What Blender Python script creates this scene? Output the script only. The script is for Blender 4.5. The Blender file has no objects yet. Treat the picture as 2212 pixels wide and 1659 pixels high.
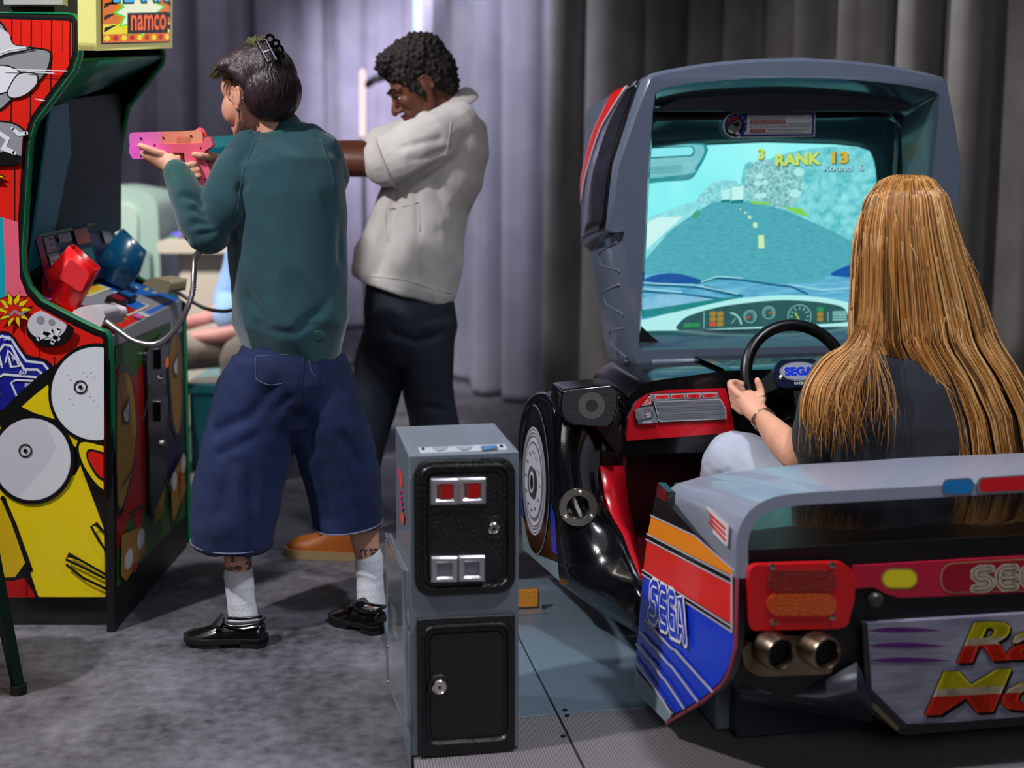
import bpy, bmesh, math, random
import numpy as np
from math import sin, cos, pi, radians as R, atan2, sqrt
from mathutils import Vector as V, Matrix, noise
from mathutils.geometry import tessellate_polygon

SC = bpy.context.scene
COL = SC.collection
random.seed(7)

# ---------------------------------------------------------------- camera
FPX = 2800.0; CAMZ = 1.25; PITCH = R(7.0); IW, IH = 2212.0, 1659.0
HOR = 353.0
SHY = (IH/2-HOR)/FPX - math.tan(PITCH)          # upward part handled by shift
cam_d = bpy.data.cameras.new('camera'); cam = bpy.data.objects.new('camera', cam_d); COL.objects.link(cam)
cam.location = (0, 0, CAMZ); cam.rotation_euler = (pi/2-PITCH, 0, 0)
cam_d.sensor_width = 36; cam_d.lens = FPX/IW*36; cam_d.shift_y = -SHY*FPX/IW
cam_d.clip_start = .05; cam_d.clip_end = 60
cam_d.dof.use_dof = True; cam_d.dof.focus_distance = 3.15; cam_d.dof.aperture_fstop = 1.9
SC.camera = cam

# ---------------------------------------------------------------- world, lights, exposure
w = bpy.data.worlds.new('world'); SC.world = w; w.use_nodes = True
w.node_tree.nodes['Background'].inputs[0].default_value = (.55, .58, .75, 1)
w.node_tree.nodes['Background'].inputs[1].default_value = .035
vs = SC.view_settings
vs.view_transform = 'Standard'; vs.look = 'None'; vs.exposure = 0.0; vs.gamma = 1.0; vs.use_curve_mapping = False

def look(o, tgt):
    d = V(tgt)-o.location
    o.rotation_euler = d.to_track_quat('-Z', 'Y').to_euler()
def spot(name, loc, tgt, power, col=(1, 1, 1), size=60, blend=.6, rad=.12):
    l = bpy.data.lights.new(name, 'SPOT'); l.energy = power; l.color = col; l.spot_size = R(size); l.spot_blend = blend; l.shadow_soft_size = rad
    o = bpy.data.objects.new(name, l); COL.objects.link(o); o.location = loc; look(o, tgt); return o
def area(name, loc, tgt, power, col=(1, 1, 1), sx=1, sy=1):
    l = bpy.data.lights.new(name, 'AREA'); l.energy = power; l.color = col; l.shape = 'RECTANGLE'; l.size = sx; l.size_y = sy
    o = bpy.data.objects.new(name, l); COL.objects.link(o); o.location = loc; look(o, tgt); return o
spot('key_spot', (-2.6, 1.6, 3.9), (.25, 3.2, .4), 600, (1.0, .97, .97), 66, .5, .09)
spot('machine_spot', (1.25, 1.75, 3.9), (.8, 2.75, .5), 350, (.88, .92, 1.0), 60, .7, .15)
spot('curtain_spot', (-1.0, 6.6, 3.9), (-.65, 9.6, 1.7), 2300, (.84, .80, 1.0), 38, 1., .2)
spot('curtain_side_spot', (-1.6, 5.0, 3.9), (.25, 7.6, 1.0), 950, (.82, .84, 1.0), 42, .9, .15)
spot('left_curtain_spot', (-3.0, 6.8, 3.9), (-2.2, 9.3, 1.6), 170, (.86, .82, 1.0), 60, 1., .25)
spot('booth_spot', (-1.9, 4.3, 3.9), (-1.6, 6.1, .6), 900, (1., .96, .93), 44, .8, .2)
spot('people_spot', (-2.9, 3.4, 3.9), (-.9, 3.9, .9), 200, (.9, .95, 1.0), 60, .8, .2)
spot('deck_spot', (-.1, 3.1, 3.95), (-1.05, 3.8, .85), 330, (1., .97, .93), 15, .5, .08)
spot('right_curtain_spot', (.5, 5.2, 4.0), (2.9, 4.9, 2.0), 330, (.96, .96, 1.0), 80, .9, .06)
area('ceiling_fill', (0, 2.0, 3.95), (0, 3.2, 0), 20, (.85, .88, 1.0), 3.5, 3.0)
area('aisle_fill', (.6, -1.4, 2.4), (1.0, 3.0, 1.0), 30, (.95, .96, 1.0), 1.6, 1.2)

# ---------------------------------------------------------------- pixel <-> place helpers (2212x1659 frame)
_F = V((0, cos(PITCH), -sin(PITCH))); _U = V((0, sin(PITCH), cos(PITCH)))
def ray(px, py):
    d = _F + V((1, 0, 0))*((px-IW/2)/FPX) + _U*((IH/2-py)/FPX - SHY)
    return d/d.y
def P(px, py, Y): return V((0, 0, CAMZ)) + ray(px, py)*Y
def G(px, py, z=0.):
    d = ray(px, py); return V((0, 0, CAMZ)) + d*((z-CAMZ)/d.z)
def PX(px, py, X):                                # on the plane x = X
    d = ray(px, py); return V((0, 0, CAMZ)) + d*(X/d.x)
CA = R(10.); CO = V((.415, 2.40, 0)); CU = V((cos(CA), sin(CA), 0)); CVv = V((-sin(CA), cos(CA), 0))
def car(u, v, z): return CO + CU*u + CVv*v + V((0, 0, z))
def cv(px, py, v):                                # on the racing machine's cross plane v
    d = ray(px, py); n = CVv; t = ((CO + CVv*v - V((0, 0, CAMZ))).dot(n) - 0)/d.dot(n)
    return V((0, 0, CAMZ)) + d*t
def cuz(px, py, v):
    p = cv(px, py, v)-CO; return p.dot(CU), p.z
def cu(px, py, u):                                # on the machine's side plane u
    d = ray(px, py); n = CU; t = (CO + CU*u - V((0, 0, CAMZ))).dot(n)/d.dot(n)
    return V((0, 0, CAMZ)) + d*t

# ---------------------------------------------------------------- materials
def lin(c):
    if isinstance(c, str):
        c = c.lstrip('#'); c = [int(c[i:i+2], 16)/255 for i in (0, 2, 4)]
    return tuple((x/12.92 if x <= .04045 else ((x+.055)/1.055)**2.4) for x in c[:3]) + (1,)
_mats = {}
def M(name, col, rough=.5, metal=0., coat=0., emis=0., trans=0., ior=1.45, var=0., vscale=8., bump=0., bscale=60., sheen=0., col2=None, stretch=None, alpha=1., spec=.5, sss=0., detail=4., aniso=None):
    if name in _mats: return _mats[name]
    m = bpy.data.materials.new(name); m.use_nodes = True; nt = m.node_tree; b = nt.nodes['Principled BSDF']
    L = lin(col)
    b.inputs['Base Color'].default_value = L; b.inputs['Roughness'].default_value = rough; b.inputs['Metallic'].default_value = metal
    b.inputs['Coat Weight'].default_value = coat; b.inputs['Coat Roughness'].default_value = .06
    b.inputs['IOR'].default_value = ior; b.inputs['Transmission Weight'].default_value = trans
    b.inputs['Specular IOR Level'].default_value = spec
    b.inputs['Sheen Weight'].default_value = sheen; b.inputs['Alpha'].default_value = alpha
    if sss: b.inputs['Subsurface Weight'].default_value = sss; b.inputs['Subsurface Scale'].default_value = .01
    if emis: b.inputs['Emission Color'].default_value = L; b.inputs['Emission Strength'].default_value = emis
    if var or bump:
        tc = nt.nodes.new('ShaderNodeTexCoord'); mp = nt.nodes.new('ShaderNodeMapping'); nt.links.new(tc.outputs['Object'], mp.inputs[0])
        if stretch: mp.inputs['Scale'].default_value = stretch
    if var:
        n = nt.nodes.new('ShaderNodeTexNoise'); n.inputs['Scale'].default_value = vscale; n.inputs['Detail'].default_value = detail; nt.links.new(mp.outputs[0], n.inputs[0])
        rp = nt.nodes.new('ShaderNodeValToRGB'); e = rp.color_ramp.elements
        e[0].position = .5-.25; e[1].position = .5+.25
        L2 = lin(col2) if col2 else tuple(x*(1-var) for x in L[:3])+(1,)
        e[0].color = L2; e[1].color = L if col2 else tuple(min(1, x*(1+var*.6)) for x in L[:3])+(1,)
        nt.links.new(n.outputs[0], rp.inputs[0]); nt.links.new(rp.outputs[0], b.inputs['Base Color'])
        if emis: nt.links.new(rp.outputs[0], b.inputs['Emission Color'])
    if bump:
        n2 = nt.nodes.new('ShaderNodeTexNoise'); n2.inputs['Scale'].default_value = bscale; n2.inputs['Detail'].default_value = 3; nt.links.new(mp.outputs[0], n2.inputs[0])
        bp = nt.nodes.new('ShaderNodeBump'); bp.inputs['Strength'].default_value = bump; bp.inputs['Distance'].default_value = .01
        nt.links.new(n2.outputs[0], bp.inputs['Height']); nt.links.new(bp.outputs[0], b.inputs['Normal'])
    _mats[name] = m; return m
def EM(name, col, s=1.0, **k):
    """something that shines (screen pixels, backlit sign)"""
    if name in _mats: return _mats[name]
    m = M(name, col, rough=.35, emis=s, **k)
    b = m.node_tree.nodes['Principled BSDF']
    if not k.get('var'): b.inputs['Base Color'].default_value = (.01, .01, .01, 1)
    else:
        for l in list(b.inputs['Base Color'].links): m.node_tree.links.remove(l)
        b.inputs['Base Color'].default_value = (.01, .01, .01, 1)
    return m

# ---------------------------------------------------------------- mesh builder (world coordinates)
ROOT = {}
def mroot(o):
    while o is not None and o.parent is not None: o = o.parent
    return ROOT.get(o.name if o else '', None)
class MB:
    def __init__(s): s.v = []; s.f = []; s.m = []; s.mats = []
    def mi(s, mat):
        if mat not in s.mats: s.mats.append(mat)
        return s.mats.index(mat)
    def add(s, vs_, fs, mat):
        o = len(s.v); k = s.mi(mat)
        s.v += [V(a) for a in vs_]
        for f in fs: s.f.append([i+o for i in f]); s.m.append(k)
        return s
    def loft(s, rings, mat, caps=True, closed=True, loop=False):
        n = len(rings[0]); vs_ = [p for r in rings for p in r]; fs = []
        K = len(rings)
        for i in range(K if loop else K-1):
            for j in range(n if closed else n-1):
                a = i*n+j; b = i*n+(j+1) % n; c = ((i+1) % K)*n+(j+1) % n; d = ((i+1) % K)*n+j
                fs.append([a, b, c, d])
        if caps and not loop:
            fs.append(list(range(n))[::-1]); fs.append([(K-1)*n+j for j in range(n)])
        return s.add(vs_, fs, mat)
    def tube(s, path, r, mat, n=10, bdir=None, rb=None, caps=True, loop=False, round_=False):
        path = [V(p) for p in path]; K = len(path)
        r = [r]*K if not hasattr(r, '__len__') else list(r)
        rb = r if rb is None else ([rb]*K if not hasattr(rb, '__len__') else list(rb))
        if round_ and not loop:                    # hemispherical ends
            def capend(p, q, ra, rbb):
                t = (p-q).normalized(); out = []
                for a in (35, 65, 85):
                    out.append((p+t*min(ra, rbb)*sin(R(a)), ra*cos(R(a)), rbb*cos(R(a))))
                return out
            e0 = capend(path[0], path[1], r[0], rb[0])[::-1]; e1 = capend(path[-1], path[-2], r[-1], rb[-1])
            path = [e[0] for e in e0]+path+[e[0] for e in e1]
            r = [e[1] for e in e0]+r+[e[1] for e in e1]; rb = [e[2] for e in e0]+rb+[e[2] for e in e1]; K = len(path)
        rings = []; prev = None
        for i in range(K):
            a = path[(i-1) % K] if (loop or i > 0) else path[i]; b = path[(i+1) % K] if (loop or i < K-1) else path[i]
            t = (b-a).normalized() if (b-a).length > 1e-9 else V((0, 0, 1))
            if bdir is not None: B = V(bdir)
            elif prev is not None: B = prev
            else: B = V((0, 1, 0)) if abs(t.y) < .8 else V((1, 0, 0))
            B = (B-t*B.dot(t))
            if B.length < 1e-6: B = t.orthogonal()
            B.normalize(); prev = B; A = t.cross(B)
            rings.append([path[i]+A*(r[i]*cos(2*pi*j/n))+B*(rb[i]*sin(2*pi*j/n)) for j in range(n)])
        return s.loft(rings, mat, caps, True, loop)
    def ell(s, c, rad, mat, rot=None, nu=20, nv=12):
        rings = []; c = V(c)
        for i in range(1, nv):
            t = pi*i/nv; ring = []
            for j in range(nu):
                p = V((rad[0]*sin(t)*cos(2*pi*j/nu), rad[1]*sin(t)*sin(2*pi*j/nu), rad[2]*cos(t)))
                if rot is not None: p = rot @ p
                ring.append(c+p)
            rings.append(ring)
        return s.loft(rings[::-1], mat)
    def box(s, a, b, mat, frame=None):
        """axis box between corners a, b in frame (default world)"""
        fr = frame or (lambda x, y, z: V((x, y, z)))
        x0, y0, z0 = a; x1, y1, z1 = b
        vs_ = [fr(x, y, z) for z in (z0, z1) for x, y in ((x0, y0), (x1, y0), (x1, y1), (x0, y1))]
        return s.add(vs_, [[3, 2, 1, 0], [4, 5, 6, 7], [0, 1, 5, 4], [1, 2, 6, 5], [2, 3, 7, 6], [3, 0, 4, 7]], mat)
    def poly(s, pts, mat):
        pts = [V(p) for p in pts]
        if len(pts) <= 4 and False: return s.add(pts, [list(range(len(pts)))], mat)
        tr = tessellate_polygon([pts])
        return s.add(pts, [list(t) for t in tr], mat)
    def prism(s, pts, off, mat, side=None):
        pts = [V(p) for p in pts]; off = V(off); n = len(pts)
        tr = [list(t) for t in tessellate_polygon([pts])]
        s.add(pts, tr, mat); s.add([p+off for p in pts], [t[::-1] for t in tr], mat)
        return s.add(pts+[p+off for p in pts], [[i, (i+1) % n, n+(i+1) % n, n+i] for i in range(n)], side or mat)
    def ring2(s, outer, inner, mat): return s.loft([outer, inner], mat, caps=False)
    def lathe(s, c, axis, prof, mat, n=32, up=None, caps=True):
        axis = V(axis).normalized(); c = V(c); A = axis.orthogonal().normalized() if up is None else V(up); B = axis.cross(A)
        rings = [[c+axis*h+(A*cos(2*pi*j/n)+B*sin(2*pi*j/n))*max(r, 1e-5) for j in range(n)] for r, h in prof]
        return s.loft(rings, mat, caps=caps)
    def build(s, name, parent=None, sharp=35, bevel=0., seg=2, subsurf=0, solid=0., fix=True):
        me = bpy.data.meshes.new(name)
        Mi = None
        if parent is not None:
            Mr = mroot(parent)
            if Mr is not None: Mi = Mr.inverted()
        vv = [(Mi @ p) if Mi else p for p in s.v]
        me.from_pydata([tuple(p) for p in vv], [], s.f)
        for m in s.mats: me.materials.append(m)
        me.polygons.foreach_set('material_index', s.m)
        if fix:
            bm = bmesh.new(); bm.from_mesh(me); bmesh.ops.recalc_face_normals(bm, faces=bm.faces); bm.to_mesh(me); bm.free()
        me.polygons.foreach_set('use_smooth', [True]*len(me.polygons))
        if sharp: me.set_sharp_from_angle(angle=R(sharp))
        o = bpy.data.objects.new(name, me); COL.objects.link(o)
        if parent is not None: o.parent = parent
        if solid:
            md = o.modifiers.new('solid', 'SOLIDIFY'); md.thickness = solid; md.offset = 0
        if subsurf:
            md = o.modifiers.new('sub', 'SUBSURF'); md.levels = subsurf; md.render_levels = subsurf
        if bevel:
            md = o.modifiers.new('bevel', 'BEVEL'); md.width = bevel; md.segments = seg; md.limit_method = 'ANGLE'; md.angle_limit = R(40); md.harden_normals = False
        return o
def tag(o, label=None, cat=None, group=None, kind=None):
    if label: o['label'] = label
    if cat: o['category'] = cat
    if group: o['group'] = group
    if kind: o['kind'] = kind
    return o
def thing(name, label, cat, loc, rz=0., group=None):
    o = bpy.data.objects.new(name, None); COL.objects.link(o); o.location = loc; o.rotation_euler = (0, 0, rz); o.empty_display_size = .1
    ROOT[o.name] = Matrix.Translation(V(loc)) @ Matrix.Rotation(rz, 4, 'Z')
    return tag(o, label, cat, group)

# 2-D helpers ----------------------------------------------------------------
def arc(cx, cy, r, a0, a1, n=10, ry=None):
    ry = ry or r
    return [(cx+r*cos(R(a0+(a1-a0)*i/n)), cy+ry*sin(R(a0+(a1-a0)*i/n))) for i in range(n+1)]
def circ(cx, cy, r, n=28, ry=None): return arc(cx, cy, r, 0, 360-360/n, n-1, ry)
def rpoly(pts, r, n=5):
    """polygon with rounded corners; r scalar or per corner. works for tuples of any dimension"""
    K = len(pts); out = []
    rr = [r]*K if not hasattr(r, '__len__') else r
    for i in range(K):
        p = V(pts[i]); a = V(pts[i-1]); b = V(pts[(i+1) % K]); q = rr[i]
        da = a-p; db = b-p; q = min(q, da.length*.48, db.length*.48)
        s = p+da.normalized()*q; e = p+db.normalized()*q
        for k in range(n+1):
            t = k/n; out.append(tuple(s*(1-t)**2+p*2*t*(1-t)+e*t*t))
    return out
def spl(pts, n=6, closed=False):
    """Catmull-Rom"""
    P_ = [V(p) for p in pts]; K = len(P_); out = []
    rng = range(K) if closed else range(K-1)
    for i in rng:
        if closed: a, b, c, d = P_[(i-1) % K], P_[i], P_[(i+1) % K], P_[(i+2) % K]
        else: a, b, c, d = P_[max(i-1, 0)], P_[i], P_[i+1], P_[min(i+2, K-1)]
        for k in range(n):
            t = k/n
            out.append(tuple(.5*((2*b)+(c-a)*t+(2*a-5*b+4*c-d)*t*t+(3*b-a-3*c+d)*t**3)))
    if not closed: out.append(tuple(P_[-1]))
    return out
_fonts = {}
def text2d(s, bold=0., shear=0.):
    """text as 2-D triangles, normalised: x 0..aspect, y 0..1 over the bounding box"""
    key = (s, bold, shear)
    if key in _fonts: return _fonts[key]
    c = bpy.data.curves.new('t', 'FONT'); c.body = s; c.offset = bold; c.shear = shear; c.resolution_u = 3
    o = bpy.data.objects.new('t', c); COL.objects.link(o)
    dg = bpy.context.evaluated_depsgraph_get(); me = o.evaluated_get(dg).to_mesh()
    vs_ = [(v.co.x, v.co.y) for v in me.vertices]; fs = [list(p.vertices) for p in me.polygons]
    o.evaluated_get(dg).to_mesh_clear(); bpy.data.objects.remove(o); bpy.data.curves.remove(c)
    x0 = min(v[0] for v in vs_); x1 = max(v[0] for v in vs_); y0 = min(v[1] for v in vs_); y1 = max(v[1] for v in vs_)
    vs_ = [((x-x0)/(x1-x0), (y-y0)/(y1-y0)) for x, y in vs_]
    _fonts[key] = (vs_, fs); return _fonts[key]
class Decal:
    """layered flat print: each call adds shapes a hair in front of the last"""
    def __init__(s, fn, nrm, step=.0004, mb=None, start=1):
        s.fn = fn; s.n = V(nrm).normalized(); s.step = step; s.k = start; s.mb = mb or MB()
    def m(s, x, y): return s.fn(x, y)+s.n*(s.step*s.k)
    def up(s): s.k += 1; return s
    def poly(s, pts, mat): s.mb.poly([s.m(*p[:2]) for p in pts], mat); s.up(); return s
    def ring(s, outer, inner, mat): s.mb.loft([[s.m(*p[:2]) for p in outer], [s.m(*p[:2]) for p in inner]], mat, caps=False); s.up(); return s
    def stroke(s, pts, w, mat, closed=False, w2=None, cap=True):
        pts = [V(p[:2]) for p in pts]; K = len(pts)
        ws = [w]*K if w2 is None else [w+(w2-w)*i/(K-1) for i in range(K)]
        L_, R_ = [], []
        for i in range(K):
            a = pts[(i-1) % K] if closed or i > 0 else pts[i]; b = pts[(i+1) % K] if closed or i < K-1 else pts[i]
            t = (b-a)
            if t.length < 1e-9: t = V((1, 0))
            t.normalize(); n = V((-t.y, t.x))
            # mitre
            if (closed or 0 < i < K-1):
                t1 = (pts[i]-a).normalized(); c = max(.45, n.dot(V((-t1.y, t1.x)))); f = 1/c
            else: f = 1
            L_.append(pts[i]+n*ws[i]/2*f); R_.append(pts[i]-n*ws[i]/2*f)
        vs_ = [s.m(*p) for p in L_]+[s.m(*p) for p in R_]
        fs = [[i, (i+1) % K, K+(i+1) % K, K+i] for i in range(K if closed else K-1)]
        s.mb.add(vs_, fs, mat)
        if cap and not closed:
            for e, ww in ((pts[0], ws[0]), (pts[-1], ws[-1])):
                s.mb.poly([s.m(*q) for q in circ(e.x, e.y, ww/2, 12)], mat)
        s.up(); return s
    def text(s, t, quad, mat, bold=0., shear=0.):
        """quad: bl, br, tr, tl in the decal's own coordinates"""
        vs_, fs = text2d(t, bold, shear); bl, br, tr, tl = [V(q[:2]) for q in quad]
        out = [s.m(*((bl*(1-x)+br*x)*(1-y)+(tl*(1-x)+tr*x)*y)) for x, y in vs_]
        s.mb.add(out, fs, mat); s.up(); return s
SEG = {'S': [(1, 1), (.28, 1), (.05, .88), (.05, .64), (.25, .5), (.75, .5), (.95, .36), (.95, .12), (.72, 0), (0, 0)],
       'E': [(1, 1), (.3, 1), (.05, .8), (.05, .2), (.3, 0), (1, 0)], 'E2': [(.12, .5), (1, .5)],
       'G': [(1, 1), (.3, 1), (.05, .8), (.05, .2), (.3, 0), (.95, 0), (.95, .46), (.5, .46)],
       'A': [(0, 0), (.42, 1), (.58, 1), (1, 0)], 'A2': [(.25, .28), (.75, .28)]}
def sega(dec, quad, layers, letters='SEGA', aspect=3.3):
    """rounded letter strokes drawn in their own upright space, then laid into the quad; layers = [(stroke width, material)]"""
    bl, br, tr, tl = [V(q[:2]) for q in quad]
    def fn(x, y):
        x /= aspect; q = (bl*(1-x)+br*x)*(1-y)+(tl*(1-x)+tr*x)*y; return dec.fn(q.x, q.y)
    sub = Decal(fn, dec.n, dec.step, dec.mb, dec.k)
    cw_ = aspect/4
    for wd, mat in layers:
        for i, ch in enumerate(letters):
            for key in (ch, ch+'2'):
                if key not in SEG: continue
                sub.stroke([(cw_*(i+.5)+(x-.5)*(cw_-.30), .14+.72*y) for x, y in SEG[key]], wd, mat); sub.k -= 1
        sub.up()
    dec.k = sub.k
def lerp(a, b, t): return a+(b-a)*t
# ---------------------------------------------------------------- fused soft shapes (bodies, cloth)
def fuse(mb, name, parent, mat, voxel=.006, smooth=3, disp=None, matfn=None, mats=None, sharp=0):
    me = bpy.data.meshes.new('tmp'); me.from_pydata([tuple(p) for p in mb.v], [], mb.f)
    bm = bmesh.new(); bm.from_mesh(me); bmesh.ops.recalc_face_normals(bm, faces=bm.faces); bm.to_mesh(me); bm.free()
    o = bpy.data.objects.new('tmp', me); COL.objects.link(o)
    md = o.modifiers.new('r', 'REMESH'); md.mode = 'VOXEL'; md.voxel_size = voxel; md.adaptivity = 0
    if smooth:
        ms = o.modifiers.new('s', 'SMOOTH'); ms.factor = .5; ms.iterations = smooth
    dg = bpy.context.evaluated_depsgraph_get(); ev = o.evaluated_get(dg)
    nm = bpy.data.meshes.new_from_object(ev); nm.name = name
    bpy.data.objects.remove(o); bpy.data.meshes.remove(me)
    if disp:
        ns = [v.normal.copy() for v in nm.vertices]
        for v, n in zip(nm.vertices, ns):
            d = disp(v.co, n)
            if d: v.co = v.co + (n*d if not isinstance(d, V) else d)
    nm.materials.clear()
    for m in ([mat]+(mats or [])): nm.materials.append(m)
    if matfn:
        for p in nm.polygons: p.material_index = matfn(p.center)
    else: nm.polygons.foreach_set('material_index', [0]*len(nm.polygons))
    Mr = mroot(parent)
    if Mr is not None: nm.transform(Mr.inverted())
    nm.polygons.foreach_set('use_smooth', [True]*len(nm.polygons))
    ob = bpy.data.objects.new(name, nm); COL.objects.link(ob); ob.parent = parent
    return ob
def nz(p, s, o=0.): return noise.noise(V((p.x*s+o, p.y*s+o*1.7, p.z*s-o)))
def px2m(r, Y): return r*Y/FPX
def limb(mb, spec, mat=None, n=20, bdir=(0, 1, 0), round_=True):
    """spec rows: px, py, Y, half width px, half depth m"""
    pts = [P(a[0], a[1], a[2]) for a in spec]
    mb.tube(pts, [px2m(a[3], a[2]) for a in spec], mat, n=n, bdir=bdir, rb=[a[4] for a in spec], round_=round_)
def crease(pts, depth, width):
    """returns a function giving an inward dent along a 3-D polyline"""
    pts = [V(p) for p in pts]
    def f(c):
        best = 1e9
        for a, b in zip(pts[:-1], pts[1:]):
            ab = b-a; t = max(0, min(1, (c-a).dot(ab)/ab.length_squared)); d = (c-a-ab*t).length
            best = min(best, d)
        return -depth*math.exp(-(best/width)**2)
    return f
def _polyh(s, outer, holes, mat):
    loops = [[V(p) for p in outer]]+[[V(p) for p in h] for h in holes]
    tr = tessellate_polygon(loops); pts = [p for l in loops for p in l]
    s.add(pts, [list(t) for t in tr], mat); return s
MB.polyh = _polyh
class Plane:
    """plane through three traced points; call with photo pixels to get the point on it"""
    def __init__(s, a, b, c):
        s.o = V(a); s.n = (V(b)-s.o).cross(V(c)-s.o).normalized()
        if s.n.dot(V((0, 0, CAMZ))-s.o) < 0: s.n = -s.n
    def __call__(s, px, py):
        d = ray(px, py); e = V((0, 0, CAMZ)); return e+d*((s.o-e).dot(s.n)/d.dot(s.n))
class VPlane(Plane):
    def __init__(s, v): Plane.__init__(s, car(0, v, 0), car(1, v, 0), car(0, v, 1))
UC = .593
def mir(p):                                       # mirror a world point across the racing machine's mid plane
    q = V(p)-CO; u = q.dot(CU); return V(p)+CU*(2*(UC-u))

def proj(p):
    """world point -> photo pixel"""
    q = V(p)-V((0, 0, CAMZ)); zf = q.dot(_F); return IW/2+FPX*q.x/zf, IH/2-FPX*(q.dot(_U)/zf+SHY)
def inpoly(x, y, L_):
    c = False; n = len(L_)
    for i in range(n):
        (x1, y1), (x2, y2) = L_[i], L_[i-1]
        if (y1 > y) != (y2 > y) and x < (x2-x1)*(y-y1)/(y2-y1)+x1: c = not c
    return c
def grad_mat(name, axis, p0, p1, stops, rough=.4):
    """colour that changes along a world axis of the thing (two-tone moulded plastic)"""
    m = bpy.data.materials.new(name); m.use_nodes = True; nt = m.node_tree; b = nt.nodes['Principled BSDF']; b.inputs['Roughness'].default_value = rough
    tc = nt.nodes.new('ShaderNodeTexCoord'); sx = nt.nodes.new('ShaderNodeSeparateXYZ'); nt.links.new(tc.outputs['Object'], sx.inputs[0])
    mr = nt.nodes.new('ShaderNodeMapRange'); mr.inputs[1].default_value = p0; mr.inputs[2].default_value = p1; nt.links.new(sx.outputs[axis], mr.inputs[0])
    rp = nt.nodes.new('ShaderNodeValToRGB'); nt.links.new(mr.outputs[0], rp.inputs[0]); nt.links.new(rp.outputs[0], b.inputs['Base Color'])
    e_ = rp.color_ramp.elements
    while len(e_) < len(stops): e_.new(.5)
    for q, (t, c) in zip(e_, stops): q.position = t; q.color = lin(c)
    return m

from mathutils.bvhtree import BVHTree
def snap(o, pts, off=.001):
    """drop photo pixels onto the surface of an object already built"""
    Mr = mroot(o) or Matrix(); me = o.data
    t = BVHTree.FromPolygons([Mr @ v.co for v in me.vertices], [list(p.vertices) for p in me.polygons]); out = []; e = V((0, 0, CAMZ))
    for x, y in pts:
        d = ray(x, y).normalized(); h = t.ray_cast(e, d)
        if h[0] is not None: out.append(h[0]-d*off)
    return out
def seam(o, pts, r, mat, name='seam', n=3, off=.0006):
    q = snap(o, spl(pts, n), off)
    if len(q) > 2: mb = MB(); mb.tube(q, r, mat, n=6); mb.build(name, o, sharp=0)
# ================================================================ room
m_floor = bpy.data.materials.new('concrete'); m_floor.use_nodes = True
nt = m_floor.node_tree; b = nt.nodes['Principled BSDF']
tc = nt.nodes.new('ShaderNodeTexCoord')
n1 = nt.nodes.new('ShaderNodeTexNoise'); n1.inputs['Scale'].default_value = 2.2; n1.inputs['Detail'].default_value = 8; n1.inputs['Roughness'].default_value = .7
n2 = nt.nodes.new('ShaderNodeTexNoise'); n2.inputs['Scale'].default_value = 30; n2.inputs['Detail'].default_value = 6
mx = nt.nodes.new('ShaderNodeMath'); mx.operation = 'ADD'; mm = nt.nodes.new('ShaderNodeMath'); mm.operation = 'MULTIPLY'; mm.inputs[1].default_value = .45
rp = nt.nodes.new('ShaderNodeValToRGB'); rp.color_ramp.elements[0].position = .52; rp.color_ramp.elements[1].position = .92
rp.color_ramp.elements[0].color = lin('#1f1e24'); rp.color_ramp.elements[1].color = lin('#747178')
for q in (n1, n2): nt.links.new(tc.outputs['Object'], q.inputs[0])
nt.links.new(n2.outputs[0], mm.inputs[0]); nt.links.new(n1.outputs[0], mx.inputs[0]); nt.links.new(mm.outputs[0], mx.inputs[1]); nt.links.new(mx.outputs[0], rp.inputs[0]); nt.links.new(rp.outputs[0], b.inputs['Base Color'])
b.inputs['Roughness'].default_value = .62
bp = nt.nodes.new('ShaderNodeBump'); bp.inputs['Strength'].default_value = .35; bp.inputs['Distance'].default_value = .004; nt.links.new(n2.outputs[0], bp.inputs['Height']); nt.links.new(bp.outputs[0], b.inputs['Normal'])
m_dark = M('dark_wall', '#1b1b1f', .9)
def struct(name, a, b_, mat):
    mb = MB(); mb.box(a, b_, mat); o = mb.build(name); o['kind'] = 'structure'; return o
struct('floor', (-6, -2, -.1), (6, 11.2, 0), m_floor)
struct('wall_back', (-6, 11.0, 0), (6, 11.2, 4.2), m_dark)
struct('wall_left', (-6.1, -2, 0), (-6, 11.2, 4.2), m_dark)
struct('wall_right', (6, -2, 0), (6.1, 11.2, 4.2), m_dark)
struct('wall_front', (-6, -2.1, 0), (6, -2, 4.2), m_dark)
struct('ceiling', (-6, -2, 4.2), (6, 11.2, 4.3), m_dark)

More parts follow.
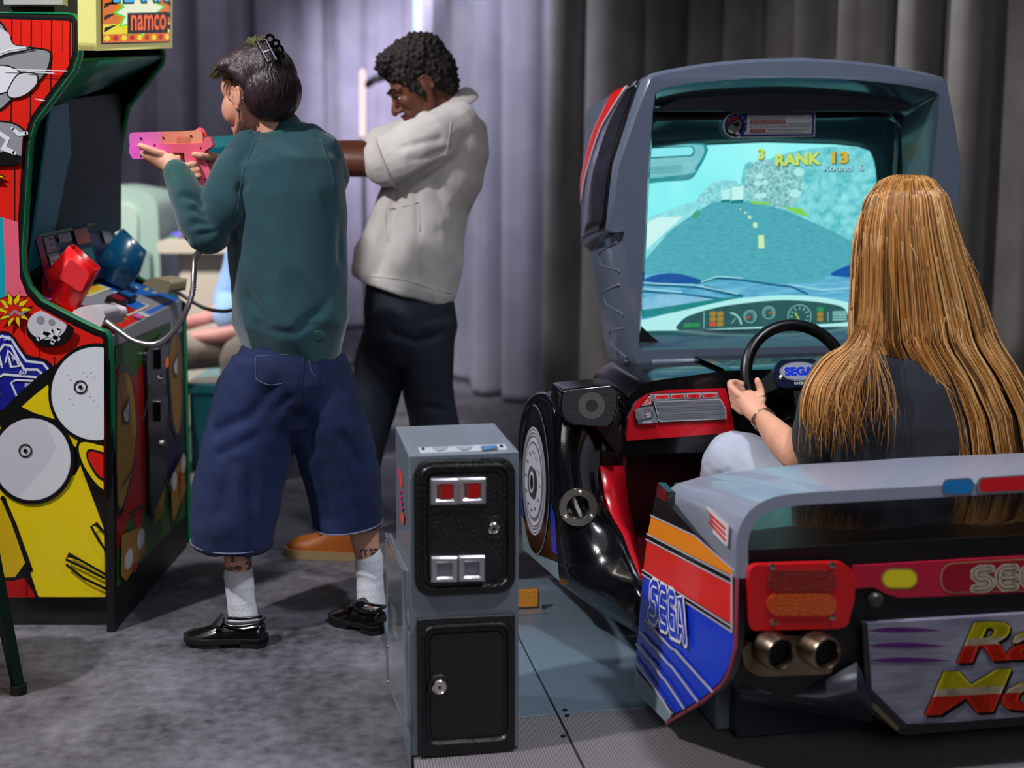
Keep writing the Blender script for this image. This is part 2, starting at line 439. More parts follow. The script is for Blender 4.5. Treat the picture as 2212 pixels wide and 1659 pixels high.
def curtain_mat(name, c, c2):
    m = M(name, c, .95, sheen=.25, var=.3, vscale=5, col2=c2, bump=.25, bscale=420); return m
mc1 = curtain_mat('curtain_grey', '#83808c', '#726f7c')
mc2 = curtain_mat('curtain_charcoal', '#7d7976', '#64605d')
def curtain(name, path, mat, folds, label, top=4.15, amp=.09, z0=.02, group=None, seed=1):
    """path: plan polyline; folds: wavelength (m)"""
    rnd = random.Random(seed)
    pts = [V((x, y, 0)) for x, y in path]; S = [0]
    for a, b_ in zip(pts[:-1], pts[1:]): S.append(S[-1]+(b_-a).length)
    L_ = S[-1]; n = int(L_/.012)
    # fold phase with irregular spacing
    knots = [0]; 
    while knots[-1] < L_+1: knots.append(knots[-1]+folds*rnd.uniform(.55, 1.5))
    amps = [rnd.uniform(.55, 1.35) for _ in knots]; drift = [rnd.uniform(-.05, .05) for _ in knots]
    rows = []
    zs = [z0, .05, .2, .5, 1.0, 1.6, 2.3, 3.1, top]
    for z in zs:
        row = []; q = z/top
        for i in range(n+1):
            s = L_*i/n; j = 0
            while S[j+1] < s-1e-9 and j < len(S)-2: j += 1
            t = (s-S[j])/(S[j+1]-S[j]); p = pts[j].lerp(pts[j+1], t)
            d = (pts[j+1]-pts[j]).normalized(); nn = V((d.y, -d.x, 0))
            ss = s+.05*(1-q)*sin(s*3.1+seed)
            k = 0
            while knots[k+1] < ss: k += 1
            ph = (ss-knots[k])/(knots[k+1]-knots[k])
            prof = (sin(pi*ph))**.55 if ph > 0 else 0
            A = amp*(amps[k]*(1.0-.25*q) + drift[k]*4*(1-q))
            x = p+nn*(A*prof + .012*sin(s*41+seed)*(1-.6*q) + .02*noise.noise(V((s*2, z*.8, seed))))
            row.append(V((x.x, x.y, z)))
        rows.append(row)
    mb = MB(); mb.loft(rows, mat, caps=False, closed=False)
    o = mb.build(name, sharp=0, solid=.004); tag(o, label, 'curtain', group); return o
def pt(px, Y): return ((px-IW/2)*Y/FPX, Y)
curtain('stage_curtain', [(-5.6, 8.6), pt(200, 9.3), pt(560, 9.6), pt(700, 9.75)], mc1, .30, 'dim grey floor-length curtain at the far left, behind the laughing player and the shooting cabinet', seed=3, amp=.13)
curtain('stage_curtain', [pt(640, 9.9), pt(900, 9.9), pt(985, 9.4)], mc1, .24, 'brightly lit lilac-grey curtain in the middle, behind the man in the pale shirt', seed=5, amp=.13)
curtain('stage_curtain', [pt(955, 9.0), pt(1015, 7.9), pt(1070, 7.0), pt(1240, 6.7)], mc1, .25, 'blue-grey curtain with puddled hem, between the man and the racing machine', seed=11, amp=.17, z0=.01)
curtain('stage_curtain', [pt(1225, 6.55), pt(1500, 6.2), pt(1900, 5.4), (3.2, 4.7), (4.6, 4.2)], mc2, .20, 'charcoal heavy curtain hanging behind the monitor of the racing machine', seed=8, amp=.24)
# ================================================================ racing machine
racer = thing('racing_machine', 'sit-down driving arcade machine with glowing teal screen, grey wing and orange, red and blue side', 'arcade machine', tuple(CO), R(10))
mk_grey = M('shroud_grey', '#5d6678', .22, coat=.6, bump=.03, bscale=300)
mk_grey2 = M('wing_grey', '#868b9c', .28, coat=.5)
mk_black = M('gloss_black', '#0a0a0d', .16, coat=.6, bump=.05, bscale=260)
mk_sat = M('satin_black', '#0c0c0e', .42)
mk_red = M('dash_red', '#b8101e', .25, coat=.5)
mk_maroon = M('maroon_tub', '#4a0a10', .4)
mk_skirt = M('skirt_grey', '#7d8f97', .4)
mk_blue = M('side_blue', '#1237c9', .25, coat=.4)
mk_dred = M('side_red', '#e0241d', .25, coat=.4)
mk_orange = M('side_orange', '#f08a12', .25, coat=.4)
mk_line = M('print_line', '#b9b4c0', .4)
mk_white = M('print_white', '#e9e7ee', .4)
mk_chrome = M('chrome', '#d6d3cc', .18, metal=1.)
mk_steel = M('steel', '#b9b4a8', .3, metal=1., var=.2, vscale=12)
mk_ink = M('print_black', '#0a0a0c', .4)

def mirror_loop(pts): return pts+[mir(p) for p in pts[::-1]]
# ---- pedestal
mb = MB(); mb.box((.07, .26, .035), (1.116, 1.30, .20), M('pedestal_grey', '#6b7a7d', .5), car); mb.build('pedestal', racer, bevel=.006)
mb = MB(); mb.box((.10, .215, .035), (1.08, .258, .235), M('pedestal_back', '#2a3140', .5), car); mb.build('pedestal_back_plate', racer, bevel=.004)
# ---- tail fascia (black box the lamps sit on)
def px_v(lst, v): return [cv(x, y, v) for x, y in lst]
fas = px_v([(1592, 1190), (1592, 1395), (1575, 1475), (1600, 1500), (1888, 1545), (1948, 1588)], .012)
fas = fas+[mir(p) for p in fas[::-1]]
mb = MB(); mb.prism(fas, CVv*.40, mk_sat); mb.build('tail_fascia', racer, bevel=.006)
# engine cover under the wing, glossy
prof = [(.015, .490), (.04, .498), (.12, .506), (.24, .517), (.36, .528), (.455, .535), (.475, .48), (.48, .40), (.48, .24), (.015, .24)]
rows = []
for u in [.03, .10, .18, .28, .40, .5, .593, .686, .78, .9, 1.0, 1.08, 1.156]:
    h = .014*(1-abs((u-UC)/.57)**3)+.004*sin(u*23)
    rows.append([car(u, v, z+(h*(1-v)*.6 if z > .495 else 0)) for v, z in prof])
mb = MB(); mb.loft(rows, mk_black); mb.build('engine_cover', racer, sharp=50)
# ---- wing
def arch(px, v): 
    L_ = [cv(x, y, v) for x, y in px]; return L_+[mir(p) for p in L_[::-1]]
ro = spl([(1589, 1250), (1590, 1215), (1590, 1180), (1596, 1145), (1618, 1105), (1660, 1078), (1720, 1066), (1850, 1058), (2020, 1049), (2180, 1040)], 4)
fo = spl([(1441, 1086), (1441, 1083), (1442, 1075), (1446, 1058), (1462, 1046), (1490, 1037), (1530, 1028), (1700, 1006), (1850, 997), (1960, 989)], 4)
A_ = arch(ro, 0)
_vf = lambda x: .42-.22*max(0, min(1, (x-1480)/150.))**1.3
B_ = [cv(x, y, _vf(x)) for x, y in fo]; B_ = B_+[mir(p) for p in B_[::-1]]
C1 = [lerp(a, b, .5)+V((0, 0, .006)) for a, b in zip(A_, B_)]
cen = car(UC, .2, .40)
def inner(L_, t=.024):
    out = []
    n = len(L_)
    for i, p in enumerate(L_):
        a = L_[max(0, i-1)]; b = L_[min(n-1, i+1)]; tt = (b-a).normalized(); nn = tt.cross(CVv); 
        if nn.dot(p-cen) > 0: nn = -nn
        out.append(p+nn*t)
    return out
mb = MB(); mb.loft([inner(A_), A_, C1, B_, inner(B_, .015), inner(C1)], mk_grey2, caps=False, closed=False, loop=True)
n_ = len(A_)
for e in (0, n_-1):
    q = [inner(A_)[e], A_[e], C1[e], B_[e], inner(B_, .015)[e], inner(C1)[e]]; mb.add(q, [[0, 1, 4, 5], [1, 2, 3, 4]], mk_grey2)
wing = mb.build('wing', racer, sharp=30)
pw = VPlane(-.001)
d = Decal(pw, pw.n); 
for x0, x1, c in ((2036, 2103, M('pill_blue', '#2274b4', .3)), (2114, 2330, M('pill_red', '#c81d26', .3))):
    yy = lambda x: 1054-(x-2036)*.058
    rr = 13
    cap = [(x0+rr+rr*cos(R(a)), yy(x0+rr)-1+ (rr+2)*sin(R(a))) for a in range(90, 271, 15)]+[(x1-rr+rr*cos(R(a)), yy(x1-rr)-1+(rr+2)*sin(R(a))) for a in range(-90, 91, 15)]
    d.poly([((x-(x0+x1)/2)*1.05+(x0+x1)/2, (y-yy((x0+x1)/2))*1.18+yy((x0+x1)/2)) for x, y in cap], M('pill_rim', '#6b7077', .4)); d.poly(cap, c)
d.mb.build('lip_reflector', wing)
# end-plate sticker, red and white
pe = Plane(cv(1441, 1086, .42), cv(1590, 1250, 0), cv(1600, 1135, .0))
d = Decal(pe, pe.n, start=6); mb = MB(); stk = rpoly([(1534, 1092), (1582, 1134), (1579, 1182), (1526, 1130)], 5, 4)
pe2 = Plane(cv(1490, 1060, .34), cv(1560, 1190, .08), cv(1590, 1150, .0))
def pe3(x, y):
    p = pe2(x, y); return p
d = Decal(pe2, pe2.n, step=.0006, start=12)
d.poly(stk, M('sticker_white', '#e4dadc', .4)); 
for k in range(3): d.stroke([(1536+k*1.5, 1106+k*10), (1574+k*.5, 1142+k*12)], 5, mk_dred)
d.mb.build('red_sticker', wing, sharp=0)
# ---- left side panel
sp = Plane(cv(1592, 1240, 0), cv(1421, 1042, .43), cv(1372, 1480, .44))
out = [(1421, 1042), (1441, 1062), (1441, 1086), (1500, 1150), (1560, 1210), (1592, 1250), (1588, 1395), (1576, 1445), (1560, 1475), (1520, 1512), (1440, 1560), (1372, 1492), (1374, 1440), (1390, 1230), (1408, 1112)]
pts = [sp(*p) for p in out]; inn = sp.n*(-.018)
mb = MB(); mb.prism(pts, inn, M('panel_black', '#120d10', .3, coat=.5)); 
d = Decal(sp, sp.n, mb=mb, step=.0005)
d.poly([(1422, 1044), (1440, 1062), (1440, 1085), (1418, 1072)], M('panel_top_red', '#8a1a20', .3, col2='#1a0d10', var=.9, vscale=30))
d.poly([(1408, 1113), (1504, 1158), (1588, 1232), (1588, 1246), (1400, 1152)], mk_orange)
d.poly([(1399, 1166), (1586, 1262), (1585, 1350), (1391, 1231)], mk_dred)
d.poly([(1391, 1243), (1586, 1366), (1586, 1395), (1574, 1443), (1557, 1473), (1518, 1508), (1460, 1541), (1374, 1440), (1384, 1320)], mk_blue)
d.poly([(1374, 1444), (1458, 1542), (1440, 1559), (1372, 1490)], mk_skirt)
for L_ in ([(1408, 1113), (1504, 1158), (1588, 1232)], [(1400, 1153), (1586, 1248)], [(1399, 1165), (1586, 1262)], [(1392, 1231), (1586, 1354)], [(1391, 1240), (1586, 1365)], [(1586, 1240), (1586, 1366)]):
    d.stroke(L_, 3.2, mk_line)
for L_ in ([(1400, 1340), (1424, 1366), (1428, 1371), (1458, 1402), (1464, 1404), (1545, 1494)], [(1389, 1366), (1414, 1394), (1419, 1397), (1450, 1434), (1456, 1438), (1514, 1515)], [(1382, 1391), (1406, 1422), (1411, 1424), (1437, 1462), (1443, 1467), (1485, 1530)], [(1374, 1418), (1440, 1512), (1458, 1541)]):
    d.stroke([(x+1.5, y+4) for x, y in L_], 3, mk_ink); d.stroke(L_, 4.6, mk_line)
sega(d, [(1409, 1336), (1493, 1394), (1485, 1290), (1414, 1250)], [(.46, mk_white), (.32, mk_blue), (.05, mk_white)])
side = mb.build('side_panel', racer, sharp=30)
mb = MB(); 
tb = [sp(*p) for p in [(1592, 1250), (1589, 1395), (1577, 1447), (1561, 1477), (1520, 1514), (1440, 1562)]]
mb.tube(tb, .004, M('edge_trim', '#8d3a4a', .4), n=6); mb.build('edge_moulding', side)
mb = MB(); mb.prism([mir(p) for p in pts], -mir(CO+inn)+mir(CO), M('panel_blue_grey', '#1c2f8a', .3)); mb.build('side_panel', racer)
# ---- tail lamp
pv = VPlane(0)
lampo = rpoly([(1612, 1216), (1815, 1210), (1841, 1232), (1838, 1290), (1824, 1345), (1806, 1352), (1618, 1356), (1610, 1340)], [22, 14, 8, 8, 8, 14, 18, 8], 4)
mb = MB(); mb.prism([pv(*p) for p in lampo], CVv*-.016, M('lamp_red', '#c2161a', .3, coat=.3)); 
pl = VPlane(-.016)
lamp = mb.build('tail_lamp', racer, bevel=.003)
def cap2(x0, x1, yc, r, n=8): return arc(x0+r, yc, r, 90, 270, n)+arc(x1-r, yc, r, -90, 90, n)
for (x0, x1, yc, c, nm) in ((1656, 1806, 1254, '#7c130f', 'lamp_lens_red'), (1656, 1806, 1305, '#b8480c', 'lamp_lens_orange')):
    mb = MB(); mb.prism([pl(*p) for p in cap2(x0, x1, yc, 24)], CVv*-.004, M(nm, c, .35, bump=.6, bscale=240)); mb.build('lens', lamp)
for x, y in ((1667, 1224), (1796, 1220), (1796, 1332), (1670, 1345)):
    mb = MB(); mb.lathe(pl(x, y), -CVv, [(.001, .006), (.006, .005), (.007, .0)], mk_steel, 10); mb.build('screw', lamp)
mb = MB(); mb.prism([mir(pv(*p)) for p in lampo], CVv*-.016, _mats['lamp_red']); mb.build('tail_lamp', racer, bevel=.003)
# ---- strip with logo
mb = MB(); st = [(1843, 1223), (2340, 1193), (2340, 1275), (1945, 1291), (1918, 1284), (1886, 1268), (1843, 1272)]
pst = VPlane(.006)
_sl = [pst(*p) for p in [(2100, 1208), (1843, 1223), (1843, 1272), (1886, 1268), (1918, 1284), (1945, 1291), (2100, 1286)]]
mb.prism(_sl+[mir(p) for p in _sl[::-1]], CVv*.01, M('strip_crimson', '#a81a35', .35))
d = Decal(pst, pst.n, mb=mb, step=.0005)
d.poly(cap2(1903, 1983, 1250, 23), M('gold_rim', '#8f7a3a', .4)); d.poly(cap2(1907, 1979, 1250, 19), M('pill_yellow', '#d2c21a', .35))
d.poly(arc(2062, 1246, 35, 90, 270, 10)[0:0]+[(x, y) for x, y in rpoly([(2030, 1216), (2340, 1198), (2340, 1272), (2030, 1282)], [34, 2, 2, 34], 7)], M('gold_line', '#a06a50', .4))
d.poly(rpoly([(2034, 1219), (2340, 1202), (2340, 1269), (2034, 1279)], [30, 2, 2, 30], 7), M('strip_dark', '#8b0f24', .35))
sega(d, [(2095, 1279), (2305, 1267), (2305, 1213), (2095, 1222)], [(.34, M('logo_cream', '#a79a84', .4)), (.17, M('logo_grey', '#6d6256', .4)), (.09, _mats['logo_cream'])])
mb.build('logo_strip', racer)
mb = MB(); mb.lathe(VPlane(.01)(1889, 1295), -CVv, [(.0155, 0), (.0155, .008), (.011, .013), (.001, .014)], M('bumper_knob', '#3b362f', .35), 20); mb.build('round_knob', racer)
# ---- twin exhaust
mb = MB()
for cx in (1688, 1787):
    c = cv(cx, 1414, -.05)
    prof = [(.026, .075), (.027, .002), (.029, 0), (.0335, 0), (.035, .004), (.0345, .16), (.030, .2)]
    rings = []
    mb.lathe(c, (CVv-CU*.28).normalized(), [(.0005, .09), (.0265, .088), (.027, .004), (.029, 0), (.033, 0), (.035, .005), (.0345, .12), (.030, .16)], mk_steel if True else 0, 36)
ex_m = M('exhaust_steel', '#a59a86', .32, metal=1., var=.75, vscale=14, col2='#4b2a18')
mb.mats = [ex_m]
hull = rpoly([(1602, 1400), (1640, 1378), (1700, 1372), (1790, 1376), (1800, 1456), (1640, 1462), (1608, 1444)], 14, 4)
mb.prism([VPlane(-.012)(*p) for p in hull], CVv*.03, ex_m)
ex = mb.build('exhaust', racer, sharp=40)
for cx in (1688, 1787):
    mb = MB(); c = cv(cx, 1414, -.05); ax = (CVv-CU*.28).normalized(); mb.lathe(c+ax*.02, ax, [(.001, 0), (.0262, .0), (.0262, .03), (.001, .031)], M('bore_black', '#070505', .9), 28); mb.build('pipe_bore', ex)  # near-black plug set just inside each pipe mouth
# ---- number board with title
pb = VPlane(-.004)
bo = [(1868, 1348), (2340, 1318), (2340, 1552), (1953, 1564), (1878, 1490)]
_bl = [pb(*p) for p in [(2060, 1336), (1868, 1348), (1878, 1490), (1953, 1564), (2060, 1560)]]
mb = MB(); mb.prism(_bl+[mir(p) for p in _bl[::-1]], CVv*.014, M('board_silver', '#8d8a98', .4, var=.45, vscale=9, col2='#55556b', stretch=(1, 1, 5)))
d = Decal(pb, pb.n, mb=mb, step=.0005)
mpur = M('purple_streak', '#4b1060', .4)
def streak(x0, x1, y, h): return [(lerp(x0, x1, t), y-h*sin(pi*t**.8)*(.9)) for t in [i/12 for i in range(13)]]+[(lerp(x0, x1, t), y+h*.45*sin(pi*t**.8)) for t in [i/12 for i in range(12, -1, -1)]]
for x0, x1, y in ((1874, 2035, 1362), (1874, 2046, 1395), (1876, 2056, 1427)):
    d.poly(streak(x0, x1, y, 8), mpur)
mray = M('board_ray', '#a5a3b2', .4)
mink = mk_ink
def rad_mat():
    m = bpy.data.materials.new('title_letters'); m.use_nodes = True; nt = m.node_tree; b = nt.nodes['Principled BSDF']; b.inputs['Roughness'].default_value = .35
    return m
myel = M('title_yellow', '#c9bb12', .35); mcre = M('title_cream', '#c9b79a', .35); mora = M('title_red', '#d3270b', .35)
def title(t, quad, bold=.03, shear=.0):
    """yellow top, cream middle, red bottom: real letter outlines cut at two heights"""
    vs_, fs = text2d(t, bold, shear); bl, br, tr, tl = [V(q) for q in quad]
    def mp(x, y): return (bl*(1-x)+br*x)*(1-y)+(tl*(1-x)+tr*x)*y
    for ox in (-5, -2.5, 0, 2.5, 5):
        for oy in (4, 7): d.mb.add([d.m(*(mp(x, y)+V((ox+3+oy*.3, oy)))) for x, y in vs_], fs, mink)
    d.up()
    for ox in (-6, -4, -2, 0, 2, 4, 6):
        d.mb.add([d.m(*(mp(x, y)+V((ox*1.15, 1.5)))) for x, y in vs_], fs, mink); d.mb.add([d.m(*(mp(x, y)+V((ox*1.15, -1.5)))) for x, y in vs_], fs, mink)
    d.up()
    for ox in (-5, -2.5, 0, 2.5, 5):
      for lo, hi, mt in ((-.1, .43, mora), (.43, .60, mcre), (.60, 1.1, myel)):
        for f in fs:
            pg = [V(vs_[i]) for i in f]
            for side, lim in ((1, lo), (-1, hi)):
                outp = []
                for i in range(len(pg)):
                    a, b_ = pg[i], pg[(i+1) % len(pg)]; ia = (a.y-lim)*side >= 0; ib = (b_.y-lim)*side >= 0
                    if ia: outp.append(a)
                    if ia != ib: outp.append(a+(b_-a)*((lim-a.y)/(b_.y-a.y)))
                pg = outp
                if len(pg) < 3: break
            if len(pg) >= 3: d.mb.add([d.m(*(mp(*p)+V((ox, 0)))) for p in pg], [list(range(len(pg)))], mt)
    d.up()
title('Rad', [(2070, 1432), (2350, 1414), (2370, 1326), (2092, 1345)], .012, .12)
title('Mobile', [(2000, 1544), (2560, 1512), (2580, 1424), (2024, 1450)], .012, .12)
mb.build('title_board', racer)
mb = MB(); 
for a, b_ in (((1866, 1346), (1876, 1492)), ((1876, 1492), (1952, 1568))): mb.tube([cv(*a, -.01), cv(*b_, -.01)], .007, M('board_rim', '#1b1a1c', .4), n=8)
mb.prism([cv(*p, -.006) for p in [(1868, 1496), (1944, 1572), (1938, 1580), (1860, 1506)]], CVv*.02, M('board_flange', '#6d6250', .5))
mb.build('board_frame', racer)
# lower bumper scoop
mb = MB(); rows = []
for (x, y0, y1, v0) in ((1600, 1468, 1510, .02), (1700, 1474, 1530, .03), (1780, 1470, 1542, .01), (1850, 1430, 1552, -.006), (1884, 1500, 1560, -.008)):
    rows.append([cv(x, y0, v0), cv(x, (y0+y1)/2, v0-.012), cv(x, y1, v0+.02)])
mb.loft(rows, M('scoop', '#1b1d2a', .4), caps=False, closed=False); mb.build('lower_scoop', racer, solid=.006)

# ---- front-left fender
fp = Plane(cv(1206, 862, .92), cv(1210, 1255, .885), cu(1128, 1030, -.150))
fo_ = [(1204, 862), (1185, 852), (1160, 858), (1138, 880), (1128, 940), (1125, 1020), (1126, 1110), (1130, 1186), (1211, 1257), (1200, 1100), (1197, 960)]
fpts = [fp(*p) for p in fo_]
mb = MB(); mb.prism(fpts, CU*.05, mk_black)
d = Decal(fp, fp.n, mb=mb, step=.0005)
d.poly([(1126, 1110), (1130, 1186), (1210, 1256), (1205, 1215), (1160, 1198)], mk_skirt)
d.poly([(1125.5, 1050), (1128, 1060), (1134, 1110), (1126, 1112)], mk_blue)
d.poly([(1190, 1085), (1199, 1110), (1207, 1200), (1192, 1190)], mk_blue)
def tilt(L_, k=.05, cy=1036): return [(x+(y-cy)*k*0.35, y) for x, y in L_]
d.poly(tilt(circ(1157, 1036, 31, 40, 163)), M('tyre_rim_line', '#8f9aa6', .3)); d.poly(tilt(circ(1157, 1036, 30, 40, 160)), mk_black)
d.poly(tilt(circ(1156, 1039, 25, 40, 117)), mk_white); 
for q in (24.2, 22.6, 21.2): d.ring(tilt(circ(1156, 1039, q, 40, 117*q/25)), tilt(circ(1156, 1039, q-.6, 40, 117*(q-.6)/25)), M('disc_grey', '#5a6070', .4))
d.poly(tilt(circ(1156, 1039, 19, 40, 86)), M('disc_mid', '#77808c', .3)); d.poly(tilt(circ(1156, 1038, 18, 40, 80)), M('disc_white', '#d9dce8', .35))
for k in range(12):
    a = 2*pi*k/12+.2; d.poly(circ(1156+14.4*cos(a), 1038+64*sin(a), .9, 8, 4), mk_ink)
d.poly(tilt(circ(1157, 1040, 8.2, 26, 34)), M('hub_grey', '#4d5262', .3)); d.poly(circ(1158, 1040, 6, 24, 27), M('hub_red', '#8b5a50', .4)); d.poly(circ(1158, 1040, 5, 24, 23), mk_white); d.poly(circ(1158.4, 1041, 3.4, 20, 17), mk_ink)
fen = mb.build('front_fender', racer, sharp=30)
mb = MB(); arc_ = [fp(*p) for p in spl([(1127, 990), (1131, 920), (1144, 876), (1164, 857), (1186, 860), (1200, 886), (1203, 950), (1201, 1040)], 5)]
mb.tube(arc_, .012, mk_black, n=12); mb.build('wheel_arch_lip', fen)
# rear face of the fender flowing into the sill
rowsL = [(1205, 866, .93), (1198, 930, .905), (1197, 1000, .89), (1199, 1080, .885), (1203, 1160, .88), (1207, 1215, .88), (1211, 1256, .88), (1213, 1262, .93)]
rowsR = [(1345, 905, .97), (1308, 985, .95), (1300, 1045, .93), (1312, 1100, .88), (1345, 1155, .80), (1368, 1215, .70), (1398, 1290, .55), (1396, 1385, .50)]
rows = []
for (a, b_) in zip(rowsL, rowsR):
    A3 = cv(*a); B3 = cv(*b_); r_ = []
    for k in range(9):
        t = k/8; p = A3.lerp(B3, t); r_.append(p-CVv*(.028*sin(pi*min(1, t*1.15))))
    rows.append(r_)
rows[-1] = [p+CVv*.03 for p in rows[-1]]
fine = []
for j in range(9):
    pass
mb = MB(); sm = [list(c) for c in zip(*[[V(q) for q in spl([rows[i][j] for i in range(len(rows))], 3)] for j in range(9)])]
mb.loft(sm, mk_black, caps=False, closed=False); body = mb.build('fender_rear_face', racer, sharp=0, solid=.008)
# top of fender / cowl
mb = MB()
topA = [cv(x, y, v) for x, y, v in spl([(1204, 866, .92), (1212, 856, .95), (1240, 846, .97), (1300, 835, .98), (1345, 850, .97), (1352, 900, .965)], 4)]
topB = [cv(x, y, v) for x, y, v in spl([(1150, 866, 1.30), (1165, 858, 1.32), (1215, 848, 1.33), (1280, 826, 1.32), (1300, 824, 1.3), (1320, 824, 1.3)], 4)]
mb.loft([[p+V((0, 0, -.05)) for p in topA], topA, [lerp(a, b_, .5)+V((0, 0, .012)) for a, b_ in zip(topA, topB)], topB], mk_black, caps=False, closed=False)
mb.build('fender_top', racer, sharp=0, solid=.006)
# vent ring with lamp
c = cv(1248, 1094, .845); ax = (-CVv-CU*.10+V((0, 0, .04))).normalized()
mb = MB(); mb.lathe(c, ax, [(.0285, -.06), (.0285, .012), (.031, .016), (.048, .015), (.049, .012), (.049, .004)], mk_steel, 40, None, False); vent = mb.build('vent_ring', racer)
mb = MB()
sdv = ax.cross(V((0, 0, 1))).normalized(); upv = sdv.cross(ax)
for a in (95, 215, 325):
    mb = MB(); mb.lathe(c+ax*.015+(sdv*cos(R(a))+upv*sin(R(a)))*.040, ax, [(.0055, 0), (.0055, .004), (.003, .006), (.0005, .003)], mk_chrome, 12); mb.build('ring_screw', vent)
mb = MB(); mb.lathe(c, ax, [(.030, -.05), (.001, -.05)][::-1] and [(.001, -.052), (.029, -.052), (.029, -.045), (.001, -.044)], M('lamp_hole', '#150607', .4), 28)
mb.lathe(c-ax*.044, ax, [(.013, 0), (.011, .006), (.001, .008)], M('inner_lamp', '#4d0a0c', .3), 20); mb.build('inner_lamp', vent)
# ---- speaker
sp_o = [(1212, 842), (1325, 831), (1338, 840), (1336, 880), (1328, 912), (1316, 926), (1240, 921), (1213, 905), (1208, 880)]
psk = VPlane(.855)
so = rpoly(sp_o, [10, 10, 6, 6, 6, 12, 10, 12, 6], 4)
so3 = [psk(*p) for p in so]; cc = sum(so3, V((0, 0, 0)))/len(so3)
rg = lambda s, off: [cc+(p-cc)*s+CVv*off for p in so3]
mb = MB(); mb.loft([rg(.93, -.002), rg(.98, 0), rg(1, .012), rg(1.02, .05), rg(1.0, .11)], mk_black); spk = mb.build('speaker_box', racer, sharp=50)
gm = M('speaker_mesh', '#3b3e40', .55, metal=.5)
nt = gm.node_tree; tcn = nt.nodes.new('ShaderNodeTexCoord'); vo = nt.nodes.new('ShaderNodeTexVoronoi'); vo.inputs['Scale'].default_value = 330; vo.inputs['Randomness'].default_value = 0
crn = nt.nodes.new('ShaderNodeValToRGB'); crn.color_ramp.elements[0].position = .28; crn.color_ramp.elements[1].position = .42; crn.color_ramp.elements[0].color = (.004, .004, .004, 1); crn.color_ramp.elements[1].color = lin('#4a4e50')
nt.links.new(tcn.outputs['Object'], vo.inputs[0]); nt.links.new(vo.outputs[0], crn.inputs[0]); nt.links.new(crn.outputs[0], nt.nodes['Principled BSDF'].inputs['Base Color'])
pg = VPlane(.852)
mb = MB(); d = Decal(pg, pg.n, mb=mb); d.poly([tuple(x) for x in [(1272+(x-1272)*.92, 878+(y-878)*.9) for x, y in so]], gm)
d.ring(circ(1278, 876, 29, 30), circ(1278, 876, 13, 30), M('cone_ring', '#55524f', .6)); d.poly(circ(1278, 876, 12.5, 24), M('cone_centre', '#2b2928', .6)); mb.build('grille', spk)
mb = MB(); mb.prism([cv(1290, 926, .87), cv(1338, 880, .87), cv(1336, 985, .93)], CVv*.05+CU*.01, M('bracket_brown', '#2a2420', .35)); mb.build('speaker_bracket', spk)
# ---- dash hood and red panel
pd = Plane(cv(1352, 950, .98), cv(1420, 842, 1.0), cv(1580, 930, .98))
hood = rpoly([(1344, 985), (1342, 900), (1356, 858), (1392, 828), (1440, 818), (1950, 790)], [2, 30, 16, 16, 20, 2], 4)
hp = [pd(*p) for p in hood]; hp = hp+[mir(p) for p in hp[::-1]]
mb = MB()
mb.loft([[p+CVv*.004 for p in hp], [p+CVv*.02+V((0, 0, .004)) for p in hp], [p+CVv*.38+V((0, 0, .0)) for p in hp]], mk_black); mb.build('dash_hood', racer, sharp=50)
redp = rpoly([(1352, 952), (1355, 905), (1372, 868), (1398, 850), (1432, 843), (1566, 838), (1578, 885), (1586, 934)], [2, 8, 10, 10, 14, 2, 6, 2], 4)
mb = MB(); mb.prism([pd(*p) for p in redp], pd.n*.004, mk_red)
d = Decal(lambda x, y: pd(x, y)+pd.n*.004, pd.n, mb=mb, step=.0004)
pgm = M('plate_grey', '#7c838c', .3, metal=.4); plm = M('plate_line', '#c3bcc4', .35); pli = M('plate_text', '#2c3036', .5); plr = M('plate_red', '#d5141c', .35)
d.poly(rpoly([(1402, 850), (1549, 845), (1553, 860), (1565, 880), (1567, 907), (1421, 914), (1373, 917), (1370, 903), (1379, 880)], 3, 3), mk_ink)
d.poly(rpoly([(1403, 852), (1549, 847), (1552, 860), (1407, 866)], 2, 3), plm); d.poly(rpoly([(1404, 853), (1548, 848), (1551, 859), (1408, 865)], 2, 3), pgm)
for x in (1413, 1447, 1481, 1514):
    s0 = (x-1413)*-.034
    d.poly(rpoly([(x, 853.5+s0), (x+30, 852+s0), (x+31, 862+s0), (x+2, 863+s0)], 3, 3), plm); d.poly(rpoly([(x+1, 854.5+s0), (x+29, 853+s0), (x+30, 861+s0), (x+3, 862+s0)], 3, 3), plr)
    d.stroke(circ(x+15.5, 857.6+s0, 3.6, 12, 2.6), .9, M('icon_dark', '#5a0a0c', .4), closed=True); d.stroke([(x+11, 860+s0), (x+20, 860+s0)], .8, _mats['icon_dark'])
d.poly(rpoly([(1410, 867), (1553, 861), (1565, 881), (1566, 905), (1421, 911)], 3, 3), plm); d.poly(rpoly([(1411, 868), (1552, 862.5), (1563.5, 881), (1564.5, 903.5), (1422, 909)], 3, 3), pgm)
lines = [(1420, 871, 1486, 'An American Transcontinental Race!'), (1421, 875, 1551, 'Drive at full speed starting from Los Angeles to the goal city of New York.'),
         (1423, 882, 1556, 'The course has 20 rounds. Finishing each one within the limited time period'), (1424, 886, 1557, 'will allow you to proceed to the next round. When the time remains, the game'), (1425, 890, 1559, 'is over. If you continue, the player can proceed from the place he left off at.'),
         (1427, 896.5, 1557, 'Avoiding the other vehicles, a police car pursuing you sometimes.'), (1428, 900.5, 1562, 'Only a skilled driver can handle it. Go straight through the sleeted'), (1429, 904.5, 1526, 'These obstacles and run at full throttle to the finish line.')]
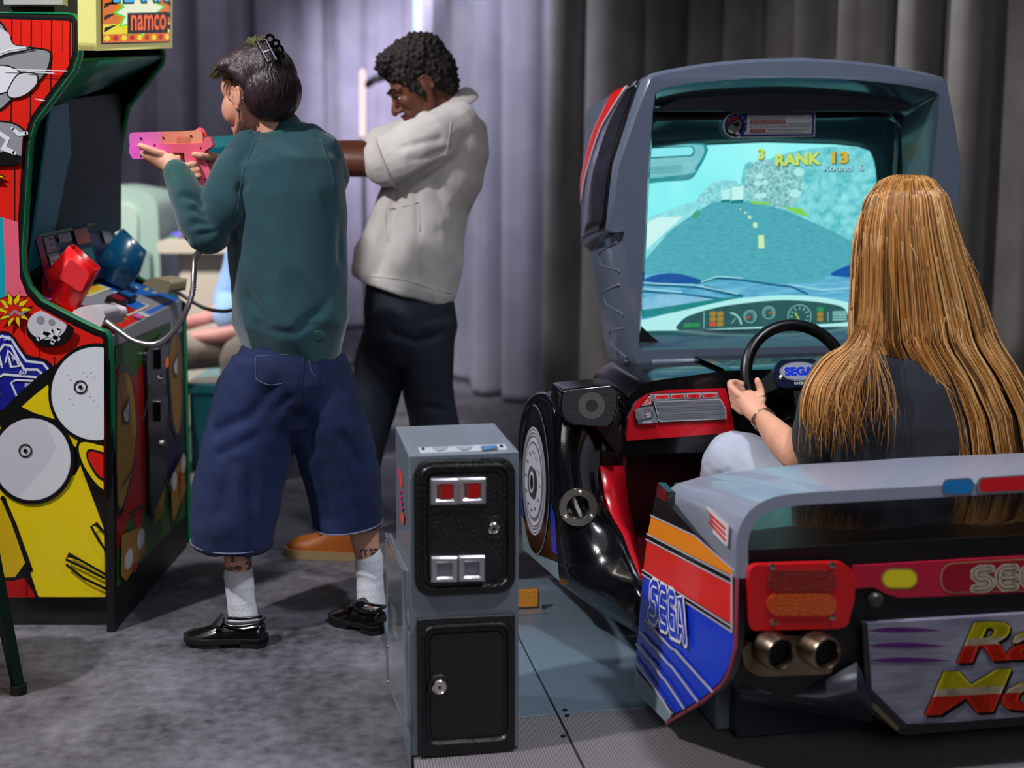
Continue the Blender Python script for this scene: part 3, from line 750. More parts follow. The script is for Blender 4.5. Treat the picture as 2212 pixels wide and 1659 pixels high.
for x0, y, x1, t in lines:
    k = -.045; hh = 2.7
    d.text(t, [(x0, y+hh/2), (x1, y+hh/2+(x1-x0)*k), (x1, y-hh/2+(x1-x0)*k), (x0, y-hh/2)], pli, .012); d.k -= 1
d.up()
for x, y in ((1416, 872.5), (1418.5, 883.5), (1422, 899.5)): d.poly(circ(x, y, 2.6, 12), mk_ink).poly(circ(x, y, 1.3, 8), plm)
d.poly(rpoly([(1374, 881), (1407, 876), (1419, 912.5), (1375, 915), (1371, 903)], 3, 3), pgm)
d.poly(rpoly([(1400, 854), (1404, 873), (1382, 876)], 3, 3), plm); d.poly(rpoly([(1399, 856.5), (1402.5, 872), (1384, 874.7)], 2, 3), plr); d.stroke([(1396, 864.5), (1390, 872), (1400, 871.5)], .9, plm, closed=True)
d.poly(rpoly([(1388, 882), (1399, 884), (1408, 892), (1405, 902), (1392, 906)], 5, 4), mk_ink); d.poly(rpoly([(1389, 883.5), (1398, 885), (1406, 892), (1404, 901), (1392, 904)], 5, 4), pgm)
d.stroke([(1389.5, 887.5), (1399, 887)], 1.6, plr); d.stroke([(1391, 894.3), (1400, 893.8)], 1.6, plm)
d.text('OFF', [(1392, 902.5), (1402.5, 901.5), (1402, 897.5), (1391.5, 898.3)], plm, .03)
d.text('SEGA', [(1384, 914.6), (1405, 913.6), (1404, 908.8), (1383.5, 909.6)], plm, .05)
red = mb.build('dash_panel', racer, sharp=30)
mb = MB(); k3 = lambda x, y: pd(x, y)+pd.n*.007
sw = rpoly([(1368, 884), (1386, 882), (1391, 905), (1374, 908), (1370, 903)], 2, 3)
mb.prism([k3(*p) for p in sw], pd.n*.012, M('switch_silver', '#a9adb2', .25, metal=.7)); mb.build('toggle_switch', red, bevel=.0012)
# ---- footwell tub
mb = MB()
def cbx(a, b_, mat): mb.box(a, b_, mat, car)
cbx((.055, .60, .19), (1.13, 1.32, .215), mk_maroon)                      # floor pan
cbx((.055, 1.28, .20), (1.13, 1.32, .55), mk_maroon)                      # bulkhead
cbx((.050, .985, .21), (.062, 1.30, .53), mk_maroon)
cbx((1.124, .60, .21), (1.136, 1.30, .53), mk_maroon)
cbx((.06, 1.0, .505), (1.126, 1.30, .515), mk_maroon)
mb.build('footwell_tub', racer, sharp=30)
# red inner panel beside the sill
a = [(1296, 1006, .935), (1304, 1060, .915), (1316, 1102, .875), (1347, 1156, .795), (1369, 1214, .70), (1392, 1275, .58)]
b_ = [(1347, 1006, .99), (1352, 1050, .975), (1358, 1095, .95), (1370, 1150, .90), (1382, 1205, .80), (1397, 1275, .60)]
mb = MB(); mb.loft([[cv(*p) for p in a], [cv(*p) for p in b_]], mk_red, caps=False, closed=False)
mb.loft([[cv(x, y-60 if i == 0 else y, v) for i, (x, y, v) in enumerate([(1300, 1005, .94), (1300, 1005, .94)])], [cv(1345, 950, .985), cv(1347, 1006, .99)]], M('inner_brown', '#2b1012', .4), caps=False, closed=False)
mb.build('tub_side_trim', racer, solid=.004)
# ---- right fender (out of sight of the camera, simple mirror)
mb = MB(); mb.prism([mir(p) for p in fpts], CU*-.05, mk_black); mb.loft([[mir(p) for p in r_] for r_ in sm], mk_black, caps=False, closed=False); mb.build('front_fender', racer)
# ---- seat
mb = MB(); ms_ = M('seat_black', '#17181a', .55)
for zz in [0]:
    back = [(.60, .30), (.55, .44), (.50, .56), (.47, .66)]
    rings = []
    for v, z, hw in [(.66, .235, .20), (.61, .33, .23), (.585, .42, .24), (.56, .49, .21)]:
        rings.append([car(UC+hw*cos(R(a)), v+.05*sin(R(a))*1.0, z+.0) for a in range(0, 360, 20)])
    mb.loft(rings, ms_)
    rings = []
    for v, z, hw, th in [(.58, .25, .22, .05), (.75, .245, .23, .06), (.95, .25, .22, .05), (1.0, .255, .20, .03)]:
        rings.append([car(UC+hw*cos(R(a)), v, z+th*sin(R(a))) for a in range(0, 360, 20)])
    mb.loft(rings, ms_)
mb.build('bucket_seat', racer, sharp=50)
# ---------------------------------------------------------------- monitor shroud
def fv(y): return 1.15+.12*(y-175)/590.
fl = [(1404, 174), (1372, 258), (1336, 363), (1320, 495), (1326, 503), (1349, 500), (1357, 630), (1366, 765), (1384, 800)]
left = [cv(x, y, fv(y)) for x, y in fl]
top = [cv(x, y, 1.15) for x, y in spl([(1412, 165), (1450, 156), (1540, 142), (1640, 134)], 4)]
mid = cv(1735, 132, 1.15)
bl = [cv(1405, 812, fv(812))]
outer = bl+left[::-1]+top; outer = outer+[mid]+[mir(p) for p in outer[::-1]]
il = [(1428, 192), (1416, 200), (1410, 240), (1398, 400), (1390, 560), (1380, 740), (1383, 756), (1400, 757)]
ti = spl([(1428, 191), (1500, 179), (1600, 171), (1700, 167)], 4)
inn_l = [cv(x, y, fv(y)) for x, y in ([(1400, 757)]+il[::-1][1:]+ti[1:])]
inner_loop = inn_l+[mir(p) for p in inn_l[::-1]]
mb = MB(); mb.polyh(outer, [inner_loop], mk_grey)
# outer skin going back
bk = {}
bpts = [(1268, 238), (1262, 300), (1256, 400), (1254, 520), (1262, 532), (1275, 542), (1293, 655), (1312, 770), (1332, 808)]
VB = 1.62
bleft = [cv(x, y, VB) for x, y in bpts]
def uz(p): q = V(p)-CO; return q.dot(CU), q.dot(CVv), p.z
btop = []
for p in top:
    u, v, z = uz(p); t = (u-uz(top[0])[0])/(UC-uz(top[0])[0]); btop.append(car(lerp(uz(bleft[0])[0]+.03, UC, t), VB, 1.42+.03*t))
bm_ = car(UC, VB, 1.452); bbl = [car(uz(bleft[-1])[0]+.03, VB, uz(bleft[-1])[2]-.01)]
bouter = bbl+bleft[::-1]+btop; bouter = bouter+[bm_]+[mir(p) for p in bouter[::-1]]
cm = car(UC, 1.4, 1.05)
def shr(L_, s, off): return [cm+(p-cm)*1.0+ (p-cm)*(s-1)+CVv*off for p in L_]
edge = [p-CVv*.0 for p in outer]
r1 = [p+((p-cm)-CVv*(p-cm).dot(CVv)).normalized()*.010+CVv*.014 for p in outer]
midl = [lerp(a, b2, .55)+((a-cm)-CVv*(a-cm).dot(CVv)).normalized()*.012 for a, b2 in zip(outer, bouter)]
mb.loft([outer, r1, midl, bouter], mk_grey, caps=False)
mb.poly([p for p in bouter], mk_grey)
# inner throat
inn2 = [p+(cm-p-CVv*(cm-p).dot(CVv)).normalized()*.012+CVv*.02 for p in inner_loop]
th = []
for p in inner_loop:
    u, v, z = uz(p); th.append(car(lerp(u, UC, .075), lerp(1.36, 1.42, (1.45-z)/.75), lerp(z, 1.08, .10)-(.035 if z > 1.35 else 0)))
throat_m = M('throat_grey', '#39474f', .13, coat=.3)
mb.loft([inner_loop, inn2, th], throat_m, caps=False)
shroud = mb.build('monitor_shroud', racer, sharp=38)
# black mounting frame and gussets
mb = MB()
def FB(pts, off=.02): mb.prism([VPlane(1.335)(*p) for p in pts], CVv*off, mk_sat)
fr_o = rpoly([(1392, 238), (1962, 233), (1930, 762), (1372, 770)], 6, 3); fr_i = rpoly([(1402, 262), (1945, 252), (1916, 735), (1384, 742)], 5, 3)
pf = VPlane(1.335)
F1 = [pf(*p) for p in fr_o]; F2 = [pf(*p) for p in fr_i]
mb.loft([F1, F2, [p+CVv*.02 for p in F2], [p+CVv*.02 for p in F1]], mk_sat, caps=False, loop=True)
FB([(1912, 236), (1960, 236), (1958, 285), (1948, 280)], -.012); FB([(1380, 700), (1402, 722), (1440, 752), (1382, 758)], -.012); FB([(1400, 240), (1440, 240), (1402, 275)], -.012)
mb.build('inner_frame', shroud, bevel=.002)
# eyebrow above the frame
mb = MB(); eb = [(1412, 240), (1470, 214), (1560, 198), (1700, 190), (1850, 196), (1935, 208), (1968, 224), (1962, 240)]
mb.prism([VPlane(1.25)(*p) for p in spl(eb, 3)], CVv*.03, M('brow_grey', '#31363f', .4)); mb.build('brow', shroud)
# glass pane
gl = bpy.data.materials.new('pane_glass'); gl.use_nodes = True; nt = gl.node_tree; nt.nodes.remove(nt.nodes['Principled BSDF'])
om = nt.nodes['Material Output']; tr = nt.nodes.new('ShaderNodeBsdfTransparent'); tr.inputs[0].default_value = (.86, .97, .98, 1); gs = nt.nodes.new('ShaderNodeBsdfGlossy'); gs.inputs['Roughness'].default_value = .03
mxs = nt.nodes.new('ShaderNodeMixShader'); mxs.inputs[0].default_value = .05; nt.links.new(tr.outputs[0], mxs.inputs[1]); nt.links.new(gs.outputs[0], mxs.inputs[2]); nt.links.new(mxs.outputs[0], om.inputs[0])
mb = MB(); mb.prism([p+CVv*.006 for p in F2], CVv*.003, gl); mb.build('glass_pane', shroud)
# ---- CRT bezel + picture
VC = 1.50; pc = VPlane(VC)
pic = [(1356, 345), (1400, 328), (1500, 315), (1650, 308), (1800, 312), (1855, 318), (1878, 327), (1888, 350), (1896, 420), (1900, 560), (1896, 660), (1886, 688), (1850, 699), (1600, 711), (1380, 720), (1352, 700), (1350, 500)]
big = [pc(*p) for p in [(1240, 215), (2010, 195), (2010, 800), (1240, 810)]]
mb = MB(); bez = M('bezel_grey', '#3d5358', .2, coat=.3)
pin = [pc(*p) for p in pic]; cpi = sum(pin, V((0, 0, 0)))/len(pin)
r1 = [cpi+(p-cpi)*1.045-CVv*.012 for p in pin]; r2 = [cpi+(p-cpi)*1.10-CVv*.026 for p in pin]; r3 = [cpi+(p-cpi)*1.2-CVv*.03 for p in pin]; r4 = [cpi+(p-cpi)*1.36-CVv*.085 for p in pin]
def clu(p):
    u, v, z = uz(p); return car(max(.19, min(1.06, u)), v, max(.72, min(1.39, z)))
mb.loft([[clu(p) for p in q] for q in ([p+CVv*.006 for p in pin], r1, r2, r3, r4)], bez, caps=False); mb.build('screen_bezel', shroud, sharp=0)
mb = MB(); mb.box((.23, 1.525, .74), (.95, 1.60, 1.34), mk_sat, car); crt = mb.build('picture_tube', shroud)
E = {}
def e(c, s=1., **k):
    key = c+str(s)+str(k)
    if key not in E: E[key] = EM('screen_'+c.lstrip('#')+('_%d' % len(E)), c, s, **k)
    return E[key]
mb = MB(); d = Decal(lambda x, y: pc(max(x, 1350), y), pc.n, mb=mb, step=.0004)
sky = e('#84eff0', 1.15, var=.1, vscale=3, col2='#b4fbf8')
d.poly(pic, sky)
haze = e('#b5f3f2', 1.1)
d.poly([(1304, 470), (1400, 470), (1480, 440), (1560, 430), (1640, 440), (1640, 520), (1500, 540), (1360, 580), (1304, 590)], e('#b9f1f0', 1.1, var=.2, vscale=40, col2='#79d3da'))
d.poly([(1304, 505), (1420, 470), (1475, 468), (1450, 490), (1395, 540), (1304, 560)], e('#e2f6f2', 1.15))
veg = e('#d2f7f4', 1.1, var=.8, vscale=110, col2='#2a8f92', detail=8)
d.poly(spl([(1605, 365), (1615, 350), (1640, 350), (1700, 330), (1780, 318), (1860, 320), (1886, 345), (1894, 420), (1898, 560), (1820, 530), (1740, 470), (1640, 450), (1600, 440), (1600, 400)], 3, True), e('#aeeff0', 1.1, var=.8, vscale=45, col2='#4fb9c0', detail=8))
d.poly(spl([(1612, 375), (1632, 348), (1690, 352), (1730, 380), (1730, 420), (1700, 450), (1640, 440), (1610, 420)], 4, True), veg)
d.poly(spl([(1505, 430), (1540, 395), (1580, 390), (1600, 400), (1605, 440), (1510, 440)], 4, True), e('#c8f5f2', 1.1, var=.6, vscale=120, col2='#56bcc2'))
for x, y, r_ in ((1636, 423, 7), (1648, 422, 7), (1717, 418, 12), (1636, 396, 8), (1652, 394, 7), (1725, 372, 11), (1640, 380, 8)): d.poly(circ(x, y, r_, 14, r_*.8), e('#c9f2ee', 1.1)); d.k -= 1
d.up()
road = e('#6cc5cf', 1., var=.22, vscale=160, col2='#4fa3b4', stretch=(.3, .3, 1.5))
d.poly([(1540, 436), (1618, 434), (1700, 455), (1800, 500), (1900, 555), (1900, 660), (1300, 660), (1300, 600), (1385, 570), (1450, 495), (1500, 460)], road)
for k in range(26):                                  # scan-line shimmer
    y = 452+k*8; 
for pg_ in ([(1616, 434), (1660, 437), (1663, 443), (1625, 441)], [(1690, 447), (1730, 450), (1748, 470), (1720, 462)]): d.poly(pg_, e('#9be05a', 1.))
d.poly([(1490, 468), (1506, 452), (1512, 462), (1500, 474)], e('#57b58c', .9))
for (x, y, w_, h_) in ((1609, 459, 4, 4), (1618, 469, 6, 7), (1630, 486, 8, 11), (1643, 522, 12, 28), (1598, 452, 3, 3)): d.poly([(x-w_*.5, y-h_*.5), (x+w_*.5, y-h_*.5), (x+w_*.6, y+h_*.5), (x-w_*.5, y+h_*.5)], e('#e7f3b8', 1.1)); d.k -= 1
d.up()
d.poly([(1580, 404), (1604, 402), (1604, 433), (1580, 435)], e('#d9f7ee', 1.15)); d.poly([(1557, 410), (1576, 408), (1576, 432), (1557, 433)], e('#cdf5f0', 1.1)); d.poly([(1578, 433), (1604, 431), (1604, 438), (1578, 440)], e('#1f8f97', .9)); d.poly([(1556, 432), (1576, 431), (1576, 437), (1556, 438)], e('#1f8f97', .9))
# mirror, top left
d.poly(spl([(1300, 315), (1500, 310), (1526, 318), (1524, 335), (1505, 370), (1488, 388), (1440, 392), (1300, 398)], 4, True), e('#2fa0a6', .9))
d.poly(spl([(1300, 318), (1495, 312), (1519, 320), (1516, 338), (1500, 362), (1482, 376), (1300, 388)], 4, True), e('#a8dfe2', 1.0, var=.2, vscale=10, col2='#5fbcc4'))
d.poly(rpoly([(1300, 322), (1494, 315), (1500, 326), (1494, 338), (1300, 346)], 4, 3), e('#17868f', .8)); d.poly(rpoly([(1300, 324), (1492, 317), (1497, 326), (1491, 335), (1300, 343)], 4, 3), e('#9df0f4', 1.1))
d.poly(rpoly([(1300, 364), (1472, 357), (1476, 364), (1470, 372), (1300, 380)], 3, 3), e('#8fd2d6', 1.0)); 
for k in range(4): d.stroke([(1380, 363+k*4), (1470, 359+k*4)], 1.2, e('#20838a', .9))
# bonnet, wipers
bon = e('#8fd6ee', 1., var=.3, vscale=14, col2='#4a97c8', stretch=(1, 1, 6))
d.poly(spl([(1300, 640), (1340, 610), (1400, 592), (1460, 590), (1500, 600), (1520, 612), (1600, 602), (1680, 612), (1760, 608), (1785, 595), (1830, 572), (1900, 560), (1905, 690), (1850, 690), (1600, 705), (1304, 715)], 4, True), bon)
d.poly(spl([(1388, 605), (1420, 592), (1460, 590), (1500, 600), (1514, 610), (1440, 612)], 4, True), e('#1f5fb0', .9)); d.poly(spl([(1790, 592), (1830, 572), (1870, 565), (1900, 600), (1830, 598)], 4, True), e('#1f62b6', .9))
for L_ in ([(1380, 614), (1500, 620), (1600, 640)], [(1380, 628), (1480, 636), (1560, 645)], [(1500, 612), (1545, 600), (1600, 604), (1680, 616), (1705, 618), (1740, 634)], [(1520, 618), (1560, 628), (1600, 638)]): d.stroke(L_, 4.5, e('#1c6f96', .85))
for L_ in ([(1382, 610), (1500, 615), (1590, 634)], [(1384, 622), (1470, 630)], [(1512, 608), (1548, 596), (1600, 600)], [(1700, 614), (1770, 625), (1830, 622)]): d.stroke(L_, 2.2, e('#c5eef4', 1.05))
d.poly(spl([(1384, 645), (1440, 634), (1500, 640), (1540, 648), (1480, 658), (1384, 668)], 3, True), e('#b7dff0', 1.05, var=.3, vscale=20, col2='#7fb7dd'))
# instrument panel
d.poly(spl([(1300, 700), (1384, 690), (1460, 670), (1520, 655), (1600, 643), (1680, 637), (1760, 640), (1840, 655), (1880, 675), (1886, 700), (1700, 712), (1300, 722)], 4, True), e('#c9f4f0', 1.1))
d.poly(spl([(1300, 672), (1384, 668), (1470, 656), (1560, 642), (1600, 640), (1520, 658), (1460, 672), (1384, 686), (1300, 695)], 3, True), e('#2f9a9a', .85))
d.poly(spl([(1463, 712), (1470, 690), (1500, 675), (1560, 660), (1640, 650), (1700, 647), (1770, 652), (1815, 662), (1828, 680), (1832, 694), (1700, 702), (1560, 708)], 4, True), e('#3f6f6c', .75, var=.15, vscale=30))
cw = e('#a9dcd8', .95); gn = e('#3fae62', .8); og = e('#c99238', .9); rd = e('#f2512a', 1.)
for k in range(5): d.poly([(1474+k*7, 698-k*.4), (1480+k*7, 697.7-k*.4), (1480+k*7, 706-k*.4), (1474+k*7, 706.4-k*.4)], gn); d.k -= 1
d.up()
for i in range(2):
    for k in range(3): d.poly(rpoly([(1529+i*16, 672+k*11), (1543+i*16, 671+k*11), (1543+i*16, 681+k*11), (1529+i*16, 682+k*11)], 4, 3), rd if (i == 0 and k == 2) else og); d.k -= 1
d.up()
for (x, y, r_) in ((1616, 682, 13), (1656, 674, 13), (1722, 682, 25)):
    d.stroke(circ(x, y, r_, 26), 1.4, cw, closed=True)
    for a in range(150, 400, 30): d.stroke([(x+r_*.62*cos(R(a)), y+r_*.62*sin(R(a))), (x+r_*.82*cos(R(a)), y+r_*.82*sin(R(a)))], 1.6, cw); d.k -= 1
    d.up()
d.stroke([(1616, 682), (1607, 687)], 2.6, rd); d.stroke([(1656, 674), (1664, 673)], 2.6, rd); d.stroke([(1720, 688), (1713, 675)], 2.6, e('#e6dc4a', 1.))
d.stroke(arc(1570, 700, 26, -80, -5, 8), 4, cw); d.stroke([(1576, 696), (1584, 686)], 1.4, cw)
d.stroke([(1516, 673), (1516, 706)], 1.6, cw); d.stroke([(1782, 673), (1782, 692)], 1.6, cw)
for k, m_ in enumerate((gn, og, og)): d.poly(rpoly([(1759, 662+k*10.5), (1772, 662+k*10.5), (1772, 671+k*10.5), (1759, 671+k*10.5)], 3, 3), m_); d.k -= 1
d.up()
for k in range(4): d.poly([(1792, 671+k*5.5), (1822, 670+k*5.5), (1823, 673.5+k*5.5), (1792, 674+k*5.5)], cw); d.k -= 1
d.up()
# hud writing
yl = e('#e4ea6a', 1.05); oy = e('#f2c044', 1.0); hk = e('#1b4f55', .6)
def hud(t, x0, y0, x1, y1, mt, dy=0, bold=.03, bk=True):
    if bk: d.text(t, [(x0+1.5, y1+2), (x1+1.5, y1+dy+2), (x1+1.5, y0+dy+1), (x0+1.5, y0+1)], hk, bold+.02)
    d.text(t, [(x0, y1), (x1, y1+dy), (x1, y0+dy), (x0, y0)], mt, bold)
hud('3', 1630, 321, 1646, 345, yl, 0, .04)
hud('RANK', 1668, 333, 1767, 359, yl, -4, .05)
hud('13', 1788, 328, 1826, 354, oy, -1, .05)
hud('th', 1836, 341, 1855, 354, cw, 0, .01, False); hud('Round', 1771, 357, 1832, 370, e('#c4e9f4', 1.), 0, .02); hud('6', 1846, 355, 1857, 369, e('#c4e9f4', 1.), 0, .02)
hud('50', 1826, 643, 1852, 670, e('#e6f07a', 1.05), 0, .06)
mb.build('screen_picture', crt, sharp=0)
# ---- instruction sticker on the glass
ps = VPlane(1.322); mb = MB(); d = Decal(ps, ps.n, mb=mb, step=.0004)
sw_, sb = M('notice_white', '#eceef2', .4), M('notice_blue', '#27379a', .35)
sr = M('notice_red', '#c22b33', .4)
d.poly([(1563, 268)]+arc(1589, 270, 27, 180, 270, 8)+[(1600, 243), (1759, 242), (1762, 246), (1760, 295), (1600, 298)]+arc(1589, 271, 28, 90, 180, 8), sw_)
d.poly(arc(1590, 270, 25, 0, 360, 30)[:-1], sb); d.poly([(1600, 245), (1759, 244), (1757, 293), (1600, 296)], sb)
d.poly([(1614, 248), (1754, 247), (1753, 289), (1606, 291), (1613, 278)], sw_)
d.poly(circ(1589, 270, 18, 24), sr)
for k in range(9):
    a = R(-140+k*30); x, y = 1590+21.5*cos(a), 270+21.5*sin(a)
    st_ = []
    for q in range(10): rr_ = 2.1 if q % 2 == 0 else .9; st_.append((x+rr_*sin(q*pi/5), y-rr_*cos(q*pi/5)))
    d.poly(st_, mk_white); d.k -= 1
d.up()
cg = M('print_mid_grey', '#77807f', .5)
d.poly([(1566, 276), (1578, 262), (1596, 254), (1606, 262), (1606, 276), (1596, 290), (1590, 297), (1574, 292), (1567, 285)], mk_ink)
d.poly([(1570, 277), (1580, 266), (1594, 258), (1601, 264), (1600, 276), (1590, 290), (1574, 287)], cg); d.poly([(1580, 268), (1592, 262), (1598, 268), (1592, 276)], mk_ink); d.poly([(1572, 279), (1584, 284), (1582, 289), (1573, 285)], mk_white); d.poly(circ(1592, 288, 4, 12), mk_white)
tx = [(1618, 250.5, 1735, 'Use the windshield wipers in the rain rounds and the'), (1618, 256.5, 1696, 'headlights during the night rounds.'), (1618, 269, 1750, 'The red cars are your rivals. They are very fast and will attack'), (1618, 274.5, 1750, 'you. The player can improve his standing when he outruns them.'), (1657, 281.5, 1740, 'When driving recklessly, the police will'), (1618, 288, 1732, 'pursue you. You can escape by running at full speed.')]
for x0, y, x1, t in tx:
    d.text(t, [(x0, y+1.9), (x1, y+1.9-(x1-x0)*.012), (x1, y-1.9-(x1-x0)*.012), (x0, y-1.9)], mk_ink, .012, .2); d.k -= 1
d.up()
for x0, x1, y, t in ((1619, 1696, 263, 'BE CAREFUL OF THE RED CARS!'), (1619, 1652, 282.4, 'POLICE CAR')):
    d.poly(cap2(x0, x1, y, 3.3, 5), sr); d.text(t, [(x0+4, y+1.7), (x1-4, y+1.7), (x1-4, y-1.7), (x0+4, y-1.7)], sw_, .02)
mb.build('instruction_sticker', shroud, sharp=0)
# ---- side decor of the shroud: red band, black lower skin, embossed flutes
def sidept(px, py, t, off=.004):
    """t 0 = front edge, 1 = back edge of the left skin"""
    v = lerp(fv(py), VB, t); return cv(px, py, v)
lf = [(1404, 174), (1372, 258), (1336, 363), (1320, 495)]
lb = bpts[:4]
def skin(s, t, off=.0):
    """s 0..1 top to step, t front-back on the upper left skin"""
    i = min(2, int(s*3)); f = s*3-i
    A3 = lerp(cv(*lf[i], fv(lf[i][1])), cv(*lf[i+1], fv(lf[i+1][1])), f); B3 = lerp(cv(*lb[i], VB), cv(*lb[i+1], VB), f)
    p = lerp(A3, B3, t); o_ = ((A3-cm)-CVv*(A3-cm).dot(CVv)).normalized()
    bul = .012*min(1, t/.03) if t < .55 else .012*(1-(t-.55)/.45)
    return p+o_*(bul+off)
def band(pts_a, pts_b, mat, off, name, n=14):
    rows = []
    for k in range(n+1):
        q = k/n; sa, ta = V(pts_a[0]).lerp(V(pts_a[1]), q); sb_, tb_ = V(pts_b[0]).lerp(V(pts_b[1]), q)
        rows.append([skin(lerp(sa, sb_, j/5), lerp(ta, tb_, j/5), off) for j in range(6)])
    mb = MB(); mb.loft(rows, mat, caps=False, closed=False); return mb.build(name, shroud, sharp=0, solid=.0015)
band([(.0, .30), (.78, .98)], [(.0, .52), (.62, 1.0)], mk_dred, .004, 'red_band')
band([(.0, .27), (.80, .96)], [(.0, .30), (.78, .98)], mk_line, .0045, 'band_edge')
band([(.0, .10), (.99, .06)], [(.0, .27), (.99, .9)], M('shroud_black', '#14161a', .14, coat=.6), .004, 'dark_flank')
l2 = [(1349, 502), (1357, 630), (1366, 765), (1384, 800)]; b2_ = [(1275, 544), (1293, 655), (1312, 770), (1332, 808)]
mb = MB()
def sk2(s, t):
    i = min(2, int(s*3)); f = s*3-i
    A3 = lerp(cv(*l2[i], fv(l2[i][1])), cv(*l2[i+1], fv(l2[i+1][1])), f); B3 = lerp(cv(*b2_[i], VB), cv(*b2_[i+1], VB), f)
    o_ = ((A3-cm)-CVv*(A3-cm).dot(CVv)).normalized(); return lerp(A3, B3, t)+o_*(.012*min(1, t/.03) if t < .55 else .012*(1-(t-.55)/.45))
for k in range(4):
    s0 = .04+k*.235
    mb.tube([sk2(s0+q[1], q[0]) for q in [(.12, .0), (.62, .0), (.66, .015), (.66, .06), (.60, .085), (.12, .155), (.10, .17)]], .0035, mk_grey, n=8)
mb.build('embossed_flute', shroud)
# ---- neck under the shroud
nk = [(1408, 812), (1690, 792)]
mb = MB(); A3 = cv(1408, 790, 1.27); 
u0 = uz(A3)[0]; mb.box((u0, 1.262, .60), (2*UC-u0, 1.50, .69), mk_grey, car); mb.build('shroud_neck', racer, bevel=.006)
# ---- steering wheel
wc = cv(1722, 815, .93); ax = (CVv+V((0, 0, -.42))).normalized(); sd = CU.copy(); up = sd.cross(ax).normalized()
if up.z < 0: up = -up
Rw = .142
mb = MB(); ringp = [wc+sd*(Rw*cos(R(a)))+up*(Rw*1.02*sin(R(a))) for a in range(0, 360, 8)]
mb.tube(ringp, .0165, M('wheel_black', '#08080a', .32), n=14, loop=True, caps=False, bdir=tuple(ax)); whl = mb.build('steering_wheel', racer, sharp=0)
mb = MB()
def wp(x, y, z=0): return wc+sd*x+up*y-ax*z
for s in (-1, 1):
    mb.prism([wp(s*.055, .028, .0), wp(s*.135, -.028, .0), wp(s*.135, -.058), wp(s*.05, -.025)], ax*-.01, M('spoke_black', '#121316', .35))
mb.prism([wp(-.02, -.03), wp(.02, -.03), wp(.014, -.135), wp(-.014, -.135)], ax*-.01, _mats['spoke_black']); mb.build('spoke', whl, bevel=.002)
mb = MB(); mb.prism([wp(x, y, -.004) for x, y in rpoly([(-.075, .012), (-.05, .045), (.05, .045), (.075, .012), (.06, -.032), (-.06, -.032)], .014, 4)], ax*-.022, M('hub_navy', '#111a33', .22, coat=.5)); hub = mb.build('hub_cover', whl, bevel=.004)
mb = MB(); d = Decal(lambda x, y: wp(x, y, .0185), -ax, mb=mb); d.poly(circ(0, .012, .055, 32, .026), M('hub_silver', '#a9adb4', .3, metal=.6)).poly(circ(0, .012, .051, 32, .0225), M('hub_pale', '#8e93a3', .35))
d.text('SEGA', [(-.041, 0), (.041, 0), (.041, .024), (-.041, .024)], mk_blue, .06); d.text('RACING', [(-.018, -.024), (.018, -.024), (.018, -.017), (-.018, -.017)], M('racing_cream', '#cfc9b8', .4), .03)
mb.build('hub_badge', hub)
for s in (-1, 1):
    mb = MB(); mb.lathe(wp(s*.052, -.004, .018), -ax, [(.007, 0), (.007, .004), (.001, .006)], mk_steel, 14); mb.build('hub_screw', hub)
mb = MB(); mb.tube([wc+ax*.0, wc+ax*.16], [.045, .06], mk_sat, n=20); mb.build('steering_column', racer)
mb = MB(); mb.tube([wp(.04, -.05), wp(.075, -.06, .0)], .006, mk_ink, n=8); mb.build('indicator_stalk', racer) if False else None
# ================================================================ floor platform
mp_ = M('deck_paint', '#5a6a76', .38, bump=.04, bscale=90)
def tread():
    m = M('tread_mat', '#3a3738', .5, metal=.0)
    nt = m.node_tree; b = nt.nodes['Principled BSDF']; tc = nt.nodes.new('ShaderNodeTexCoord'); sx = nt.nodes.new('ShaderNodeSeparateXYZ'); nt.links.new(tc.outputs['Object'], sx.inputs[0])
    hs = []
    for i in (0, 1):
        mu = nt.nodes.new('ShaderNodeMath'); mu.operation = 'MULTIPLY'; mu.inputs[1].default_value = 2*pi/.0062; nt.links.new(sx.outputs[i], mu.inputs[0])
        sn = nt.nodes.new('ShaderNodeMath'); sn.operation = 'SINE'; nt.links.new(mu.outputs[0], sn.inputs[0]); hs.append(sn)
    mn = nt.nodes.new('ShaderNodeMath'); mn.operation = 'MAXIMUM'; nt.links.new(hs[0].outputs[0], mn.inputs[0]); nt.links.new(hs[1].outputs[0], mn.inputs[1])
    cr = nt.nodes.new('ShaderNodeValToRGB'); cr.color_ramp.elements[0].position = .1; cr.color_ramp.elements[1].position = .75; cr.color_ramp.elements[0].color = lin('#121112'); cr.color_ramp.elements[1].color = lin('#8f898c')
    nt.links.new(mn.outputs[0], cr.inputs[0]); nt.links.new(cr.outputs[0], b.inputs['Base Color'])
    bp = nt.nodes.new('ShaderNodeBump'); bp.inputs['Strength'].default_value = .6; bp.inputs['Distance'].default_value = .0015; nt.links.new(mn.outputs[0], bp.inputs['Height']); nt.links.new(bp.outputs[0], b.inputs['Normal']); return m
m_tr = tread(); 
plat = thing('floor_platform', 'low grey steel platform with ribbed treads under the racing machine and the coin box', 'platform', tuple(CO), R(10))
US = -.245; UL = (G(895, 1640, .03)-CO).dot(CU); UR = 1.32
def deck(name, u0, u1, v0, v1, mat, z0=.004, z1=.03, bev=.002, par=plat):
    mb = MB(); mb.box((u0, v0, z0), (u1, v1, z1), mat, car); return mb.build(name, par, bevel=bev)
deck('deck_plate', US+.002, UR, .415, 1.36, mp_); deck('deck_plate', UL, US-.002, .415, 1.30, mp_)
deck('tread_plate', US+.002, UR, -.75, .412, m_tr); deck('tread_plate', UL, US-.002, -.75, .412, m_tr)
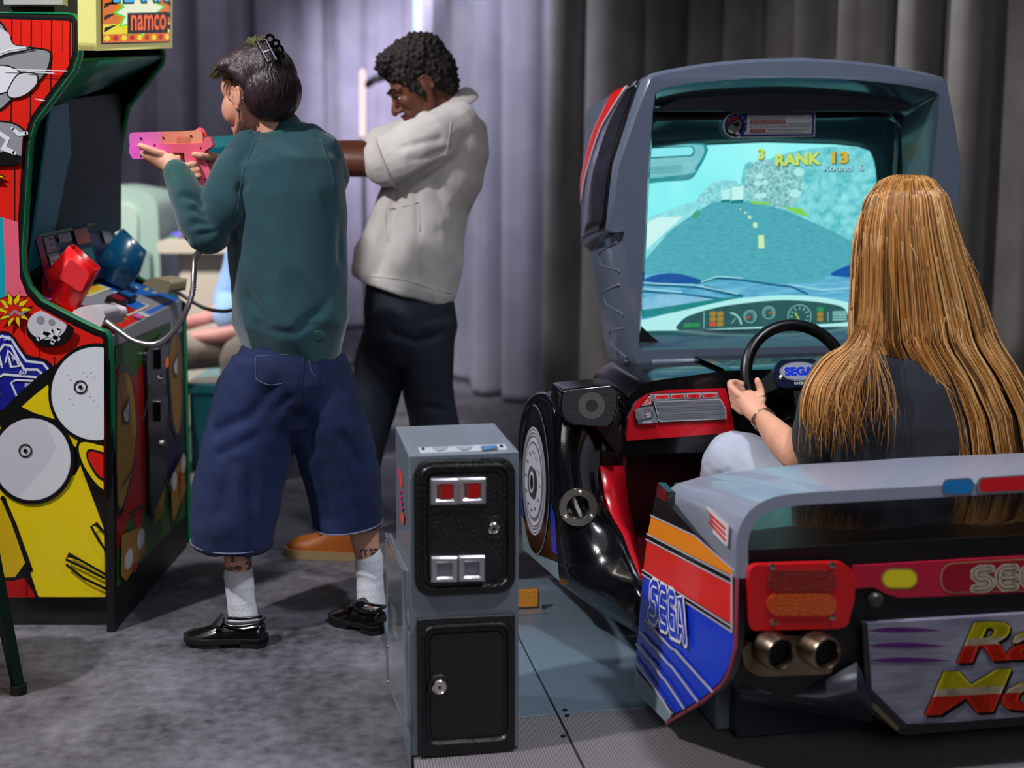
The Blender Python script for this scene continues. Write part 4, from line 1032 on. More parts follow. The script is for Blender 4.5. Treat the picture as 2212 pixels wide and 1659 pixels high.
for u, v in ((US+.02, .43), (US+.018, .40), (US-.012, .3), (US+.02, 1.1), (US-.012, .1)):
    mb = MB(); mb.lathe(car(u, v, .030), (0, 0, 1), [(.006, 0), (.005, .003), (.001, .0035)], mk_sat, 12); mb.build('deck_bolt', plat)
# amber reflector on its bracket
mb = MB(); g0 = cv(1168, 1338, 1.12); u0, z0 = cuz(1168, 1338, 1.12)
mb.box((u0-.12, 1.05, .03), (u0, 1.17, .034), M('bracket_alu', '#8b8d90', .4, metal=.5), car); mb.box((u0-.12, 1.10, .03), (u0-.008, 1.106, .090), _mats['bracket_alu'], car)
mb.prism([car(u0-.006, 1.075, .034), car(u0-.006, 1.10, .034), car(u0-.006, 1.10, .075)], CU*-.003, _mats['bracket_alu'])
br = mb.build('reflector_bracket', plat)
mb = MB(); mb.box((u0-.115, 1.088, .040), (u0-.014, 1.0995, .088), M('amber', '#d98a10', .25, bump=.8, bscale=260, coat=.5, emis=.08), car); mb.build('amber_reflector', br, bevel=.002)
# ================================================================ coin box
# own frame: front-left-bottom corner, same 10 degree heading
k0 = G(890, 1639, .03); k1 = G(1121, 1620, .03); kw = (k1-k0).length; kd = .30
KA = atan2(k1.y-k0.y, k1.x-k0.x); KU = V((cos(KA), sin(KA), 0)); KV = V((-sin(KA), cos(KA), 0))
def kb(a, b_, z): return k0+KU*a+KV*b_+V((0, 0, z-.03))
pk = Plane(kb(0, 0, .1), kb(.2, 0, .1), kb(0, 0, .5))
kh = pk(880, 986).z
coin = thing('coin_box', 'free-standing grey coin pedestal with two black doors and coin slots, left of the racing machine', 'coin box', tuple(k0), KA)
m_kg = M('coin_box_grey', '#6f7883', .38, coat=.3, var=.12, vscale=6, metal=.1); m_kb = M('coin_door_black', '#101011', .38, bump=.35, bscale=150, coat=.2)
mb = MB(); mb.box((0, .004, .034), (kw, kd, kh), m_kg, kb); mb.box((-.004, .004, .002), (0, kd, .3), m_kg, kb); mb.build('housing', coin, bevel=.0022)
KN = -KV
def kp(px, py, off=0): return pk(px, py)+KN*off
def rr(x0, y0, x1, y1, r, n=6):
    """rounded rectangle on the box front, following its slight lean"""
    def q(x, y): return (x + (1612-y)*(-.010)*(1-(x-880)/242.), y-(x-1000)*(.028+.04*(y-985)/650))
    return [q(*p) for p in rpoly([(x0, y0), (x1, y0), (x1, y1), (x0, y1)], r, n)]
def raised(name, loops, mat, par, bev=0, sharp=30):
    mb = MB(); mb.loft([[kp(*p, o_) for p in lp] for lp, o_ in loops], mat); return mb.build(name, par, sharp=sharp)
# upper door
ud = raised('coin_door', [(rr(899, 990, 1113, 1284, 42), 0.0), (rr(899, 990, 1113, 1284, 42), .004), (rr(903, 994, 1109, 1280, 40), .006), (rr(909, 1001, 1103, 1273, 34), .006), (rr(911, 1004, 1101, 1270, 33), .0115), (rr(914, 1008, 1098, 1266, 31), .0115), (rr(918, 1012, 1094, 1262, 28), .004), (rr(926, 1020, 1086, 1256, 22), .0035), (rr(928, 1022, 1084, 1254, 22), .007)], m_kb, coin)
ld = raised('lower_door', [(rr(902, 1330, 1112, 1628, 10), 0.0), (rr(902, 1330, 1112, 1628, 10), .004), (rr(904, 1332, 1110, 1626, 10), .006), (rr(914, 1346, 1104, 1606, 30), .006), (rr(915, 1348, 1102, 1604, 30), .011), (rr(918, 1352, 1098, 1600, 27), .011), (rr(922, 1357, 1094, 1595, 24), .003), (rr(928, 1364, 1088, 1588, 20), .003), (rr(930, 1366, 1086, 1586, 18), .0065)], m_kb, coin)
# locks
def lock(px, py, par, base, dish=True, r=.0125):
    c = kp(px, py, base); 
    if dish: mb = MB(); mb.lathe(c-KN*.001, KN, [(.001, .0), (.026, .0), (.024, .003), (.016, .0015), (.001, .0015)], m_kb, 28); mb.build('lock_recess', par)
    mb = MB(); mb.lathe(c, KN, [(r+.003, 0), (r+.003, .006), (r+.001, .008), (r, .008), (r-.001, .0065), (.0005, .0065)], mk_chrome, 28); lo = mb.build('lock', par)
    mb = MB(); mb.lathe(c+KN*.0064, KN, [(.0035, 0), (.0035, .0008), (.0003, .0008)], mk_ink, 12); mb.build('keyhole', lo)
lock(1065, 1138, ud, .007, True, .009); lock(948, 1480, ld, .0065, True, .0125)
m_al = M('slot_aluminium', '#cfcbd0', .3, metal=.85, bump=.1, bscale=300)
def slot(x, y, w_, h_, par, lens):
    def q(i): return [(a, b_) for a, b_ in rpoly([(x+i, y+i), (x+w_-i, y+i-.6), (x+w_-i, y+h_-i-.6), (x+i, y+h_-i)], 2 if i < 8 else 1, 2)]
    mb = MB(); mb.loft([[kp(*p, o_) for p in q(i)] for i, o_ in ((0, .006), (0, .012), (3, .016), (9, .0165), (13, .013), (14, .008))], m_al); sl = mb.build('slot_frame', par, sharp=30)
    if lens == 'red':
        mb = MB(); mb.prism([kp(*p, .0095) for p in [(x+21, y+13), (x+w_-15, y+13), (x+w_-15, y+h_-15), (x+21, y+h_-15)]], KN*.006, M('button_red', '#9a0f12', .25, coat=.5, emis=.15)); mb.build('reject_button', sl, bevel=.001)
        mb = MB(); mb.prism([kp(*p, .0095) for p in [(x+15, y+13), (x+19, y+13), (x+19, y+h_-15), (x+15, y+h_-15)]], KN*.002, M('slot_brass', '#7c735a', .4, metal=.7)); mb.build('coin_entry', sl)
    else:
        mb = MB(); mb.prism([kp(*p, .009) for p in [(x+14, y+14), (x+w_-14, y+14), (x+w_-14, y+h_-16), (x+14, y+h_-16)]], KN*.002, M('return_flap', '#8f949c', .25, metal=.6)); mb.build('return_flap', sl, bevel=.001)
for x in (929, 988): slot(x, 1031 if x < 980 else 1029, 60, 57, ud, 'red')
for x in (930, 989): slot(x, 1199 if x < 980 else 1197, 57, 56, ud, 'steel')
# label strip on the lid
pt_ = Plane(kb(0, 0, kh), kb(1, 0, kh), kb(0, 1, kh)); 
lb = [(903, 968), (1091, 960), (1096, 972), (908, 980)]
mb = MB(); mb.prism([pt_(*p) for p in lb], V((0, 0, .0012)), M('label_clear', '#c3c6d0', .25, metal=.2)); d = Decal(lambda x, y: pt_(x, y)+V((0, 0, .0012)), (0, 0, 1), mb=mb)
for x in (914, 1083): d.poly(circ(x, 971-(x-914)*.035, 4, 10, 3), mk_ink)
for x in (932, 985): d.poly([(x, 969-(x-914)*.02), (x+36, 967-(x-914)*.02), (x+30, 974-(x-914)*.02), (x+14, 977-(x-914)*.02)], M('label_grey', '#8d929c', .4))
d.poly([(1038, 967), (1072, 964), (1076, 973), (1042, 976)], M('label_dark', '#51575f', .4)); d.poly([(1040, 972), (1070, 964), (1074, 967), (1048, 975)], M('label_blue', '#3d7fc0', .4))
mb.build('lid_label', coin)
# clear wallet screwed to the left side
pl_ = Plane(kb(0, 0, .1), kb(0, .3, .1), kb(0, 0, .5))
def ks(px, py, off=0): return pl_(px, py)-KU*off
m_cl = M('clear_plastic', '#dfe4ea', .08, trans=.85, ior=1.2, coat=.4)
mb = MB()
wal = [(844, 1152), (884, 1234), (888, 1560), (848, 1480)]
wal = [(846, 1152), (884, 1232), (889, 1562), (850, 1478)]
mb.prism([ks(*p, .001) for p in wal], -KU*.012, m_cl); wl = mb.build('leaflet_wallet', coin, bevel=.002)
mb = MB(); mb.tube([ks(*p, .012) for p in wal], .003, m_cl, n=6, loop=True, caps=False); mb.build('wallet_rim', wl)
mb = MB(); mb.prism([ks(*p, .004) for p in [(856, 1300), (868, 1322), (870, 1385), (858, 1360)]], -KU*.001, M('leaflet_white', '#d5dade', .6)); mb.build('leaflet', wl)
for p in ((848, 1160), (881, 1236), (886, 1395), (850, 1395), (850, 1472), (887, 1552)):
    mb = MB(); mb.lathe(ks(*p, .013), -KU, [(.004, 0), (.004, .003), (.001, .004)], mk_chrome, 10); mb.build('wallet_screw', wl)
# pink scribble sticker
mb = MB(); d = Decal(pl_, -KU, mb=mb, start=3)
mpk = M('scribble_pink', '#d8276a', .5); mor = M('scribble_orange', '#e24a2a', .5)
d.poly(spl([(863, 1012), (868, 1022), (871, 1050), (867, 1052), (862, 1030)], 4, True), mor); d.stroke([(862, 1014), (865, 1042), (869, 1050)], 2, mpk)
for k in range(4): d.poly(circ(866+k*1.6, 1062+k*12, 2.2, 10, 5), mpk)
d.poly(spl([(871, 1104), (876, 1116), (874, 1132), (869, 1118)], 4, True), mor)
mb.build('side_scribble', coin)
# ================================================================ shooting cabinet, left
XF = -1.048; YN = 3.41; YR = 4.18
cab = thing('shooting_cabinet', 'red and yellow light-gun arcade cabinet with green edging and two empty gun holsters', 'arcade cabinet', (XF, YN, 0))
pn = Plane(P(0, 0, YN), P(100, 0, YN), P(0, 100, YN)); NN = V((0, -1, 0))
c_green = M('edge_green', '#0c7a4c', .3, coat=.3); c_dk = M('cab_black', '#121213', .45); c_in = M('cab_green_dark', '#06281c', .5); c_teal = M('cab_teal', '#0f5a68', .35)
c_red = M('art_red', '#e2261c', .25, coat=.4, var=.12, vscale=3); c_rdk = M('art_red_deep', '#b01312', .3, coat=.4); c_yel = M('art_yellow', '#ecd014', .25, coat=.4); c_yel2 = M('art_yellow_deep', '#d8b40e', .25, coat=.4)
c_wh = M('art_white', '#dfe3ea', .25, coat=.4); c_wg = M('art_pale', '#cfcdd6', .25, coat=.4); c_ink = M('art_black', '#171516', .3, coat=.4); c_nav = M('art_navy', '#1c2290', .3, coat=.4); c_gr = M('art_grey', '#8f9298', .3, coat=.4); c_cy = M('art_cyan', '#16a2b4', .3); c_pk = M('art_pink', '#e8627e', .3)
near = [(-160, 26), (140, 30), (160, 33), (170, 46), (171, 118), (160, 152), (78, 262), (66, 300), (60, 380), (50, 540), (52, 585), (64, 620), (90, 650), (150, 682), (212, 712), (230, 718), (237, 732), (240, 800), (248, 1378), (-160, 1360)]
side3 = [pn(*p) for p in near]
mb = MB(); mb.prism(side3, V((0, .022, 0)), c_dk)
def cen2(L_): return (sum(p[0] for p in L_)/len(L_), sum(p[1] for p in L_)/len(L_))
def inset(L_, k):
    out = []; n = len(L_)
    for i in range(n):
        a, p, b_ = V(L_[i-1]), V(L_[i]), V(L_[(i+1) % n]); t = ((p-a).normalized()+(b_-p).normalized()).normalized(); out.append((p.x-t.y*k, p.y+t.x*k))
    return out
bord = inset(near, 8); art = inset(near, 15)
art = [(x, min(y, 1283)) for x, y in art]
d = Decal(pn, NN, mb=mb, step=.0005)
d.poly([p for p in bord], c_ink); d.poly(art, c_red)
import itertools
def in_art(x, y):
    c = False; n = len(art)
    for i in range(n):
        (x1, y1), (x2, y2) = art[i], art[i-1]
        if (y1 > y) != (y2 > y) and x < (x2-x1)*(y-y1)/(y2-y1)+x1: c = not c
    return c
def clip(poly):
    """clip a shape to the art outline (right/upper edge) with a fine scan"""
    out = []
    for (x, y) in poly:
        if not in_art(x, y):
            lo, hi = 0., 1.
            cx_, cy_ = cen2(poly)
            cx_, cy_ = (min(cx_, 40), cy_) if not in_art(cx_, cy_) else (cx_, cy_)
            for _ in range(14):
                m_ = (lo+hi)/2; q = (cx_+(x-cx_)*m_, cy_+(y-cy_)*m_)
                if in_art(*q): lo = m_
                else: hi = m_
            out.append((cx_+(x-cx_)*lo, cy_+(y-cy_)*lo))
        else: out.append((x, y))
    return out
# plank lines
for x in (26, 68, 112, 152):
    for y0, y1 in ((44, 300),):
        d.stroke([(x, y0), (x-2, y1 if x < 60 else (262 if x < 80 else 230-(x-80)*.9))], 2.6, c_ink, cap=False); d.k -= 1
for x, y0, y1 in ((32, 360, 620), (-6, 360, 620), (165, 745, 780), (118, 770, 830), (86, 690, 780)): d.stroke([(x, y0), (x, y1)], 2.6, c_ink, cap=False); d.k -= 1
d.up()
for x in (135, 160, 45, 90): d.stroke([(x, 46), (x, 110)], 1.2, c_rdk); d.k -= 1
d.up()
# cyan and pink wash low left of the screen edge
d.poly([(-60, 470), (8, 470), (14, 640), (-60, 660)], c_cy); d.poly([(8, 470), (40, 480), (44, 600), (60, 640), (14, 640)], c_pk)
# grey cap / cloud drawing, generic
def blob(pts, fill, o=5, n=6):
    q = spl(pts, n, True); d.poly(clip(q), c_ink); c_ = cen2(pts)
    inn_ = inset(q, o) if abs(o) > 0 else q
    a0 = abs(sum(q[i-1][0]*q[i][1]-q[i][0]*q[i-1][1] for i in range(len(q)))); a1 = abs(sum(inn_[i-1][0]*inn_[i][1]-inn_[i][0]*inn_[i-1][1] for i in range(len(inn_))))
    if a1 > a0: inn_ = inset(q, -o)
    d.poly(clip(inn_), fill)
blob([(-40, 30), (6, 50), (28, 92), (60, 100), (106, 108), (112, 130), (98, 165), (70, 190), (30, 215), (0, 240), (-40, 245)], c_gr, 4)
blob([(-40, 150), (10, 140), (45, 155), (48, 180), (20, 200), (-40, 205)], c_wh, 3); blob([(40, 160), (78, 158), (84, 180), (60, 205), (30, 214), (16, 200)], c_wg, 3)
d.poly(spl([(-20, 60), (18, 70), (30, 96), (60, 104), (40, 112), (-20, 120)], 4, True), c_wg); d.stroke([(-30, 134), (20, 116), (76, 106)], 3, c_ink); d.stroke([(-30, 126), (20, 108), (60, 102)], 4, c_wh)
blob([(-30, 270), (20, 262), (56, 280), (66, 310), (62, 345), (30, 358), (-30, 350)], c_gr, 4); d.poly(clip([(-30, 335), (20, 326), (62, 335), (50, 356), (-30, 360)]), c_ink)
d.stroke([(-10, 280), (20, 300), (10, 320), (34, 330)], 9, c_wh); d.stroke([(30, 278), (44, 290), (60, 288)], 8, c_wh)
d.poly([(-10, 370), (18, 382), (4, 384), (12, 394), (-10, 392)], c_ink); d.poly([(-10, 373), (12, 382), (-2, 384), (4, 391), (-10, 389)], c_yel)
for y, x0, x1 in ((150, 10, 148), (155, 60, 120), (214, 80, 100)): d.stroke([(x0, y), (x1, y+4)], 2.2, c_wh); d.k -= 1
d.up()
# star burst
def burst(cx, cy, r0, r1, n, ph=0., sx=1, sy=1): return [(cx+(r1 if i % 2 else r0)*cos(ph+pi*i/n)*sx, cy+(r1 if i % 2 else r0)*sin(ph+pi*i/n)*sy) for i in range(2*n)]
d.poly(clip(burst(34, 668, 44, 22, 10)), c_ink); d.poly(clip(burst(34, 668, 39, 20, 10)), c_yel); d.poly(burst(34, 670, 27, 13, 10, .2), c_dk); d.poly(burst(34, 670, 24, 11, 10, .2), c_red); d.stroke([(26, 680), (36, 670), (48, 678), (60, 672)], 5, c_gr)
# round grey skull-like medallion
q = [p for p in circ(112, 708, 52, 40, 40)]; d.poly(clip(q), c_ink); d.poly(clip(circ(106, 700, 42, 30, 32)), c_wg); d.poly(circ(92, 690, 9, 16), c_gr); d.poly(circ(116, 694, 7, 16), c_gr)
for a, b_ in (((88, 730), (120, 712)), ((118, 738), (132, 708)), ((98, 716), (130, 730))): d.stroke([a, b_], 9, c_wh); d.k -= 1
d.up()
# navy target with pale contour lines and numbers
d.poly(clip(spl([(-40, 730), (0, 715), (22, 715), (40, 730), (60, 762), (105, 775), (116, 800), (60, 850), (20, 885), (-40, 880)], 4, True)), c_ink)
d.poly(clip(spl([(-40, 734), (0, 720), (22, 720), (38, 736), (58, 768), (100, 780), (110, 800), (56, 848), (18, 880), (-40, 876)], 4, True)), c_nav)
for L_, w_ in (([(-10, 735), (10, 724), (30, 730), (44, 752), (62, 778), (98, 782), (112, 800)], 5), ([(10, 790), (2, 760), (14, 742), (30, 745), (42, 768), (58, 796), (86, 796), (104, 812)], 5), ([(14, 800), (34, 800), (62, 800), (92, 808)], 0.1), ([(18, 780), (24, 755), (38, 770), (48, 788), (30, 790), (24, 766)], 4), ([(4, 850), (0, 815), (14, 806), (60, 810), (84, 812), (96, 824)], 5), ([(48, 866), (30, 824), (40, 818), (80, 820), (92, 832)], 4), ([(62, 852), (60, 846), (76, 842)], 4)): d.stroke(L_, w_, c_wh)
for t, x, y in (('50', 16, 733), ('90', 34, 777), ('60', 50, 806), ('80', 62, 834)): d.text(t, [(x-2, y), (x+14, y), (x+14, y-10), (x-2, y-10)], c_wh, .02)
# big generic yellow shape with pale discs (abstract stand-in art)
d.poly(clip(spl([(-60, 900), (0, 890), (50, 845), (110, 795), (190, 755), (260, 760), (262, 1000), (262, 1290), (150, 1290), (60, 1260), (-60, 1262)], 6, True)), c_ink)
d.poly([(54, 875), (82, 850), (110, 828), (124, 870), (136, 905), (80, 888)], c_yel)
d.poly(clip([(-60, 905), (0, 895), (60, 1060), (170, 1020), (180, 1000), (232, 1140), (234, 1283), (90, 1283), (20, 1070), (-60, 1075)]), c_yel)
d.poly([(150, 925), (176, 940), (172, 962), (160, 955)], c_yel)
d.poly(clip([(-60, 1082), (14, 1072), (62, 1210), (40, 1240), (-60, 1245)]), c_yel2); d.stroke([(14, 1070), (40, 1130), (74, 1225)], 9, c_ink); d.poly(clip([(-60, 1252), (36, 1248), (66, 1240), (84, 1283), (-60, 1283)]), c_rdk)
for x in (20, 66, -10): d.stroke([(x, 1252), (x, 1282)], 2.5, c_ink, cap=False); d.k -= 1
d.up()
d.stroke([(62, 1240), (90, 1283)], 5, c_ink, cap=False)
big1 = [(233 if x > 233 else x, y) for x, y in circ(216, 846, 104, 48, 108)]
d.poly(big1, c_ink); d.poly([(232 if x > 232 else x, y) for x, y in circ(216, 846, 97, 48, 100)], c_wh)
d.poly(circ(78, 987, 92, 48, 97), c_ink); d.poly(circ(78, 987, 83, 48, 88), c_wg); d.poly(arc(78, 987, 82, -70, 110, 20, 87)+[(110, 1000), (130, 960)], M('art_pale2', '#dcdbe2', .25, coat=.4))
# bull's-eye rings instead of any face
for cx, cy in ((182, 832), (64, 968)):
    d.stroke(circ(cx, cy, 13, 20, 13), 3.2, c_ink, closed=True); d.poly(circ(cx, cy, 4.5, 14), c_ink)
d.poly([(min(x, 233), y) for x, y in spl([(180, 945), (215, 948), (262, 970), (262, 1060), (225, 1055), (190, 1015), (174, 970)], 6, True)], c_ink)
d.poly([(min(x, 232), y) for x, y in spl([(184, 951), (215, 954), (250, 972), (262, 1050), (228, 1048), (196, 1010), (180, 972)], 6, True)], c_yel)
d.poly([(min(x, 233), y) for x, y in spl([(200, 965), (222, 968), (262, 985), (262, 1040), (225, 1030), (205, 1005), (195, 980)], 6, True)], c_ink)
d.poly([(min(x, 232), y) for x, y in spl([(203, 970), (222, 973), (262, 990), (262, 1034), (227, 1024), (209, 1002), (199, 982)], 6, True)], c_red)
d.stroke([(238, 1182), (222, 1160), (206, 1130), (216, 1124), (234, 1142)], 5.5, c_ink); d.stroke([(233, 1240), (190, 1218), (152, 1200), (158, 1190), (180, 1200), (236, 1232)], 5.5, c_ink); d.stroke([(236, 1262), (190, 1240), (154, 1212)], 5.5, c_ink)
for x, y in ((155, 806), (190, 800), (206, 801), (196, 842), (160, 858), (212, 862)): d.poly(circ(x, y, 2.0, 8, 1.3), c_gr); d.k -= 1
cside = mb.build('near_side_panel', cab, sharp=30)
mb = MB(); mb.tube([p+V((0, .011, 0)) for p in side3], .006, c_green, n=8, loop=True, caps=False, bdir=(0, 1, 0), rb=.014); mb.build('edge_moulding', cside)
# far side panel
pfp = Plane(P(0, 0, YR), P(100, 0, YR), P(0, 100, YR))
far = [(100, 60), (348, 100), (354, 116), (352, 136), (278, 232), (264, 300), (243, 470), (240, 500), (300, 600), (380, 645), (398, 655), (410, 1190), (100, 1150)]
far3 = [pfp(*p) for p in far]
mb = MB(); mb.prism(far3, V((0, .022, 0)), M('far_panel_black', '#040606', .9, spec=.1)); fs_ = mb.build('far_side_panel', cab)
mb = MB(); mb.tube([p+V((0, .0, 0)) for p in far3[1:12]], .007, c_green, n=8, bdir=(0, 1, 0)); mb.build('edge_moulding', fs_)
# inside: top soffit, screen, lower card
def yb(px, py, X): return PX(px, py, X)
mb = MB(); mb.poly([pn(166, 128)+V((0, .02, 0)), pfp(352, 122), pfp(250, 180), pn(90, 228)+V((0, .02, 0))], M('soffit_green', '#0f7d58', .45)); mb.build('soffit', cab, solid=.01)
scr = [pn(64, 230), pfp(205, 212), pfp(205, 478), pn(46, 600)]
scr = [P(100, 232, 3.45), P(205, 205, 4.15), P(212, 480, 4.15), P(52, 590, 3.45)]
mb = MB(); mb.prism([P(80, 225, 3.44), P(262, 200, 4.16), P(262, 495, 4.16), P(40, 615, 3.44)], V((-.02, 0, 0)), c_in); mb.build('screen_surround', cab)
def bl2(q, x, y): return (q[0]*(1-x)+q[1]*x)*(1-y)+(q[3]*(1-x)+q[2]*x)*y
mb = MB(); sq = [p+V((.012, 0, 0)) for p in scr]; mb.prism(sq, V((-.006, 0, 0)), M('dim_screen', '#0b4450', .5, emis=.16)); mb.build('game_screen', cab)
cardq = [P(52, 512, 3.47)+V((.03, 0, 0)), P(214, 478, 4.1)+V((.03, 0, 0)), P(240, 585, 4.14)+V((.05, 0, 0)), P(66, 630, 3.47)+V((.05, 0, 0))]
ncq = (cardq[1]-cardq[0]).cross(cardq[3]-cardq[0]).normalized(); ncq = ncq if ncq.x > 0 else -ncq
mb = MB(); mb.prism(cardq, -ncq*.004, M('card_navy', '#10183a', .4))
d = Decal(lambda x, y: bl2(cardq, x, y), ncq, mb=mb, step=.001)
cw2 = M('card_pale', '#7f8a94', .5)
for x0, y0, x1, y1, mt in ((.0, .02, .06, .98, M('card_crimson', '#6a0c2a', .4)), (.08, .05, .2, .32, cw2), (.08, .36, .2, .62, cw2), (.08, .66, .2, .95, cw2), (.24, .05, .40, .2, cw2), (.82, .02, .94, .4, cw2), (.82, .45, .94, .75, cw2), (.44, .02, .62, .3, M('card_orange', '#8a3f26', .4)), (.46, .4, .6, .75, M('card_teal', '#1f5a5c', .4)), (.28, .3, .36, .6, M('card_mauve', '#5b4a6a', .4)), (.0, -.03, .42, .01, M('card_green', '#2f7a2a', .4)), (.62, -.03, .8, .01, _mats['card_green'])):
    d.poly([(x0, y0), (x1, y0), (x1, y1), (x0, y1)], mt)
for k in range(9): d.stroke([(.09, .09+k*.1), (.19, .09+k*.1)], .02, M('card_text', '#3a424c', .5)); d.k -= 1
mb.build('instruction_card', cab)
# control deck
dk = [P(62, 640, 3.45), P(236, 590, 4.15), P(392, 648, 4.15), P(236, 730, 3.45)]
dn = (dk[1]-dk[0]).cross(dk[3]-dk[0]).normalized(); dn = dn if dn.z > 0 else -dn
# refit far edge so the deck is level
lip = V((0, 0, -.06))
mb = MB(); mb.prism(dk, V((0, 0, -.10)), M('deck_side_grey', '#9a9aa4', .35, metal=.2))
dkp = Plane(dk[0], dk[2], dk[3]); 
d = Decal(lambda x, y: bl2(dk, x, y), dn, mb=mb, step=.0008)      # x: near->far, y: back->front
c_blue = M('deck_blue', '#1769c8', .3)
d.poly([(0, 0), (.48, 0), (.48, .97), (0, .97)], c_red); d.poly([(.52, 0), (1, 0), (1, .97), (.52, .97)], c_blue); d.poly([(.47, 0), (.53, 0), (.53, 1), (.47, 1)], c_wg)
d.poly(burst(.80, .62, .24, .13, 11, .3, .8, 1.1), c_yel); d.poly(burst(.26, .66, .24, .12, 11, .1, .8, 1.1), c_yel)
d.poly([(.36, .40), (.66, .40), (.66, .86), (.36, .86)], M('deck_cream', '#cfc7b2', .4)); d.poly([(.385, .43), (.5, .43), (.5, .83), (.385, .83)], c_rdk); d.poly([(.5, .43), (.635, .43), (.635, .83), (.5, .83)], c_blue)
d.poly([(.38, .02), (.62, .02), (.66, .34), (.36, .34)], M('deck_cream', '#cfc7b2', .4)); d.poly([(.40, .1), (.60, .1), (.63, .30), (.39, .30)], c_yel); d.text('START', [(.42, .26), (.59, .26), (.58, .16), (.43, .16)], M('deck_orange', '#e09a30', .4), .03)
for x, y in ((.1, .4), (.12, .75), (.05, .15), (.4, .93), (.1, .93)): d.poly(circ(x, y, .03, 10, .05), M('deck_magenta', '#d05bc0', .4)); d.k -= 1
deck_ = mb.build('control_deck', cab, sharp=30)
mb_pts = lambda x, y, h=0: bl2(dk, x, y)+dn*h
for x, mt in ((.445, M('button_maroon', '#8c1022', .3)), (.575, M('button_blue', '#155a9c', .3))):
    mb = MB(); mb.prism([mb_pts(x-.045, .5, .0), mb_pts(x+.045, .5, .0), mb_pts(x+.045, .70, .0), mb_pts(x-.045, .70, .0)], dn*.025, c_dk); bt = mb.build('start_button', cab, bevel=.004)
    mb = MB(); mb.prism([mb_pts(x-.035, .53, .025), mb_pts(x+.035, .53, .025), mb_pts(x+.035, .67, .025), mb_pts(x-.035, .67, .025)], dn*.003, mt); mb.build('button_cap', bt, bevel=.001)
# holsters: open tubs leaning back, traced in the photo's plane at their depth
def holster(Yh, out, wall, name, mt, mt2, depth=.11):
    mb = MB(); f = [P(x, y, Yh) for x, y in out]
    off = V((-.012, .08, .0))
    fr = [p for p in f]; bk = [p+off for p in f]
    n = len(f)
    mb.poly(fr, mt); mb.poly(bk, mt)
    for i in range(n):
        if i == wall: continue
        mb.add([fr[i], fr[(i+1) % n], bk[(i+1) % n], bk[i]], [[0, 1, 2, 3]], mt2 if i in (wall+1,) else mt)
    return mb
mb = holster(3.50, [(92, 600), (150, 532), (206, 583), (163, 663), (158, 670), (94, 640)], 1, 'gun_holster', M('holster_red', '#d9131a', .3, coat=.3), M('holster_red_in', '#a50d14', .35)); h1 = mb.build('gun_holster', cab, solid=.005, sharp=30)
mb = MB(); mb.prism([P(*p, 3.495) for p in rpoly([(152, 558), (196, 590), (176, 632), (126, 600)], 8, 3)], V((0, -.003, 0)), M('holster_red_hi', '#e0343a', .25, coat=.4)); mb.build('holster_boss', h1)
mb = holster(3.93, [(208, 566), (260, 498), (309, 546), (296, 590), (276, 618), (270, 622), (212, 600)], 1, 'gun_holster', M('holster_blue', '#0c4f78', .3, coat=.3), M('holster_blue_in', '#0a3f63', .35)); mb.build('gun_holster', cab, solid=.005, sharp=30)
# cable bosses
mb = MB(); a = [P(152, 684, 3.47), P(158, 672, 3.47), P(172, 664, 3.47), P(196, 662, 3.47), P(224, 672, 3.47), P(228, 682, 3.47), P(218, 706, 3.47), P(200, 706, 3.47)]
mb.prism(a, V((.03, .10, .0)), M('boss_white', '#d5cfd6', .35)); mb.build('cable_boss', cab, bevel=.012, seg=3)
mb = MB(); a = [P(308, 614, 3.98), P(318, 602, 3.98), P(334, 600, 3.98), P(368, 608, 3.98), P(364, 634, 3.98), P(350, 634, 3.98)]
mb.prism(a, V((.03, .09, .0)), M('boss_tan', '#a69c80', .35)); mb.build('cable_boss', cab, bevel=.010, seg=3)
# front face, lower
def q4(a, b_, c_, e_): return [a, b_, c_, e_]
fr = [P(242, 770, 3.44), P(396, 690, 4.17), P(405, 1190, 4.17), P(248, 1378, 3.44)]
fr = [V((XF-.02, p.y, p.z)) for p in [PX(243, 755, XF-.02), PX(398, 680, XF-.02), PX(404, 1190, XF-.02), PX(247, 1374, XF-.02)]]
mb = MB(); mb.prism(fr, V((-.02, 0, 0)), c_dk)
d = Decal(lambda x, y: bl2(fr, x, y), (1, 0, 0), mb=mb, step=.0008)      # x near->far, y top->bottom
g_ = M('front_green', '#2c5a1e', .35); r_ = M('front_red', '#a31a18', .35); t_ = M('front_tan', '#9c7428', .35); nv = M('front_navy', '#1b2348', .35)
d.poly([(0.03, .0), (.97, 0), (.97, .84), (.03, .84)], g_)
d.poly([(.03, .06), (.22, .14), (.38, .10), (.42, .3), (.42, .6), (.3, .74), (.2, .62), (.03, .72)], r_); d.poly([(.62, .06), (.95, .04), (.95, .6), (.7, .66), (.62, .5)], nv)
d.poly(spl([(.03, .12), (.14, .08), (.24, .16), (.28, .34), (.18, .52), (.03, .58)], 5, True), c_ink); d.poly(spl([(.04, .14), (.13, .10), (.22, .17), (.26, .34), (.17, .50), (.04, .55)], 5, True), t_)
d.poly(spl([(.72, .08), (.84, .04), (.92, .14), (.93, .34), (.86, .5), (.76, .42), (.72, .25)], 5, True), c_ink); d.poly(spl([(.74, .10), (.84, .06), (.90, .15), (.91, .34), (.85, .47), (.78, .40), (.74, .25)], 5, True), t_)
for x, y in ((.12, .23), (.80, .17)): d.poly([(x-.04, y), (x+.05, y-.04), (x+.04, y+.06), (x-.02, y+.05)], c_ink).poly([(x-.03, y+.01), (x+.04, y-.02), (x+.03, y+.05), (x-.01, y+.04)], c_wg)
